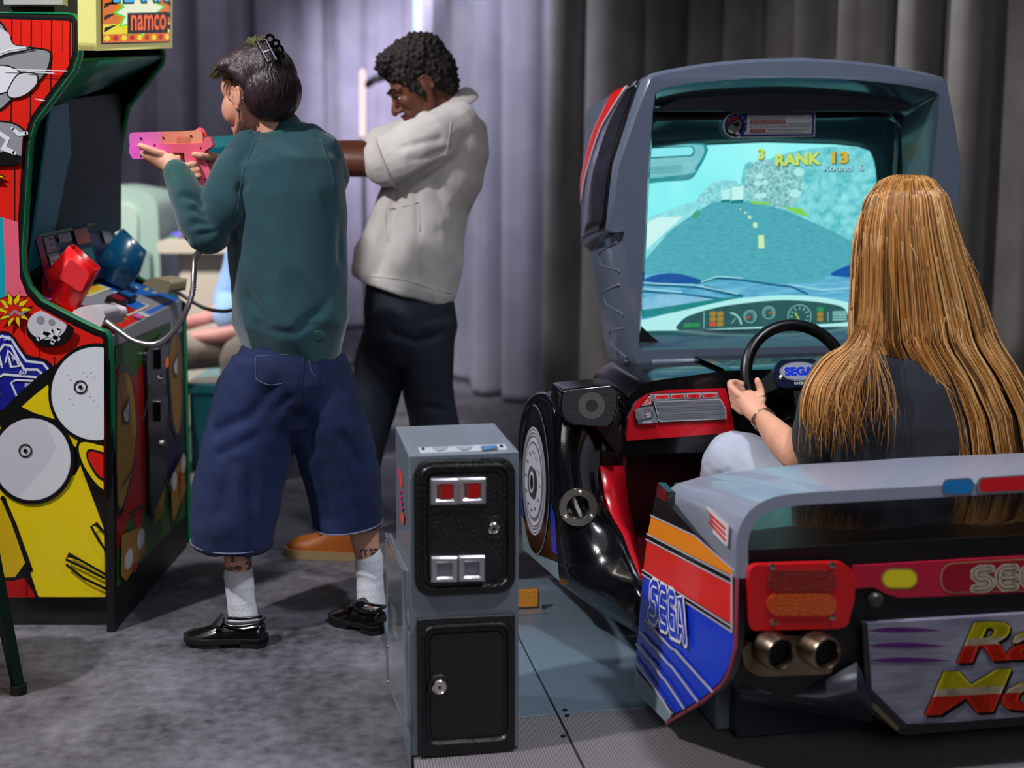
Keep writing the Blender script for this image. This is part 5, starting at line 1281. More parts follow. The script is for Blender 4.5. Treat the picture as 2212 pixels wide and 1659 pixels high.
d.poly([(.05, .66), (.3, .70), (.36, .8), (.1, .84), (.04, .8)], t_); d.poly(circ(.13, .77, .05, 16, .035), c_wg); d.poly(circ(.28, .74, .05, 16, .035), c_wg); d.poly(circ(.2, .82, .03, 10, .02), r_)
d.poly([(.45, .62), (.6, .6), (.58, .72), (.46, .74)], t_); d.poly([(.68, .62), (.9, .56), (.92, .72), (.72, .8)], t_); d.poly(circ(.74, .64, .04, 12, .04), c_wg); d.poly(circ(.88, .6, .04, 12, .04), c_wg); d.poly([(.8, .62), (.84, .62), (.82, .76)], r_)
for x0, y0, x1, y1 in ((.30, .30, .40, .20), (.60, .60, .70, .66), (.04, .48, .2, .44), (.1, .6, .3, .62)): d.stroke([(x0, y0), (x1, y1)], .012, c_ink); d.k -= 1
ff = mb.build('front_panel', cab, sharp=30)
mb = MB(); dq = rpoly([(.36, .06), (.62, .02), (.62, .62), (.40, .70)], .04, 4); mb.prism([bl2(fr, *p)+V((.002, 0, 0)) for p in dq], V((.012, 0, 0)), M('coin_door_gloss', '#0d0d10', .25, coat=.3)); cd_ = mb.build('coin_door', cab, bevel=.003)
for (x, y, r__) in ((.56, .10, 0), (.55, .30, 0)):
    mb = MB(); mb.prism([bl2(fr, x-.06, y-.03)+V((.014, 0, 0)), bl2(fr, x+.05, y-.035)+V((.014, 0, 0)), bl2(fr, x+.05, y+.04)+V((.014, 0, 0)), bl2(fr, x-.06, y+.05)+V((.014, 0, 0))], V((.012, 0, 0)), M('slot_black', '#08080a', .2, coat=.5)); sb_ = mb.build('coin_slot', cd_, bevel=.003)
mb = MB(); mb.prism([bl2(fr, .565, .12)+V((.027, 0, 0)), bl2(fr, .60, .117)+V((.027, 0, 0)), bl2(fr, .60, .15)+V((.027, 0, 0)), bl2(fr, .565, .155)+V((.027, 0, 0))], V((.002, 0, 0)), EM('slot_glow', '#e0641c', .5)); mb.build('lit_button', sb_)
for x, y in ((.56, .195), (.57, .45)):
    mb = MB(); mb.lathe(bl2(fr, x, y)+V((.014, 0, 0)), (1, 0, 0), [(.012, 0), (.012, .006), (.001, .008)], mk_chrome, 16); mb.build('lock', cd_)
mb = MB(); mb.box((XF-.5, YN+.03, .0), (XF-.03, YR, .14), c_dk); mb.build('plinth', cab)
# body behind so the cabinet is solid
mb = MB(); mb.box((XF-.50, YN+.022, .14), (XF-.36, YR, 1.62), c_dk); mb.build('cabinet_back', cab)
# marquee
m_mq = M('marquee_cream', '#e4df86', .4, emis=.28)
mq = [P(172, -90, 3.43), P(178, 112, 3.43), P(176, 122, 3.45), P(368, 114, 4.16), P(377, 106, 4.18), P(377, -90, 4.18)]
fx = -1.045
A1, A2_, A3_, A4 = PX(206, -120, fx), PX(208, 110, fx), PX(372, 104, fx), PX(373, -120, fx)
mb = MB(); mb.prism([A1, A2_, A3_, A4], V((-.042, -.012, 0)), m_mq); mq_ = mb.build('marquee', cab, bevel=.02, seg=4)
fq = [PX(218, 96, fx+.003), PX(366, 92, fx+.003), PX(369, -120, fx+.003), PX(216, -120, fx+.003)]
mb = MB(); d = Decal(lambda x, y: bl2(fq, x, y), (1, 0, 0), mb=mb, step=.001)
ea = lambda n, c, s=.9: EM('marq_'+n, c, s)
kk = 216/95.
Y_ = lambda py: (96-py)/216.
def qx(px): return (px-217)/150.
d.poly([(0, 0), (1, 0), (1, 1), (0, 1)], EM('marq_rim', '#0b0b08', .05)); d.poly([(.015, .015), (.985, .015), (.985, 1), (.015, 1)], ea('orange', '#e0701c'))
d.poly([(.015, .10), (.985, .10), (.985, .2), (.015, .2)], ea('yellow', '#f0dc28')); 
for k in range(9): d.poly(circ(.06+k*.11, .06, .035, 10, .03), ea('red', '#b8200c') if k % 2 else ea('yellow', '#f0dc28')); d.k -= 1
d.up()
for k in range(5):
    d.poly([(.02, .12+k*.12), (.2, .2+k*.12), (.03, .17+k*.12)], ea('black', '#140a04', .1)); d.poly([(.98, .12+k*.12), (.86, .2+k*.12), (.98, .18+k*.12)], ea('black', '#140a04', .1)); d.k -= 2
d.up(); d.up()
d.poly(burst(.5, .34, .38, .26, 12, .1, 1.0, .75), ea('green', '#35e03c')); d.poly(burst(.5, .34, .34, .23, 12, .1, 1.0, .75), ea('pale', '#eef4d0'))
d.poly([(.30, .10), (.92, .10), (.92, .31), (.30, .31)], ea('black', '#140a04', .1)); 
d.text('namco', [(.34, .13), (.88, .13), (.88, .29), (.34, .29)], ea('nred', '#f0661c'), .02)
d.text('BLANK', [(.08, .40), (.92, .40), (.92, .80), (.08, .80)], ea('black', '#140a04', .1), .06); d.text('BLANK', [(.10, .42), (.90, .42), (.90, .80), (.10, .80)], ea('cyan', '#35b8f0'), .02)
mb.build('marquee_sign', mq_, sharp=0)
mb = MB(); mb.box((XF-.55, YN+.03, 1.62), (XF-.14, YR, 2.1), c_dk); mb.box((XF-.256, YN-.01, 1.655), (XF-.105, YN+.03, 2.0), M('marquee_side_grey', '#a9a9ac', .5)); mb.build('marquee_body', cab)
# ================================================================ people
def skin_mat(name, c, c2):
    return M(name, c, .5, sss=.12, var=.1, vscale=14, col2=c2, bump=.05, bscale=220)
def head_parts(mb, H, s=1.0, nose=1., neck=True, fem=False):
    """H: matrix taking head space (x forward, y left, z up, metres) to world"""
    def p(x, y, z): return H @ V((x*s, y*s, z*s))
    R3 = H.to_3x3()
    def el(c, r, rot=None): mb.ell(p(*c), tuple(q*s for q in r), None, R3 if rot is None else R3 @ rot, 24, 16)
    el((-.012, 0, .035), (.094, .074, .088)); el((.022, 0, -.005), (.072, .064, .092)); el((.03, 0, -.045), (.058, .052, .066))
    j = .9 if fem else 1.
    el((.066, 0, -.094*j-.004), (.021*j, .022*j, .017))
    for sg in (-1, 1):
        mb.tube([p(-.006, sg*.060, -.03), p(.004, sg*.058*j, -.066), p(.035, sg*.042*j, -.092), p(.062, sg*.018, -.104)], [.017*s, .016*s*j, .015*s*j, .014*s], None, n=12, round_=True)
        el((.062, sg*.034, -.022), (.026, .022, .026)); el((.072, sg*.020, -.056), (.018, .018, .020))
        mb.tube([p(.070, sg*.050, .020), p(.088, sg*.030, .027), p(.092, sg*.008, .022)], [.008*s, .0085*s, .008*s], None, n=10, round_=True)
        # ear
        Re = Matrix.Rotation(sg*.35, 3, 'Z') @ Matrix.Rotation(-.15, 3, 'Y')
        el((-.010, sg*.073, -.012), (.019, .008, .031), Re); 
        er = [p(-.010+.017*cos(R(a)), sg*(.079+.004*cos(R(a+180))), -.012+.028*sin(R(a))) for a in range(-80, 231, 25)]
        mb.tube(er, .0042*s, None, n=8, round_=True)
        el((.098, sg*.0105*nose, -.036), (.010, .008*nose, .0075))
    mb.tube([p(.086, 0, .018), p(.096, 0, -.004), p(.108*(.96+.04*nose), 0, -.022), p(.112*(.95+.05*nose), 0, -.033)], [.008*s, .0085*s, .0095*s*nose, .0105*s*nose], None, n=12, round_=True)
    mb.tube([p(.088, -.020, -.064), p(.098, -.008, -.0605), p(.099, .008, -.0605), p(.088, .020, -.064)], [.004*s, .0062*s, .0062*s, .004*s], None, n=10, round_=True)
    mb.tube([p(.086, -.018, -.0735), p(.095, -.006, -.0745), p(.095, .006, -.0745), p(.086, .018, -.0735)], [.004*s, .0068*s, .0068*s, .004*s], None, n=10, round_=True)
    el((.078, 0, -.068), (.016, .02, .018))
def head_matrix(c, fwd, up=(0, 0, 1)):
    f = V(fwd).normalized(); u = V(up); l = u.cross(f).normalized(); u = f.cross(l)
    return Matrix.Translation(V(c)) @ Matrix((f, l, u)).transposed().to_4x4()
def eyes(H, parent, s=1., iris='#2a1a10', skin=None):
    out = []
    for sg in (-1, 1):
        c = H @ V((.0735*s, sg*.031*s, -.001*s)); f = (H.to_3x3() @ V((1, sg*.06, -.04))).normalized()
        mb = MB(); mb.ell(c, (.0125*s,)*3, M('eye_white', '#e6e2de', .15, coat=.5), None, 18, 12)
        mb.lathe(c+f*.0112*s, f, [(.0005, .0016), (.003*s, .0012), (.0056*s, -.0002), (.0056*s, -.002)], M('iris_'+iris[1:], iris, .15, coat=.6), 18)
        o = mb.build('eye', parent, sharp=0); out.append(o)
        if skin:
            mb = MB(); mb.tube([H @ V((x*s, sg*y*s, z*s)) for x, y, z in ((.0835, .018, .006), (.0855, .026, .0105), (.0850, .036, .0105), (.0770, .045, .005))], [.003*s, .0046*s, .0046*s, .003*s], skin, n=8, round_=True); mb.build('eyelid', parent, sharp=0)
            mb = MB(); mb.tube([H @ V((x*s, sg*y*s, z*s)) for x, y, z in ((.0830, .020, -.009), (.0835, .029, -.0115), (.0800, .040, -.009))], [.003*s, .004*s, .003*s], skin, n=8, round_=True); mb.build('eyelid', parent, sharp=0)
        b_ = [H @ V((x*s, sg*y*s, z*s)) for x, y, z in ((.096, .012, .024), (.098, .024, .031), (.090, .040, .033), (.078, .052, .026))]
        mb = MB(); mb.tube(b_, [.0028*s, .004*s, .0036*s, .0015*s], M('brow_hair', '#120d0b', .8), n=8, round_=True); mb.build('eyebrow', parent, sharp=0)
        lz = [H @ V((x*s, sg*y*s, z*s)) for x, y, z in ((.0845, .020, .002), (.0875, .027, .0065), (.0870, .036, .006), (.0790, .043, .001))]
        mb = MB(); mb.tube(lz, [.0014*s, .0022*s, .0022*s, .0014*s], _mats['brow_hair'], n=6, round_=True); mb.build('eyelash', parent, sharp=0)
def finger(mb, pts, r0=.0088, r1=.0065, n=12):
    k = len(pts); mb.tube(pts, [r0+(r1-r0)*i/(k-1) for i in range(k)], None, n=n, round_=True)
def tube3(mb, pts, ra, rb=None, bdir=None, n=18): mb.tube(pts, ra, None, n=n, rb=rb, bdir=bdir, round_=True)
def wr(c, s, seed, k=(1, 1, 1)): return noise.noise(V((c.x*s*k[0]+seed, c.y*s*k[1]-seed, c.z*s*k[2]+seed*.5)))
def ridged(c, s, seed, k=(1, 1, 1)): return 1-abs(wr(c, s, seed, k))*2

# ---------------------------------------------------------------- laughing woman, green sweatshirt
YA = 3.45
wom = thing('person', 'person in green sweatshirt and wide jeans shorts, dark hair clipped up, aiming a pink pistol', 'person', tuple(G(620, 1385, 0)))
sk_w = skin_mat('skin_light', '#dba58c', '#d2917a')
def PW(x, y, Y=YA): return P(x, y, Y)
HW = head_matrix(P(558, 207, YA+.02), (-.76, .65, .0), (.06, 0, 1))
mb = MB(); head_parts(mb, HW, .98, .80, fem=True)
for sg in (-1, 1): mb.ell(HW @ V((.055, sg*.041, -.034)), (.033, .027, .041), None, HW.to_3x3(), 20, 14); mb.ell(HW @ V((.058, sg*.045, .022)), (.030, .024, .034), None, HW.to_3x3(), 20, 14)
mb.ell(HW @ V((.050, 0, -.080)), (.040, .040, .030), None, HW.to_3x3(), 20, 14)
tube3(mb, [P(572, 225, YA+.02), P(585, 262, YA+.02), P(600, 305, YA+.02), P(606, 345, YA+.03)], [.050, .046, .055, .075], [.052, .048, .055, .08])
# trunk under the clothes
limb(mb, [(610, 330, YA+.02, 70, .07), (612, 420, YA, 92, .085), (620, 540, YA, 88, .08), (628, 660, YA, 92, .09), (625, 760, YA, 95, .10), (622, 830, YA, 80, .09)])
# legs
limb(mb, [(585, 820, YA-.0, 62, .075), (545, 960, YA-.03, 48, .06), (520, 1090, YA-.06, 34, .045), (513, 1180, YA-.08, 33, .040), (516, 1240, YA-.085, 28, .034), (522, 1300, YA-.09, 25, .032), (526, 1350, YA-.09, 26, .033)])
limb(mb, [(665, 820, YA+.02, 62, .075), (725, 960, YA+.03, 48, .06), (770, 1090, YA+.05, 36, .048), (788, 1160, YA+.05, 32, .040), (797, 1220, YA+.05, 26, .034), (800, 1275, YA+.04, 24, .032), (802, 1330, YA+.03, 24, .034)])
# left arm
YL = YA-.06
tube3(mb, [P(530, 345, YA), P(470, 470, YL-.02), P(440, 505, YL-.04)], [.045, .040, .036]); tube3(mb, [P(440, 505, YL-.04), P(405, 430, YL-.02), P(383, 375, YL+.0), P(368, 352, YL+.02)], [.038, .034, .027, .026])
# left hand: palm supports the barrel from below
YH = YL+.035
hpalm = [P(374, 362, YL+.02), P(350, 347, YH), P(332, 338, YH+.005), P(316, 332, YH+.01)]
tube3(mb, hpalm, [.023, .024, .022, .017], [.022, .030, .034, .030])
finger(mb, [P(352, 334, YH-.018), P(336, 329, YH-.026), P(318, 321, YH-.030), P(303, 315, YH-.030)], .0115, .0085)     # thumb along the side
for k in range(4):
    yy = YH+.002+k*.017; dx = k*2.5
    finger(mb, [P(330+dx, 340+k*1.5, yy-.004), P(314+dx, 341+k*1.5, yy+.010), P(303+dx, 336+k, yy+.026), P(302+dx, 326, yy+.036)], .0100, .0078)
# right arm in front of the chest
tube3(mb, [P(690, 345, YA+.03), P(640, 420, YA+.16), P(560, 430, YA+.24)], [.045, .040, .036]); tube3(mb, [P(560, 430, YA+.24), P(505, 385, YA+.16), P(462, 352, YA+.06)], [.036, .032, .026])
YG = YH
tube3(mb, [P(470, 354, YA+.06), P(455, 350, YG+.035), P(440, 358, YG+.030)], [.026, .028, .024], [.022, .024, .022])
finger(mb, [P(458, 343, YG+.020), P(446, 338, YG-.010), P(434, 337, YG-.026), P(420, 334, YG-.027)], .0110, .0085)        # thumb over the grip
finger(mb, [P(440, 346, YG+.040), P(424, 342, YG+.042), P(404, 338, YG+.034), P(390, 337, YG+.018)], .0095, .0078)         # index on the trigger
finger(mb, [P(390, 337, YG+.018), P(385, 338, YG+.000), P(386, 340, YG-.012)], .0082, .0078)
for k, (x, y) in enumerate(((408, 357), (415, 370), (417, 383))):
    finger(mb, [P(442, y-4, YG+.040), P(420, y-3, YG+.046), P(x-8, y-1, YG+.030), P(x-11, y, YG+.004), P(x-3, y, YG-.020), P(x+13, y-3, YG-.024)], .0102-.0006*k, .0086-.0005*k)
m_lip = M('lip_rose', '#b2625a', .4, sss=.1)
def lipf(H, s):
    Hi = H.inverted()
    def f(c):
        q = Hi @ V(c)
        return 1 if (q.x > .088*s and abs(q.y) < .021*s and -.080*s < q.z < -.0575*s) else 0
    return f
_tl = [[(497, 1190), (503, 1190), (505, 1206), (512, 1212), (503, 1216), (497, 1210)], [(534, 1194), (542, 1194), (543, 1232), (532, 1232), (536, 1222), (528, 1218), (536, 1210), (530, 1206)], [(478, 1226), (520, 1222), (524, 1229), (516, 1233), (480, 1233)],
       [(798, 1185), (818, 1182), (822, 1205), (800, 1206)], [(778, 1187), (796, 1186), (796, 1189), (781, 1190), (781, 1206), (777, 1206)], [(788, 1188), (792, 1188), (792, 1206), (788, 1206)]]
_lf = lipf(HW, .98)
def wmat(c):
    x, y = proj(c)
    if 1185 < y < 1236 and c.z < .5:
        c_ = V(c)
        for L_ in _tl:
            if inpoly(x, y, L_) and not (int(x*.9)+int(y*.8)) % 5 == 0: return 2
    return _lf(c)
bodyw = fuse(mb, 'body', wom, sk_w, voxel=.0034, smooth=2, matfn=wmat, mats=[m_lip, M('tattoo_ink', '#45393a', .6)])
eyes(HW, bodyw, .98, skin=sk_w)
# tattoos on the calves
# hair -------------------------------------------------
m_hw = M('hair_dark', '#1d1416', .38, var=.5, vscale=60, col2='#3a2a30', stretch=(1.2, 1.2, .25), bump=.5, bscale=160)
def hp(x, y, d): return P(x-6+(x-556)*-.06, y+4, YA+.02+d)
mb = MB()
for c_, r_ in (((-.022, 0, .050), (.090, .082, .083)), ((-.058, 0, .01), (.070, .078, .080)), ((-.064, 0, -.020), (.044, .056, .044)), ((.018, 0, .088), (.070, .066, .044)), ((.056, 0, .094), (.040, .055, .024))): mb.ell(HW @ V(c_), r_, None, HW.to_3x3(), 26, 18)
mb.ell(hp(606, 192, .0), (.046, .072, .080), None, None, 24, 16); mb.ell(hp(606, 208, -.0), (.044, .056, .050), None, None, 22, 14)
mb.ell(hp(507, 140, .0), (.046, .073, .030), None, Matrix.Rotation(-.35, 3, 'Y'), 22, 14)
tube3(mb, [hp(476, 150, .02), hp(500, 135, .01), hp(535, 124, -.0), hp(570, 122, -.0)], [.010, .024, .030, .03], [.035, .06, .065, .06])
tube3(mb, [hp(494, 140, -.05), hp(506, 148, -.066), hp(524, 162, -.074), hp(548, 180, -.078), hp(572, 200, -.07)], [.010, .016, .018, .018, .018], [.012, .012, .012, .012, .014])
tube3(mb, [hp(560, 215, -.055), hp(585, 226, -.05), hp(610, 230, -.035), hp(622, 224, -.02)], [.010, .014, .016, .012])
tube3(mb, [hp(600, 120, -.01), hp(622, 150, -.02), hp(630, 190, -.02), hp(624, 220, -.01), hp(608, 236, -.005)], [.018, .026, .028, .026, .012], [.03, .045, .05, .04, .02])
hd = lambda c, n: .0022*ridged(V((c.x, c.y, c.z)), 34, 3, (1.3, 1.3, .35))+.0016*wr(c, 60, 9, (1, 1, .4))
hairw = fuse(mb, 'hair', wom, m_hw, voxel=.0045, smooth=3, disp=hd)
rnd = random.Random(4)
mb = MB(); m_hg = M('hair_marquee_lit', '#4e4a22', .5)  # olive tint paints the marquee's yellowish light onto the dark strands
for k in range(110):                                  # loose tuft above the clip
    a = rnd.uniform(-1.2, 1.0); b0 = hp(568+rnd.uniform(-16, 10), 108+rnd.uniform(-4, 6), rnd.uniform(-.05, .03)); L_ = rnd.uniform(.03, .05)
    d_ = V((-.35+rnd.uniform(-.5, .5), rnd.uniform(-.5, .5), 1)).normalized(); e_ = V((rnd.uniform(-.5, .8), rnd.uniform(-.4, .4), -.5))
    mb.tube([b0, b0+d_*L_*.5, b0+d_*L_*.9+e_*.006, b0+d_*L_+e_*.025], [.0022, .002, .0015, .0006], m_hg, n=4)
for k in range(60):                                  # fringe ends
    b0 = hp(496-rnd.uniform(0, 22), 136+rnd.uniform(0, 10), rnd.uniform(-.05, .06)); 
    mb.tube([b0, b0+V((-.012, 0, -.008)), b0+V((-.022-rnd.uniform(0, .008), 0, -.026))], [.0025, .002, .0006], m_hg, n=4)
for (pts) in ([(530, 205), (522, 222), (520, 240), (523, 262)], [(500, 196), (496, 208), (503, 216)]): mb.tube([hp(x, y, -.066) for x, y in spl(pts, 3)], .0013, m_hw, n=5)
tag(mb.build('loose_strands', hairw, sharp=0), kind='stuff')
# clip
mb = MB(); m_clip = M('clip_black', '#09090b', .12, coat=.8); m_cm = M('clip_metal', '#b9b6bf', .15, metal=1.)
cA, cB = P(566, 90, YA-.10), P(588, 132, YA-.115)
ax_ = (cB-cA).normalized(); sx_ = V((1, 0, .35)).normalized()
fr_ = [cA-sx_*.012, cA+sx_*.010, cB+sx_*.010, cB-sx_*.012]
mb.tube([lerp(fr_[i], fr_[(i+1) % 4], t) for i in range(4) for t in (0, .33, .66)], .0045, m_cm, n=8, loop=True, caps=False); mb.tube([fr_[0].lerp(fr_[3], .5), fr_[1].lerp(fr_[2], .5)], .004, m_cm, n=8); clip_ = mb.build('hair_clip', wom)
mb = MB()
mb.tube([P(580, 96, YA-.07), P(596, 118, YA-.095), P(604, 142, YA-.09)], [.008, .014, .01], m_clip, n=10, round_=True)
for (x, y, r_) in ((583, 84, .010), (596, 94, .0085), (602, 108, .011), (606, 122, .008)):
    mb.tube([P(x, y, YA-.09)+V((r_*cos(R(a)), 0, r_*sin(R(a)))) for a in range(0, 360, 30)], .0035, m_clip, n=6, loop=True, caps=False)
mb.build('clip_claw', clip_)
for x, y in ((529, 209), (519, 232)):
    mb = MB(); mb.ell(hp(x, y, -.078), (.0035,)*3, mk_chrome, None, 10, 8); mb.build('earring', wom)
mb = MB(); mb.tube([hp(583, 200, -.085), hp(590, 236, -.07)], .0022, M('gold_pin', '#9a8040', .3, metal=.9), n=6); mb.build('hair_pin', hairw)
# sweatshirt ------------------------------------------
m_sw = M('sweatshirt_green', '#1b454e', .9, sheen=.3, bump=.12, bscale=500, var=.08, vscale=9); m_rib = M('rib_green', '#23544f', .92, sheen=.2, bump=.25, bscale=260, stretch=(1, 1, .05))
mb = MB()
limb(mb, [(604, 290, YA+.03, 52, .062), (606, 300, YA+.025, 62, .068), (612, 322, YA+.02, 92, .085), (615, 360, YA+.01, 118, .115), (618, 420, YA, 122, .125), (620, 480, YA, 124, .13), (622, 560, YA, 122, .135), (626, 630, YA, 124, .14), (631, 690, YA, 127, .15), (633, 716, YA, 118, .14)], n=36)
tube3(mb, [P(560, 330, YA+.02), P(610, 324, YA+.03), P(665, 313, YA+.02)], [.05, .05, .055])
tube3(mb, [P(690, 330, YA+.02), P(700, 380, YA+.04), P(690, 430, YA+.09), P(640, 440, YA+.16)], [.055, .065, .062, .058])
tube3(mb, [P(640, 440, YA+.16), P(575, 425, YA+.22), P(510, 385, YA+.15), P(482, 362, YA+.09)], [.055, .052, .044, .036])
tube3(mb, [P(540, 330, YA+.01), P(512, 380, YA-.02), P(480, 450, YL-.02), P(452, 498, YL-.04)], [.060, .064, .060, .052])
tube3(mb, [P(448, 502, YL-.04), P(424, 478, YL-.035), P(404, 430, YL-.02), P(392, 395, YL-.0), P(384, 376, YL+.005)], [.054, .052, .046, .040, .034])
cre = [crease([P(398, 425, YL-.06), P(425, 432, YL-.07), P(448, 455, YL-.06)], .010, .010), crease([P(395, 455, YL-.05), P(425, 455, YL-.08), P(450, 475, YL-.08)], .010, .009), crease([P(400, 490, YL-.05), P(428, 482, YL-.09), P(455, 485, YL-.09)], .009, .009), crease([P(410, 515, YL-.06), P(435, 505, YL-.09), P(462, 500, YL-.08)], .008, .008),
       crease([P(428, 440, YL-.05), P(446, 470, YL-.07), P(452, 505, YL-.07)], .014, .012),
       crease([P(500, 470, YA-.06), P(506, 520, YA-.10), P(515, 580, YA-.12)], .012, .014), crease([P(525, 400, YA-.1), P(500, 440, YA-.09), P(485, 490, YA-.07)], .008, .012),
       crease([P(690, 420, YA-.05), P(720, 480, YA-.04), P(735, 560, YA-.04)], .008, .016), crease([P(560, 700, YA-.13), P(620, 720, YA-.15), P(700, 700, YA-.13)], .007, .012), crease([P(540, 640, YA-.12), P(580, 690, YA-.14)], .006, .014), crease([P(730, 600, YA-.08), P(700, 670, YA-.12), P(650, 700, YA-.14)], .007, .014)]
dents = cre+[crease([P(565, 320, YA-.08), P(540, 370, YA-.09), P(528, 450, YA-.1), P(522, 520, YA-.11)], .0035, .004)]
def sd_(c, n): return sum(f(c) for f in dents)+.009*ridged(V((c.x+c.z*.35, c.y, c.z)), 6, 2, (1.5, 1.5, .5))-.0015+.003*wr(c, 16, 5)
def ribf(c):
    q = V(c)
    return 1 if (q.z < P(0, 713, YA).z-.0 and q.z > .5) and (q-P(633, 716, YA)).length < .35 and q.z < P(0, 706, YA-.05).z else (1 if (q-P(390, 380, YL)).length < .045 else 0)
swt = fuse(mb, 'sweatshirt', wom, m_sw, voxel=.0055, smooth=9, disp=sd_, matfn=lambda c: 1 if (V(c)-P(388, 378, YL)).length < .046 else 0, mats=[m_rib])
mb = MB(); limb(mb, [(634, 708, YA, 116, .140), (636, 722, YA, 112, .136), (638, 738, YA, 106, .130), (640, 744, YA, 101, .124)], n=48, round_=False)
o_ = fuse(mb, 'waist_ribbing', wom, m_rib, voxel=.005, smooth=2, disp=lambda c, n: .002*sin(c.x*160)*.5)
mb = MB(); nk_ = [P(603+(54)*cos(R(a)), 289-(4)*sin(R(a))-12*cos(R(a)), YA+.03+.062*sin(R(a))) for a in range(0, 360, 12)]
mb.tube(nk_, .010, m_rib, n=10, loop=True, caps=False, rb=.016, bdir=(0, 0, 1)); mb.build('collar', wom, sharp=0)
# wide denim shorts ------------------------------------
m_dn = M('denim_blue', '#09173a', .85, sheen=.03, var=.4, vscale=5, col2='#112756', bump=.35, bscale=420)
mb = MB()
limb(mb, [(632, 728, YA, 98, .125), (628, 770, YA, 112, .14), (624, 810, YA, 122, .15), (622, 850, YA, 110, .14)], n=36)
limb(mb, [(585, 790, YA-.01, 84, .12), (562, 860, YA-.02, 96, .12), (534, 960, YA-.04, 98, .12), (514, 1060, YA-.06, 97, .12), (503, 1140, YA-.08, 89, .115), (501, 1176, YA-.08, 87, .11)], n=36, round_=False)
limb(mb, [(672, 790, YA+.02, 76, .12), (694, 860, YA+.02, 84, .12), (722, 960, YA+.03, 84, .12), (744, 1060, YA+.045, 80, .115), (752, 1120, YA+.05, 75, .11), (753, 1138, YA+.05, 74, .11)], n=36, round_=False)
dj = [crease([P(600, 830, YA-.14), P(540, 900, YA-.15), P(470, 930, YA-.13)], .010, .018), crease([P(620, 860, YA-.14), P(560, 940, YA-.16), P(480, 980, YA-.15)], .009, .016), crease([P(640, 900, YA-.12), P(610, 1000, YA-.12), P(590, 1160, YA-.14)], .012, .025),
      crease([P(500, 1000, YA-.17), P(480, 1100, YA-.18)], .008, .02), crease([P(660, 900, YA-.08), P(690, 1000, YA-.07), P(700, 1120, YA-.06)], .014, .03), crease([P(540, 1040, YA-.17), P(560, 1160, YA-.17)], .008, .02), crease([P(740, 940, YA-.08), P(780, 1000, YA-.06)], .008, .016), crease([P(655, 770, YA-.14), P(652, 860, YA-.14)], .006, .006)]
def dd_(c, n): return sum(f(c) for f in dj)+.010*ridged(c, 5.5, 12, (1.2, 1.2, .6))-.004+.003*wr(c, 22, 7)
jort = fuse(mb, 'denim_shorts', wom, m_dn, voxel=.0065, smooth=2, disp=dd_)
m_st = M('denim_stitch', '#6d6f86', .8)
mb = MB()
for cx, cy, hw, Y0, rd in ((501, 1168, 88, YA-.08, .112), (753, 1130, 75, YA+.05, .112)):
    pts = [P(cx, cy, Y0)+V((px2m(hw+1, Y0)*cos(R(a)), rd*1.02*sin(R(a)), .012*cos(R(a))*(1 if cx > 600 else -1)*.6)) for a in range(0, 360, 10)]
    mb.tube(pts, .0022, m_st, n=5, loop=True, caps=False)
    mb.build('stitching', jort, sharp=0); mb = MB()
for L_ in ([(552, 772), (552, 812), (560, 824), (585, 832), (612, 828)], [(555, 770), (640, 764)], [(668, 770), (672, 800), (690, 822)]): seam(jort, L_, .0016, M('pocket_stitch', '#4a4f6a', .8), 'pocket_stitch')
seam(jort, [(655, 770), (652, 830), (640, 890)], .0022, m_dn, 'back_seam')
for L_ in ([(555, 300), (535, 345), (520, 400), (512, 460)], [(690, 300), (712, 350), (722, 410)]): seam(swt, L_, .0018, m_sw, 'raglan_seam')
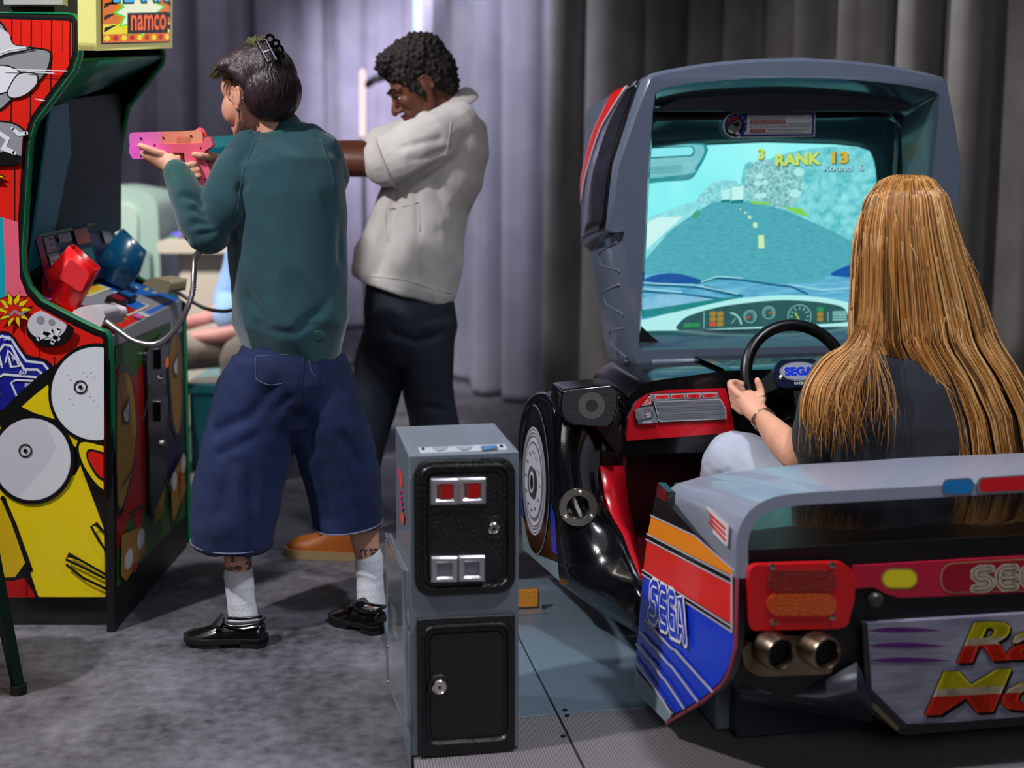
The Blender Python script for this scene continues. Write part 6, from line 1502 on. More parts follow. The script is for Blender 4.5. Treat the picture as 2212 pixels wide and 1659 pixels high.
# socks and loafers -------------------------------------
m_sock = M('sock_white', '#d9dbe3', .9, sheen=.3, bump=.3, bscale=300, stretch=(1, 1, .4))
for (sp_, toe, nm) in (([(515, 1238, YA-.085, 33, .038), (520, 1290, YA-.088, 31, .036), (526, 1335, YA-.09, 33, .036), (522, 1362, YA-.095, 42, .036)], 1, 'a'), ([(797, 1203, YA+.05, 32, .038), (799, 1250, YA+.045, 30, .036), (801, 1292, YA+.04, 31, .036), (800, 1325, YA+.035, 36, .036)], 2, 'b')):
    mb = MB(); limb(mb, sp_, n=24); fuse(mb, 'sock', wom, m_sock, voxel=.0045, smooth=1, disp=lambda c, n: .0010*wr(c, 45, 3, (.4, .4, 1.6)))
m_lo = M('loafer_black', '#0a0908', .22, coat=.5); m_sole = M('sole_black', '#0d0c0c', .6)
def loafer(heel, toe, wpx, nm, hz=0.0):
    """heel/toe: floor points"""
    h, t = V(heel), V(toe); L_ = (t-h).length; f = (t-h).normalized(); s_ = V((-f.y, f.x, 0)); par = wom
    def q(a, b_, z): return h+f*(a*L_)+s_*b_+V((0, 0, z))
    prof = [(0, .030, .012, .060), (.06, .034, .012, .066), (.2, .036, .012, .060), (.34, .036, .010, .056), (.45, .040, .008, .058), (.56, .046, .006, .058), (.7, .048, .006, .045), (.84, .044, .007, .034), (.94, .033, .010, .026), (1.0, .014, .014, .020)]
    rings = []
    for a, w_, z0, z1 in prof:
        z0 += .010
        rings.append([q(a, w_*cos(R(g))*(1 if sin(R(g)) < 0 else (.92 if a > .4 else .86)), (z0 if sin(R(g)) < 0 else z0+(z1-z0)*sin(R(g))) + (0 if sin(R(g)) >= 0 else .004*sin(R(g)))) for g in range(0, 360, 15)])
    mb = MB(); mb.loft(rings, m_lo); up_ = mb.build('loafer', par, sharp=0, subsurf=1)
    out = []
    for a, w_ in [(-.02, 0), (-.01, .022), (.05, .036), (.3, .036), (.5, .043), (.7, .052), (.86, .048), (.97, .030), (1.02, 0)]: out.append((a, w_))
    pts = [q(a, w_, 0) for a, w_ in out]+[q(a, -w_, 0) for a, w_ in out[::-1][1:-1]]
    mb = MB(); mb.prism([p+V((0, 0, .012)) for p in pts], V((0, 0, .012)), m_sole)
    hl = [q(a, w_, 0) for a, w_ in [(-.02, 0), (-.01, .022), (.05, .036), (.26, .036)]]+[q(a, -w_, 0) for a, w_ in [(.26, .036), (.05, .036), (-.01, .022)]]
    mb.prism([p+V((0, 0, .0005)) for p in hl], V((0, 0, .02)), m_sole); mb.prism([q(.5, .042, .001), q(.7, .05, .001), q(.9, .04, .001), q(.9, -.04, .001), q(.7, -.05, .001), q(.5, -.042, .001)], V((0, 0, .014)), m_sole); mb.build('sole', up_)
    mb = MB(); mb.prism([q(.50, .040, .050), q(.50, -.040, .050), q(.60, -.042, .056), q(.60, .042, .056)], V((0, 0, .010)), m_lo); mb.build('saddle_strap', up_, bevel=.003)
    rim = [q(.02, .0, .068), q(.06, .026, .066), (q(.2, .030, .060)), q(.34, .028, .057), q(.46, .022, .060), q(.50, .0, .066), q(.46, -.022, .060), q(.34, -.028, .057), q(.2, -.030, .060), q(.06, -.026, .066)]
    mb = MB(); mb.tube([V(x) for x in spl(rim, 4, True)], .0042, m_lo, n=8, loop=True, caps=False); mb.build('topline', up_, sharp=0)
loafer(G(574, 1392), G(400, 1386)+V((0, -.0, 0)), 0, 'a'); loafer(G(826, 1368), G(722, 1338)+V((0, .01, 0)), 0, 'b')
# ---------------------------------------------------------------- toy pistols and their hoses
def pistol(YG_, mp_f, thick, mats, label, group=None, base=None, screws=True):
    """mp_f: maps the drawing's pixels to a world point at depth offset"""
    t = thing('toy_pistol', label, 'toy gun', tuple(mp_f(400, 330, 0)), 0, group)
    def pr(pts, w_, mat, name, par, bev=.0025, r=2):
        mb = MB(); mb.prism([mp_f(x, y, -w_/2) for x, y in rpoly(pts, r, 3)], mp_f(400, 330, w_/2)-mp_f(400, 330, -w_/2), mat); return mb.build(name, par, bevel=bev, sharp=30)
    fr_ = pr([(283, 317), (330, 313), (380, 311), (440, 309), (447, 296), (457, 296), (459, 304), (463, 315), (450, 323), (443, 329), (446, 345), (462, 382), (456, 408), (437, 411), (427, 408), (427, 394), (430, 385), (414, 350), (402, 346), (402, 330), (378, 330), (345, 330), (330, 341), (291, 344), (283, 330)], thick, mats[1], 'frame', t)
    sl_ = pr([(282, 292), (287, 287), (296, 286), (395, 284), (430, 281), (438, 284), (440, 309), (380, 313), (284, 317)], thick*.86, mats[0], 'slide', t)
    mb = MB()
    for k in range(12):
        x = 384+k*2.5; mb.prism([mp_f(x, 295, -thick*.43-.0012), mp_f(x+1.1, 295, -thick*.43-.0012), mp_f(x+2.4, 308, -thick*.43-.0012), mp_f(x+1.3, 308, -thick*.43-.0012)], mp_f(0, 0, .003)-mp_f(0, 0, 0), mats[0])
    mb.build('grip_ribs', sl_)
    mb = MB(); g = [mp_f(x, y, 0) for x, y in spl([(378, 328), (375, 338), (384, 350), (396, 354), (406, 348)], 4)]; mb.tube(g, .0035, mats[1], n=8, rb=.006, bdir=tuple((mp_f(0, 0, 1)-mp_f(0, 0, 0)).normalized())); mb.build('trigger_guard', t, sharp=0)
    mb = MB(); mb.tube([mp_f(x, y, 0) for x, y in ((394, 330), (391, 337), (393, 344))], .003, mats[2], n=8); mb.build('trigger', t, sharp=0)
    mb = MB(); mb.tube([mp_f(x, y, 0) for x, y in ((425, 284), (431, 279), (437, 281), (444, 292))], .005, mats[2], n=8, round_=True); mb.build('hammer', t, sharp=0)
    if screws:
        for x, y in ((308, 299), (356, 298), (416, 294), (338, 314), (437, 320), (308, 338), (447, 387)):
            mb = MB(); mb.lathe(mp_f(x, y, -thick/2), mp_f(0, 0, -1)-mp_f(0, 0, 0), [(.0026, -.002), (.0026, .0006), (.0005, .0007)], mk_ink, 10); mb.build('screw', t)
    return t
gx0 = P(282, 300, YG).x; 
def mpink(x, y, dd): return P(x, y, YG)+V((0, dd, 0))
o0 = mpink(400, 330, 0).x
mt1 = grad_mat('pistol_pink_slide', 0, gx0-o0, P(440, 300, YG).x-o0, [(0, '#e865c9'), (.38, '#e070b0'), (.5, '#e8826c'), (1, '#f0a07c')]); mt2 = grad_mat('pistol_pink_frame', 0, gx0-o0, P(460, 300, YG).x-o0, [(0, '#ee5fd0'), (.35, '#ea5fb0'), (.55, '#e65a78'), (1, '#ee6a80')])
gun1 = pistol(YG, mpink, .034, [mt1, mt2, M('pistol_red', '#d9465a', .4)], 'pink and salmon toy pistol held in both hands of the person in green')
YT = 4.02
def mteal(x, y, dd):                                   # the second pistol stands behind, nearly the same drawing, moved along the aim line
    p = P(400, 330, YT); sc = 1.0; px_, py_ = (455+(x-282)*.80), (297+(y-287)*.80-(x-282)*.055)
    return P(px_, py_, YT)+V((0, dd, 0))
gun2 = pistol(YT, mteal, .034, [M('pistol_cyan', '#4fc4d4', .35), M('pistol_teal', '#0c8ea6', .4), M('pistol_teal_dark', '#0b6b80', .4)], 'teal toy pistol held in both hands of the person in the pale shirt', screws=False)
def hose(name, pts, r, mat, label, cat, ribbed=True):
    path = [V(p) for p in spl([tuple(p) for p in pts], 14)]
    t = MB(); n = len(path)
    # resample
    out = [path[0]]; acc = 0; step = .0036 if ribbed else .01
    for a, b_ in zip(path[:-1], path[1:]):
        L_ = (b_-a).length; 
        while acc+L_ >= step:
            tt = (step-acc)/L_; a = a.lerp(b_, tt); out.append(a); L_ = (b_-a).length; acc = 0
        acc += L_
    rr_ = [r*(1+(.16 if k % 2 else -.16)) for k in range(len(out))] if ribbed else r
    t.tube(out, rr_, mat, n=10); o = t.build(name, None, sharp=0); tag(o, label, cat); return o
m_hose = M('hose_steel', '#b5b1b4', .3, metal=.9)
hs = hose('metal_hose', [P(442, 410, YG), P(470, 450, YG+.22), P(455, 520, YG+.16), P(424, 552, YG+.04), P(419, 590, YG), P(416, 630, YG-.02), P(403, 670, YG-.03), P(378, 712, YG-.03), P(340, 742, YG-.03), P(295, 738, YG-.02), P(258, 715, YG), P(228, 692, YG+.02)], .0075, m_hose, 'silver flexible hose looping from the pink pistol to the front of the shooting cabinet', 'cable')
hose('thin_cable', [P(360, 620, 4.02), P(385, 632, 4.03), P(410, 648, 4.03), P(450, 668, 4.02), P(505, 668, 4.0), P(560, 620, 4.0), P(556, 420, 4.01), P(566, 386, YT)], .006, M('cable_grey', '#4c4c54', .4, metal=.5), 'thin dark cable hanging from the tan cable boss on the far side of the deck', 'cable', False)

# ---------------------------------------------------------------- man in the pale shirt
YM = 4.14
man = thing('person', 'person with short black curly hair in off-white shirt and black jeans, leaning back to aim', 'person', tuple(G(800, 1218, 0)))
sk_m = skin_mat('skin_brown', '#6b3f2c', '#5a3224')
HM = head_matrix(P(907, 184, YM), (-.80, -.16, -.50), (-.10, .04, 1))
mb = MB(); head_parts(mb, HM, 1.0, 1.12)
tube3(mb, [P(925, 195, YM+.01), P(945, 222, YM+.01), P(965, 255, YM+.02), P(970, 300, YM+.03)], [.056, .058, .065, .08], [.055, .056, .062, .08])
limb(mb, [(968, 290, YM+.02, 60, .10), (935, 380, YM+.02, 72, .11), (905, 480, YM+.01, 72, .10), (885, 580, YM+.01, 72, .10), (885, 680, YM, 78, .11)])
# legs
limb(mb, [(915, 690, YM+.0, 52, .08), (915, 800, YM, 46, .07), (935, 930, YM+.02, 36, .055), (965, 1050, YM+.05, 32, .05), (1000, 1165, YM+.08, 26, .042)])
limb(mb, [(860, 690, YM+.05, 52, .08), (815, 850, YM+.06, 44, .07), (790, 960, YM+.05, 36, .055), (765, 1070, YM+.03, 31, .05), (748, 1165, YM+.01, 25, .042)])
# near arm
tube3(mb, [P(965, 290, YM-.10), P(880, 330, YM-.16), P(815, 352, YM-.14)], [.052, .048, .045]); tube3(mb, [P(815, 352, YM-.14), P(760, 350, YM-.13), P(690, 345, YM-.12), P(640, 340, YT-.01)], [.044, .046, .038, .027])
tube3(mb, [P(640, 340, YT), P(615, 338, YT+.0), P(598, 345, YT+.01)], [.027, .030, .024], [.022, .022, .022])
# far arm
tube3(mb, [P(930, 275, YM+.18), P(860, 310, YM+.16), P(800, 330, YM+.12)], [.052, .048, .045]); tube3(mb, [P(800, 330, YM+.12), P(730, 330, YM+.04), P(650, 338, YT+.04)], [.042, .040, .028])
tube3(mb, [P(650, 338, YT+.04), P(620, 336, YT+.035), P(602, 342, YT+.03)], [.026, .028, .022])
for k in range(4):
    y = 340+k*9; finger(mb, [P(606, y, YT+.03), P(592, y, YT+.032), P(574, y+1, YT+.02), P(570, y+1, YT-.006), P(580, y, YT-.024)], .0098, .008)
for k in range(4):
    y = 338+k*9; finger(mb, [P(612, y, YT-.01), P(596, y, YT-.026), P(578, y+2, YT-.036), P(566, y+2, YT-.02)], .0095, .0078)
finger(mb, [P(606, 334, YT-.015), P(590, 328, YT-.026), P(574, 325, YT-.026)], .0105, .0085); finger(mb, [P(606, 330, YT+.02), P(590, 325, YT+.012), P(572, 322, YT+.02)], .0105, .0085)
bodym = fuse(mb, 'body', man, sk_m, voxel=.0036, smooth=2, matfn=lipf(HM, 1.0), mats=[M('lip_brown', '#6e3a30', .4)])
eyes(HM, bodym, 1.0, '#120b08', sk_m)
m_hm = M('hair_black_curly', '#0d0a0a', .75, var=.6, vscale=70, col2='#241b19')
mb = MB()
def hl(x, y, z, r, HH=HM): mb.ell(HH @ V((x, y, z)), r, None, HH.to_3x3(), 26, 18)
hl(-.026, 0, .068, (.108, .092, .088)); hl(-.058, 0, .02, (.078, .084, .085)); hl(.032, 0, .108, (.062, .070, .042)); hl(-.07, 0, -.03, (.045, .062, .055))
for sg in (-1, 1):
    mb.tube([HM @ V((.045, sg*.066, .06)), HM @ V((.028, sg*.075, .02)), HM @ V((.018, sg*.073, -.02)), HM @ V((.014, sg*.070, -.045))], [.022, .020, .013, .006], None, n=10, rb=[.014, .01, .007, .004], round_=True)
def curl(c, n):
    d_, pts = noise.voronoi(V(c)*62); return .011*(1-min(1, d_[0]*1.7))+.004*wr(c, 30, 1)-.003
hairm = fuse(mb, 'hair', man, m_hm, voxel=.0038, smooth=1, disp=curl)
# beard shade / moustache
mb = MB(); mb.tube([HM @ V(q) for q in ((.092, .022, -.056), (.1005, .008, -.0525), (.1005, -.008, -.0525), (.092, -.022, -.056))], [.002, .0035, .0035, .002], m_hm, n=8); mb.build('moustache', bodym, sharp=0)
mb = MB(); mb.tube([HM @ V(q) for q in ((.080, .012, -.098), (.090, 0, -.094), (.080, -.012, -.098))], [.003, .006, .003], m_hm, n=8, round_=True); mb.build('beard', bodym, sharp=0)
# shirt
m_sh = M('shirt_offwhite', '#c9c4c0', .85, sheen=.3, bump=.2, bscale=380, var=.06, vscale=10)
mb = MB()
limb(mb, [(972, 236, YM+.02, 40, .09), (975, 262, YM+.02, 74, .15), (962, 310, YM+.01, 96, .17), (942, 370, YM, 100, .165), (922, 430, YM, 98, .165), (905, 500, YM, 102, .165), (892, 560, YM, 108, .165), (878, 606, YM, 112, .165), (872, 626, YM, 108, .16)], n=40, round_=False)
limb(mb, [(860, 430, YM-.04, 40, .09), (838, 500, YM-.04, 48, .09), (818, 560, YM-.04, 54, .09), (806, 592, YM-.04, 50, .09), (802, 606, YM-.04, 44, .08)], n=24, round_=False)
tube3(mb, [P(985, 270, YM-.06), P(940, 300, YM-.13), P(890, 326, YM-.16), P(850, 344, YM-.155), P(832, 352, YM-.15)], [.075, .088, .086, .082, .080], [.07, .075, .07, .065, .062])
tube3(mb, [P(940, 265, YM+.16), P(880, 300, YM+.17), P(820, 322, YM+.13)], [.07, .07, .065])
cm_ = [crease([P(860, 400, YM-.16), P(900, 385, YM-.2), P(960, 350, YM-.2)], .012, .014), crease([P(900, 420, YM-.16), P(905, 500, YM-.17), P(900, 600, YM-.17)], .008, .012), crease([P(940, 400, YM-.17), P(970, 470, YM-.16), P(990, 560, YM-.12)], .010, .016),
       crease([P(850, 420, YM-.13), P(840, 500, YM-.15), P(815, 590, YM-.14)], .009, .014), crease([P(860, 320, YM-.23), P(900, 312, YM-.22), P(950, 300, YM-.2)], .006, .010), crease([P(870, 350, YM-.24), P(910, 345, YM-.23), P(970, 320, YM-.18)], .007, .010), crease([P(950, 500, YM-.16), P(960, 560, YM-.16), P(950, 620, YM-.16)], .007, .014)]
def md_(c, n): return sum(f(c) for f in cm_)+.010*ridged(c, 5.5, 31, (1.2, 1.2, .7))-.004+.003*wr(c, 20, 8)
shm = fuse(mb, 'shirt', man, m_sh, voxel=.006, smooth=2, disp=md_)
mb = MB()
cl = [P(905, 262, YM-.07), P(940, 232, YM-.05), P(975, 205, YM+.0), P(1000, 186, YM+.05), P(1012, 188, YM+.06)]
cl2 = [P(925, 285, YM-.11), P(968, 258, YM-.10), P(1008, 232, YM-.05), P(1034, 214, YM+.02), P(1036, 206, YM+.05)]
cl3 = [P(915, 268, YM-.10), P(955, 240, YM-.09), P(990, 214, YM-.04), P(1018, 196, YM+.03), P(1024, 194, YM+.06)]
mb.loft([cl, cl3, cl2], m_sh, caps=False, closed=False)
b1 = [P(1000, 186, YM+.05), P(985, 196, YM+.13), P(955, 225, YM+.14), P(920, 255, YM+.10)]; b2 = [P(1030, 206, YM+.05), P(1015, 222, YM+.16), P(980, 250, YM+.19), P(930, 275, YM+.15)]
mb.loft([b1, b2], m_sh, caps=False, closed=False); mb.build('collar', man, sharp=0, solid=.004, subsurf=1)
mb = MB(); cc_ = [P(832, 352, YM-.15)+V((0, .064*cos(R(a)), 0))+(P(812, 306, YM-.15)-P(852, 398, YM-.15)).normalized()*(.080*sin(R(a))) for a in range(0, 360, 15)]
mb.tube(cc_, .006, m_sh, n=8, loop=True, caps=False); mb.build('sleeve_cuff', man, sharp=0)
for L_ in ([(832, 452), (870, 446), (905, 436)], [(832, 452), (834, 500), (840, 520)], [(975, 262), (968, 310), (958, 370), (962, 400)], [(905, 436), (908, 500)]): seam(shm, L_, .0016, m_sh, 'shirt_seam')
seam(shm, [(800, 596), (840, 600), (880, 606), (930, 622), (975, 634)], .0018, m_sh, 'hem')
# jeans
m_jb = M('jeans_black', '#151a22', .8, var=.4, vscale=6, col2='#1f2a38', bump=.3, bscale=420)
mb = MB()
limb(mb, [(882, 622, YM, 92, .14), (884, 660, YM, 98, .15), (888, 710, YM+.01, 102, .15)], n=32)
limb(mb, [(918, 690, YM-.02, 66, .12), (922, 760, YM-.02, 60, .11), (926, 840, YM, 56, .10), (940, 920, YM+.02, 52, .095), (968, 1030, YM+.05, 46, .085), (998, 1130, YM+.08, 40, .075), (1006, 1172, YM+.08, 40, .075)], n=28, round_=False)
limb(mb, [(852, 690, YM+.05, 64, .12), (822, 800, YM+.07, 58, .11), (800, 900, YM+.07, 50, .10), (780, 1000, YM+.05, 44, .085), (762, 1090, YM+.03, 38, .075), (750, 1160, YM+.01, 36, .07)], n=28, round_=False)
jm = [crease([P(850, 720, YM-.13), P(900, 740, YM-.14), P(960, 720, YM-.12)], .009, .014), crease([P(870, 900, YM-.08), P(920, 880, YM-.1), P(970, 890, YM-.08)], .008, .012), crease([P(880, 930, YM-.08), P(930, 915, YM-.1), P(980, 925, YM-.08)], .008, .012)]
fuse(mb, 'jeans', man, m_jb, voxel=.0065, smooth=2, disp=lambda c, n: sum(f(c) for f in jm)+.005*ridged(c, 7, 22, (1.3, 1.3, .6))-.002)
# boots
m_bt = M('boot_tan', '#a55a18', .45, var=.4, vscale=14, col2='#7c3c10', coat=.15); m_bs = M('boot_sole', '#8b7350', .7); m_bd = M('boot_lace', '#5a3413', .7)
def boot(h, t):
    h, t = V(h), V(t); L_ = (t-h).length; f = (t-h).normalized(); s_ = V((-f.y, f.x, 0))
    def q(a, b_, z): return h+f*(a*L_)+s_*b_+V((0, 0, z))
    rings = []
    for a, w_, z1 in [(0, .030, .10), (.05, .036, .125), (.18, .038, .128), (.32, .038, .12), (.42, .040, .105), (.55, .045, .082), (.7, .049, .068), (.84, .046, .062), (.94, .036, .052), (1., .018, .040)]:
        rings.append([q(a, w_*cos(R(g)), .026+(z1-.026)*max(0, sin(R(g)))-.004*max(0, -sin(R(g)))) for g in range(0, 360, 15)])
    mb = MB(); mb.loft(rings, m_bt); up_ = mb.build('boot', man, sharp=0, subsurf=1)
    pts = [(-.03, .012), (0, .036), (.2, .042), (.45, .044), (.7, .055), (.88, .050), (1.0, .028), (1.03, 0)]
    pp = [q(a, b_, .001) for a, b_ in pts]+[q(a, -b_, .001) for a, b_ in pts[::-1][1:]]
    mb = MB(); mb.prism(pp, V((0, 0, .027)), m_bs); mb.build('sole', up_, bevel=.004)
    for k in range(3):
        mb = MB(); a = .36+k*.075; mb.tube([q(a, .034, .112-.014*k), q(a+.03, 0, .122-.015*k), q(a, -.034, .112-.014*k)], .004, m_bd, n=6); mb.build('lace', up_, sharp=0)
boot(G(782, 1207), G(622, 1196)); boot(G(1050, 1212), G(905, 1235))

# ---------------------------------------------------------------- seated driver with long blond hair
drv = thing('person', 'person with long straight blond hair in black T-shirt, sitting at the steering wheel', 'person', tuple(car(.58, .62, .24)))
YD = 2.98
HD = head_matrix(P(1950, 492, YD+.02), (-.13, .98, -.06), (0, 0, 1))
sk_d = skin_mat('skin_fair', '#e0a88c', '#d3957a')
mb = MB(); head_parts(mb, HD, .98, .95, fem=True)
tube3(mb, [P(1952, 560, YD), P(1955, 640, YD-.01), P(1960, 730, YD-.01)], [.052, .05, .06], [.052, .05, .06])
limb(mb, [(1960, 740, YD-.01, 120, .08), (1965, 830, YD, 150, .10), (1965, 950, YD, 135, .10), (1960, 1060, YD+.02, 125, .10), (1955, 1160, YD+.06, 150, .11)])
# left arm to the wheel
wl = cv(1612, 845, .93)
E1 = P(1722, 985, 3.02)
tube3(mb, [P(1812, 805, YD), P(1778, 900, YD+.0), E1], [.048, .042, .040])
WR_ = P(1648, 905, 3.22)
tube3(mb, [E1, P(1692, 955, 3.09), P(1665, 925, 3.16), WR_], [.042, .041, .034, .026], [.040, .038, .030, .023])
tube3(mb, [WR_, P(1630, 885, 3.25), P(1614, 862, 3.285)], [.026, .030, .029], [.021, .022, .022])
# thumb along the inner rim, fingers round the outside
finger(mb, [P(1640, 885, 3.24), P(1646, 862, 3.262), P(1643, 840, 3.275), P(1636, 822, 3.28)], .0115, .0088)
for k in range(4):
    oy = k*13
    finger(mb, [P(1618-k*1.0, 868+oy*.55, 3.275), P(1595+k*2, 852+oy*.9, 3.288), P(1579+k*2.4, 836+oy, 3.305), P(1578+k*2.4, 828+oy, 3.33), P(1588+k*2.5, 826+oy, 3.352), P(1602+k*2, 830+oy, 3.355)], .0115, .009)
# right arm
wrr = cv(1838, 850, .93)
tube3(mb, [P(2120, 800, YD), P(2120, 920, YD+.05), P(2080, 985, YD+.12)], [.050, .044, .040]); tube3(mb, [P(2080, 985, YD+.12), P(1980, 940, 3.2), P(1880, 890, 3.32)], [.040, .036, .026])
tube3(mb, [P(1880, 890, 3.32), P(1860, 872, 3.33), P(1846, 858, 3.335)], [.026, .028, .026], [.02, .02, .02])
finger(mb, [P(1862, 872, 3.33), P(1850, 852, 3.32), P(1842, 835, 3.32)], .011, .0085)
for k in range(4): finger(mb, [P(1852, 860+k*10, 3.335), P(1862, 846+k*12, 3.35), P(1860, 842+k*12, 3.38), P(1846, 842+k*12, 3.39)], .0105, .0085)
# legs
KN_ = P(1592, 1004, 3.30)
limb(mb, [(1880, 1180, YD+.02, 80, .08), (1740, 1100, 3.12, 72, .075), (1592, 1012, 3.30, 58, .06)]); tube3(mb, [KN_, P(1585, 1090, 3.38), car(.30, 1.12, .27)], [.055, .05, .035]); tube3(mb, [car(.30, 1.12, .262), car(.30, 1.24, .25)], [.032, .028])
limb(mb, [(2010, 1180, YD+.02, 80, .08), (2040, 1090, 3.2, 70, .075), (2050, 1010, 3.42, 58, .06)]); tube3(mb, [P(2050, 1010, 3.42), P(2030, 1080, 3.5), car(.84, 1.12, .27)], [.055, .05, .035]); tube3(mb, [car(.84, 1.12, .262), car(.84, 1.24, .25)], [.032, .028])
bodyd = fuse(mb, 'body', drv, sk_d, voxel=.0036, smooth=2, matfn=lipf(HD, .98), mats=[m_lip]); eyes(HD, bodyd, .98, '#3a5060', sk_d)
# T-shirt
m_ts = M('tshirt_black', '#1b2029', .88, sheen=.2, bump=.2, bscale=420)
mb = MB()
limb(mb, [(1960, 728, YD-.01, 70, .07), (1962, 762, YD-.01, 165, .10), (1965, 820, YD, 200, .125), (1965, 900, YD, 192, .135), (1962, 1000, YD+.01, 185, .14), (1958, 1110, YD+.03, 188, .15)], n=36, round_=False)
tube3(mb, [P(1850, 788, YD), P(1805, 818, YD), P(1782, 878, YD-.0), P(1770, 940, YD+.01), P(1766, 966, YD+.02)], [.055, .060, .063, .064, .062]); tube3(mb, [P(2070, 780, YD), P(2130, 812, YD), P(2150, 880, YD+.03), P(2140, 945, YD+.06)], [.06, .070, .072, .072])
ct = [crease([P(1725, 900, YD-.07), P(1760, 930, YD-.09), P(1790, 990, YD-.10)], .008, .012), crease([P(1800, 860, YD-.1), P(1830, 930, YD-.12), P(1850, 1000, YD-.13)], .007, .014)]
fuse(mb, 't_shirt', drv, m_ts, voxel=.006, smooth=3, disp=lambda c, n: sum(f(c) for f in ct)+.004*ridged(c, 8, 4))
m_jl = M('jeans_pale', '#a7adbd', .85, var=.2, vscale=10, bump=.25, bscale=420)
mb = MB(); limb(mb, [(1960, 1120, YD+.04, 165, .13), (1958, 1180, YD+.06, 170, .12)], n=28); limb(mb, [(1880, 1175, YD+.02, 95, .10), (1740, 1095, 3.12, 90, .10), (1640, 1030, 3.24, 82, .095), (1594, 1002, 3.29, 74, .088)]); tube3(mb, [P(1590, 1004, 3.30), P(1572, 1080, 3.36), car(.30, 1.10, .31)], [.088, .080, .065])
limb(mb, [(2010, 1180, YD+.02, 95, .10), (2040, 1090, 3.2, 86, .095), (2052, 1010, 3.40, 72, .085)]); tube3(mb, [P(2050, 1010, 3.42), P(2030, 1080, 3.5), car(.84, 1.10, .31)], [.085, .075, .06])
cj = [crease([P(1515, 1010, 3.25), P(1545, 1000, 3.22), P(1560, 975, 3.21)], .006, .010), crease([P(1530, 1030, 3.25), P(1570, 1020, 3.2)], .005, .008)]
fuse(mb, 'jeans', drv, m_jl, voxel=.0065, smooth=2, disp=lambda c, n: sum(f(c) for f in cj)+.003*ridged(c, 9, 14))
for u in (.30, .84):
    mb = MB(); mb.loft([[car(u+w_*cos(R(g)), v, .222+(h_-.0)*max(0, sin(R(g)))) for g in range(0, 360, 20)] for v, w_, h_ in ((1.04, .03, .05), (1.08, .036, .07), (1.16, .042, .06), (1.22, .044, .045), (1.26, .03, .03))], M('trainer_white', '#c9c9cc', .6)); mb.build('shoe', drv, sharp=0)
mb = MB()
wa = (P(1640, 896, 3.235)-WR_).normalized(); s1 = wa.orthogonal().normalized(); s2 = wa.cross(s1)
for o_, r_, rad in ((0, .0285, .0022), (.008, .029, .0018), (-.010, .030, .0018)):
    c = WR_+wa*o_; mb = MB(); mb.tube([c+s1*(r_*cos(R(a)))+s2*(r_*.86*sin(R(a))) for a in range(0, 360, 15)], [rad*(1.25 if k % 2 else .8) for k in range(24)], M('bracelet_silver', '#b9a98c', .25, metal=.9), n=6, loop=True, caps=False); mb.build('bracelet', drv, sharp=0)
mb = MB(); f0, f1 = P(1646, 858, 3.264), P(1644, 846, 3.272); t_ = (f1-f0).normalized(); s1 = t_.orthogonal().normalized(); s2 = t_.cross(s1); mb.tube([f0+s1*(.0112*cos(R(a)))+s2*(.0112*sin(R(a))) for a in range(0, 360, 20)], .0013, mk_chrome, n=6, loop=True, caps=False); mb.build('ring', drv, sharp=0)
# hair: a mass with combed locks over it
def hmat(n_, c, c2): return M(n_, c, .38, var=.5, vscale=45, col2=c2, stretch=(1, 1, .12), bump=.2, bscale=200, spec=.6)
hb = hmat('hair_blond_dark', '#7a5432', '#563820'); hc = [hmat('hair_blond', '#c9904e', '#a46c34'), hmat('hair_blond_light', '#e6c08c', '#cc9858'), hb, hmat('hair_honey', '#b87634', '#8f5824')]
ringsH = [(376, 1958, 1958-26, 1958+30, .03), (388, 0, 1900, 2012, .080), (402, 0, 1886, 2028, .095), (430, 0, 1870, 2044, .108), (480, 0, 1858, 2058, .116), (560, 0, 1850, 2086, .118), (650, 0, 1846, 2122, .112), (730, 0, 1842, 2150, .110), (800, 0, 1880, 2196, .114), (880, 0, 1902, 2238, .118), (960, 0, 1915, 2250, .120), (1040, 0, 1920, 2250, .118)]
def hring(y, side, ang):
    """point on the hair surface; side -1..1 across the back"""
    for i in range(len(ringsH)-1):
        if ringsH[i][0] <= y <= ringsH[i+1][0]: break
    a, b_ = ringsH[i], ringsH[i+1]; t = max(0, min(1, (y-a[0])/(b_[0]-a[0])))
    l, r, d_ = lerp(a[2], b_[2], t), lerp(a[3], b_[3], t), lerp(a[4], b_[4], t)
    c = (l+r)/2; h = (r-l)/2; return P(c+h*sin(ang), y, YD-.0), d_*cos(ang)
mb = MB(); rings = []
for y in [376, 381, 388, 394, 402, 414, 430, 455, 480, 520, 560, 605, 650, 690, 730, 765, 800, 840, 880, 920, 960, 1000, 1035]:
    ring = []
    for a in range(0, 360, 12):
        p, dd = hring(y, 0, R(a)); ring.append(p+V((0, -dd*(1 if dd > 0 else .55)+(.0 if y < 700 else .01), 0)))
    rings.append(ring)
mb.loft(rings, hb)
hd_ = fuse(mb, 'hair', drv, hb, voxel=.007, smooth=3, disp=lambda c, n: .004*ridged(c, 18, 3, (1, 1, .15))-.004)
rnd = random.Random(12)
mbs = {k: MB() for k in range(4)}
def lock(pts, r0, k, n=5): mbs[k].tube(pts, [r0*(.5+.5*min(1, 3*t))*(1 if t < .75 else max(.2, 1-(t-.75)*3.2)) for t in [i/(len(pts)-1) for i in range(len(pts))]], hc[k], n=n, rb=[r0*.55]*len(pts))
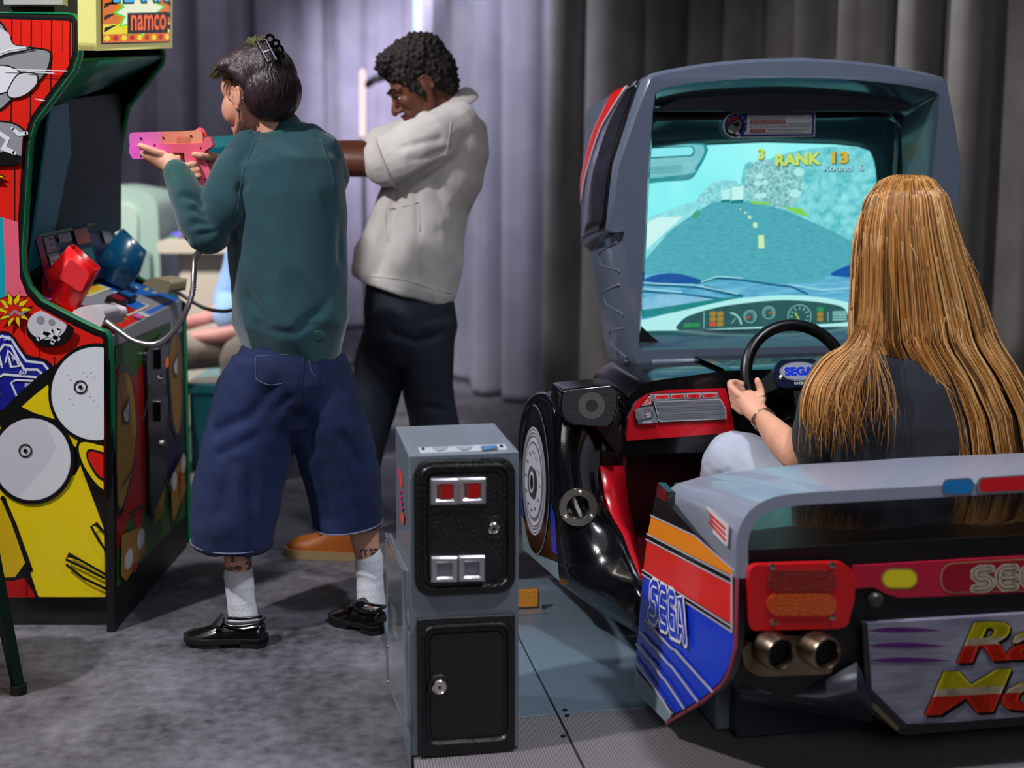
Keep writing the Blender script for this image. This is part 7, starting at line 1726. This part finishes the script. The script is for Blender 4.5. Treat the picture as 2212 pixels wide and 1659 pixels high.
for s in range(1250):
    part = rnd.uniform(-1, 1); ang0 = part*1.5; y1 = rnd.choice([rnd.uniform(940, 1030), rnd.uniform(980, 1035)])
    y0 = 378+rnd.uniform(0, 12) if rnd.random() < .8 else rnd.uniform(400, 600)
    ph, am, fr_ = rnd.uniform(0, 6), rnd.uniform(.005, .035), rnd.uniform(2, 6); clump = .09*sin(round(part*7)*2.3)
    pts = []; N = 22; off = rnd.uniform(.0005, .008)
    for i in range(N):
        t = i/(N-1); y = lerp(y0, y1, t**.92); a = ang0+clump*t+am*sin(fr_*t*3+ph)*t+(0 if abs(part) < .9 else 0)
        a = max(-1.62, min(1.62, a)); p, dd = hring(y, 0, a); pts.append(p+V((0, -dd-off-(.004*sin(5*t+ph) if t > .5 else 0), 0)))
    u_ = rnd.random(); k = 0 if u_ < .4 else (1 if u_ < .62 else (2 if u_ < .8 else 3))
    lock(pts, rnd.uniform(.0009, .0026), k, 4)
for s in range(150):                                    # locks falling over the left shoulder
    t0 = rnd.random(); xa = lerp(1858, 1905, t0)+rnd.uniform(-4, 4); xe = lerp(1734, 1855, t0**1.3)+rnd.uniform(-10, 10); ye = rnd.uniform(900, 1000)
    k_ = [(xa, 560+rnd.uniform(-60, 60), YD-.100), (xa-4, 680, YD-.120), (lerp(xa, xe, .25), 742, YD-.10-.03*t0), (lerp(xa, xe, .62), 772+30*t0, YD-.085-.055*t0), (lerp(xa, xe, .92), 835, YD-.10-.045*t0), (xe+rnd.uniform(-4, 4), 900, YD-.105-.045*t0), (xe+rnd.uniform(-14, 26), ye, YD-.10-.045*t0)]
    pts = [P(*q) for q in spl(k_, 4)]; u_ = rnd.random(); k = 0 if u_ < .45 else (1 if u_ < .6 else (2 if u_ < .8 else 3)); lock(pts, rnd.uniform(.0008, .0020), k, 4)
for s in range(60):                                    # front locks seen left of the face
    xa = rnd.uniform(1843, 1865); pts = [P(*q) for q in spl([(1925+rnd.uniform(-15, 10), 386, YD-.03), (1880, 415, YD-.03), (1862, 455, YD-.02), (xa, 520, YD+rnd.uniform(-.04, .05)), (xa-6, 620, YD+rnd.uniform(-.04, .05)), (xa-10, 735, YD+rnd.uniform(-.06, .02)), (xa-8+rnd.uniform(-10, 10), 800, YD-.05)], 4)]; lock(pts, rnd.uniform(.0012, .0026), rnd.choice([0, 1, 1, 3]))
for s in range(70):                                    # fine hairs lying across the shirt
    x0_ = rnd.uniform(1862, 1900); x1_ = rnd.uniform(1790, 1935); pts = [P(*q) for q in spl([(x0_, 700, YD-.115), (lerp(x0_, x1_, .5), 775, YD-.135), (x1_, 850, YD-.148), (x1_+rnd.uniform(-30, 40), 900+rnd.uniform(0, 80), YD-.150)], 4)]; lock(pts, .0007, rnd.choice([0, 1, 2, 3]), 4)
for s in range(30):                                    # stray hairs
    p0 = rnd.uniform(-1.5, 1.5); yy = rnd.uniform(420, 820); a, dd = hring(yy, 0, p0); b_, d2 = hring(min(1030, yy+70), 0, p0+rnd.uniform(-.3, .3)); lock([a+V((0, -dd-.006, 0)), lerp(a, b_, .5)+V((rnd.uniform(-.01, .01), -(dd+d2)/2-.02, 0)), b_+V((0, -d2-.008, 0))], .0007, 1, 4)
allh = MB()
for k in range(4):
    o_ = mbs[k].build('hair_locks', hd_, sharp=0, fix=False); o_['kind'] = 'stuff'
# ================================================================ things further back
# mint plastic machine behind the cabinet
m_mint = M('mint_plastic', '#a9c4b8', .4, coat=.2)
YB = 6.3
mt = thing('mint_machine', 'pale mint plastic machine with rounded corners, standing behind the shooting cabinet', 'machine', tuple(P(280, 900, YB)*1.0)[:2]+(0,))
zt = P(300, 408, YB).z; x0 = P(205, 400, YB).x; x1 = P(343, 400, YB).x
def yz(x, z, yy=YB): return V((x, yy, z))
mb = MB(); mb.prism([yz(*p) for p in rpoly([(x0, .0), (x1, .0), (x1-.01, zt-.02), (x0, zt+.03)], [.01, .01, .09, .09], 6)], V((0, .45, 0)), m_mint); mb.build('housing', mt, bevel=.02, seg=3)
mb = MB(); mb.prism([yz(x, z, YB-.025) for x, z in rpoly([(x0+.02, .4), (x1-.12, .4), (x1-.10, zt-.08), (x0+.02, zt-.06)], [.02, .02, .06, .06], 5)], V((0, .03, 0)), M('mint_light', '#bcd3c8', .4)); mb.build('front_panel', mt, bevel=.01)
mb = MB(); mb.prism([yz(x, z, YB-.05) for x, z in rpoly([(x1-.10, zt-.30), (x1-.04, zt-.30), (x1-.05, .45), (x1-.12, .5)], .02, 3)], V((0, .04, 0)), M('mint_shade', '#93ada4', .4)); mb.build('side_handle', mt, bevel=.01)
# cream tub with bright lid ornament
YC2 = 6.0
tb_ = thing('cream_cabinet', 'glossy cream cabinet with rounded overhanging top, behind the metal hose', 'cabinet', (P(440, 700, YC2).x, YC2+.2, 0))
m_cr = M('cream_plastic', '#e6d8c8', .4, coat=.2)
a0, a1 = P(382, 600, YC2).x, P(512, 600, YC2).x; zt = P(400, 520, YC2).z
mb = MB(); mb.box((a0, YC2, 0), (a1, YC2+.5, zt-.02), m_cr); mb.build('body', tb_, bevel=.03, seg=3)
mb = MB(); mb.prism([V((x, YC2-.05, z)) for x, z in rpoly([(a0-.075, zt-.055), (a1+.05, zt-.055), (a1+.05, zt+.005), (a0-.075, zt+.005)], .028, 5)], V((0, .6, 0)), m_cr); mb.build('top', tb_, bevel=.015)
for x, z, c, n_ in ((378, 514, '#4f8a4a', 'base_ring'), (384, 508, '#6b5bd0', 'dome')):
    mb = MB(); mb.ell(P(x+6, z, YC2+.1), (.045, .045, .018), M('orn_'+n_, c, .3)); mb.build(n_, tb_, sharp=0)
# teal bench and the seated person in light blue
YS = 5.2
m_bn = M('bench_teal', '#1e6a74', .35, coat=.3)
zb = P(430, 828, YS).z; b0, b1 = P(395, 800, YS).x, P(600, 800, YS).x
bn = thing('bench', 'teal plastic bench box under the seated onlooker, right of the shooting cabinet', 'bench', ((b0+b1)/2, YS+.2, 0))
mb = MB(); mb.box((b0+.015, YS+.015, 0), (b1-.015, YS+.44, zb-.03), m_bn); mb.build('body', bn, bevel=.01)
mb = MB(); mb.box((b0, YS, zb-.05), (b1, YS+.46, zb), M('bench_lid', '#2a7c84', .3, coat=.4)); mb.build('lid', bn, bevel=.012)
st_ = thing('person', 'seated onlooker in light blue shirt and beige trousers, mostly hidden behind the person in green', 'person', (P(560, 800, YS).x, YS+.25, zb))
YP = YS+.24
hx = P(615, 500, YP)
HP = head_matrix((hx.x, YP, zb+.73), (-.5, -.85, 0)); sk_s = skin_mat('skin_pink', '#d89c94', '#c98880')
mb = MB(); head_parts(mb, HP, 1.0)
bx_ = hx.x
def sp_(x, y, z): return V((bx_+x-(.10 if x < -.24 or y < -.19 else 0), YP+y, zb+z+.05))
tube3(mb, [sp_(0, 0, .66), sp_(0, 0, .56)], [.055, .06]); tube3(mb, [sp_(0, 0, .5), sp_(0, 0, .3), sp_(0, 0, .1)], [.14, .13, .13], [.09, .09, .1])
tube3(mb, [sp_(-.17, 0, .50), sp_(-.23, -.03, .25), sp_(-.20, -.20, .20)], [.045, .04, .035]); tube3(mb, [sp_(-.20, -.20, .20), sp_(-.27, -.27, .19), sp_(-.33, -.30, .19)], [.036, .032, .026])
tube3(mb, [sp_(.17, 0, .50), sp_(.20, -.05, .25), sp_(.02, -.24, .17)], [.045, .04, .035]); tube3(mb, [sp_(.02, -.24, .17), sp_(-.12, -.27, .15), sp_(-.26, -.28, .14)], [.038, .034, .026])
for k in range(4):
    finger(mb, [sp_(-.33, -.30+.004*k, .195-.012*k), sp_(-.36, -.31, .19-.014*k), sp_(-.39, -.315, .18-.015*k), sp_(-.41, -.31, .165-.015*k)], .010, .008)
    finger(mb, [sp_(-.26, -.29, .15-.013*k), sp_(-.30, -.30, .145-.014*k), sp_(-.335, -.305, .135-.015*k), sp_(-.35, -.30, .12-.015*k)], .010, .008)
finger(mb, [sp_(-.31, -.30, .205), sp_(-.335, -.33, .215), sp_(-.355, -.345, .21)], .0105, .0085); finger(mb, [sp_(-.25, -.29, .16), sp_(-.275, -.32, .17), sp_(-.30, -.335, .165)], .0105, .0085)
tube3(mb, [sp_(-.02, 0, .08), sp_(-.20, -.20, .09), sp_(-.38, -.33, .09)], [.07, .065, .055]); tube3(mb, [sp_(-.38, -.33, .09), sp_(-.36, -.35, -.12), sp_(-.34, -.36, -.27)], [.05, .045, .035])
tube3(mb, [sp_(.10, 0, .08), sp_(.05, -.22, .09), sp_(.0, -.42, .08)], [.07, .065, .055]); tube3(mb, [sp_(.0, -.42, .08), sp_(.0, -.42, -.12), sp_(.0, -.42, -.27)], [.05, .045, .035])
bs_ = fuse(mb, 'body', st_, sk_s, voxel=.0055, smooth=2, matfn=lipf(HP, 1.), mats=[m_lip]); eyes(HP, bs_)
mb = MB(); tube3(mb, [sp_(0, 0, .52), sp_(0, 0, .3), sp_(0, 0, .08)], [.19, .18, .18], [.12, .13, .14]); tube3(mb, [sp_(-.17, 0, .50), sp_(-.235, -.03, .27), sp_(-.21, -.18, .21)], [.065, .062, .058]); tube3(mb, [sp_(.17, 0, .50), sp_(.20, -.05, .27), sp_(.10, -.18, .20)], [.065, .062, .058])
fuse(mb, 'shirt', st_, M('shirt_light_blue', '#8fb4e0', .85, sheen=.2), voxel=.009, smooth=3, disp=lambda c, n: .006*ridged(c, 8, 3))
mb = MB(); tube3(mb, [sp_(.0, .02, .09), sp_(-.20, -.20, .10), sp_(-.39, -.33, .09)], [.10, .092, .085]); tube3(mb, [sp_(-.39, -.33, .09), sp_(-.37, -.36, -.10), sp_(-.35, -.37, -.24)], [.085, .075, .065]); tube3(mb, [sp_(.08, .02, .09), sp_(.05, -.22, .10), sp_(.0, -.43, .08)], [.10, .092, .085]); tube3(mb, [sp_(.0, -.43, .08), sp_(.0, -.44, -.10), sp_(.0, -.44, -.24)], [.085, .075, .065])
fuse(mb, 'trousers', st_, M('trousers_beige', '#a89a8e', .85), voxel=.009, smooth=2, disp=lambda c, n: .005*ridged(c, 9, 6))
mb = MB(); mb.ell(HP @ V((-.02, 0, .06)), (.105, .085, .085), None, HP.to_3x3()); mb.ell(HP @ V((-.06, 0, 0)), (.06, .08, .08), None, HP.to_3x3()); fuse(mb, 'hair', st_, M('hair_brown', '#3a2a1e', .6), voxel=.008, smooth=2)
for x, y in ((-.34, -.40), (0, -.48)):
    mb = MB(); mb.loft([[sp_(x+w_*cos(R(g)), y+dy, -zb+.004+h_*max(0, sin(R(g)))) for g in range(0, 360, 20)] for dy, w_, h_ in ((.08, .03, .08), (.04, .038, .09), (-.06, .044, .07), (-.13, .044, .05), (-.17, .03, .03))], M('shoe_dark', '#1d1715', .5)); mb.build('shoe', st_, sharp=0)
# light tube on a stand behind the man's forearms
YLT = 7.6
lt = thing('light_tube', 'upright pinkish light tube glowing in front of the lilac curtain', 'lamp', (P(783, 400, YLT).x, YLT, 0))
mb = MB(); mb.tube([P(783, 289, YLT), P(783, 156, YLT)], .019, EM('tube_glow', '#f4d2d2', 1.4), n=16, round_=True); mb.build('tube', lt, sharp=0)
mb = MB(); xx = P(783, 289, YLT); mb.tube([V((xx.x, YLT+.03, .01)), V((xx.x, YLT+.03, xx.z+.3))], .008, mk_sat, n=8)
for a in (0, 120, 240): mb.tube([V((xx.x, YLT+.03, .25)), V((xx.x+.22*cos(R(a)), YLT+.03+.22*sin(R(a)), .01))], .007, mk_sat, n=6)
mb.build('stand', lt, sharp=0)
mb = MB(); mb.tube([P(794, 182, YLT), P(808, 172, YLT), P(830, 166, YLT)], .022, M('clamp_black', '#060607', .4), n=10, round_=True); mb.build('clamp', lt, sharp=0)
# pale blue post at the top
YP2 = 9.25
mb = MB(); c_ = P(906, 100, YP2); mb.tube([V((c_.x, YP2, .0)), V((c_.x, YP2, 4.15))], .045, M('post_pale', '#8fa9bb', .4, coat=.2), n=20); o_ = mb.build('post'); tag(o_, 'pale blue round post rising behind the head of the person in the pale shirt', 'post')
# stool at the lower left, only one leg in view
sx_ = P(36, 1550, 2.93)
stl = thing('metal_stool', 'dark green metal stool whose leg shows at the lower left edge', 'stool', (sx_.x-.22, sx_.y+.02, 0))
m_stl = M('stool_green', '#123026', .35, metal=.5)
cx_ = sx_.x-.22; cy_ = sx_.y+.02
for ax2, ay2 in ((1, 0), (0, 1), (-1, 0), (0, -1)):
    b_ = V((cx_+ax2*.22, cy_+ay2*.22, 0)); tp = V((cx_+ax2*.155, cy_+ay2*.155, .44))
    mb = MB(); mb.tube([b_+V((0, 0, .012)), tp], [.016, .024], m_stl, n=4, rb=[.012, .02]); lg = mb.build('leg', stl, sharp=20)
    mb = MB(); mb.tube([b_+V((0, 0, .001)), b_+V((0, 0, .022))], .019, M('rubber_foot', '#0c0c0c', .8), n=12); mb.build('rubber_foot', lg)
mb = MB(); mb.prism([V((x, y, .44)) for x, y in circ(cx_, cy_, .17, 24)], V((0, 0, .025)), m_stl); mb.build('seat', stl, bevel=.006)
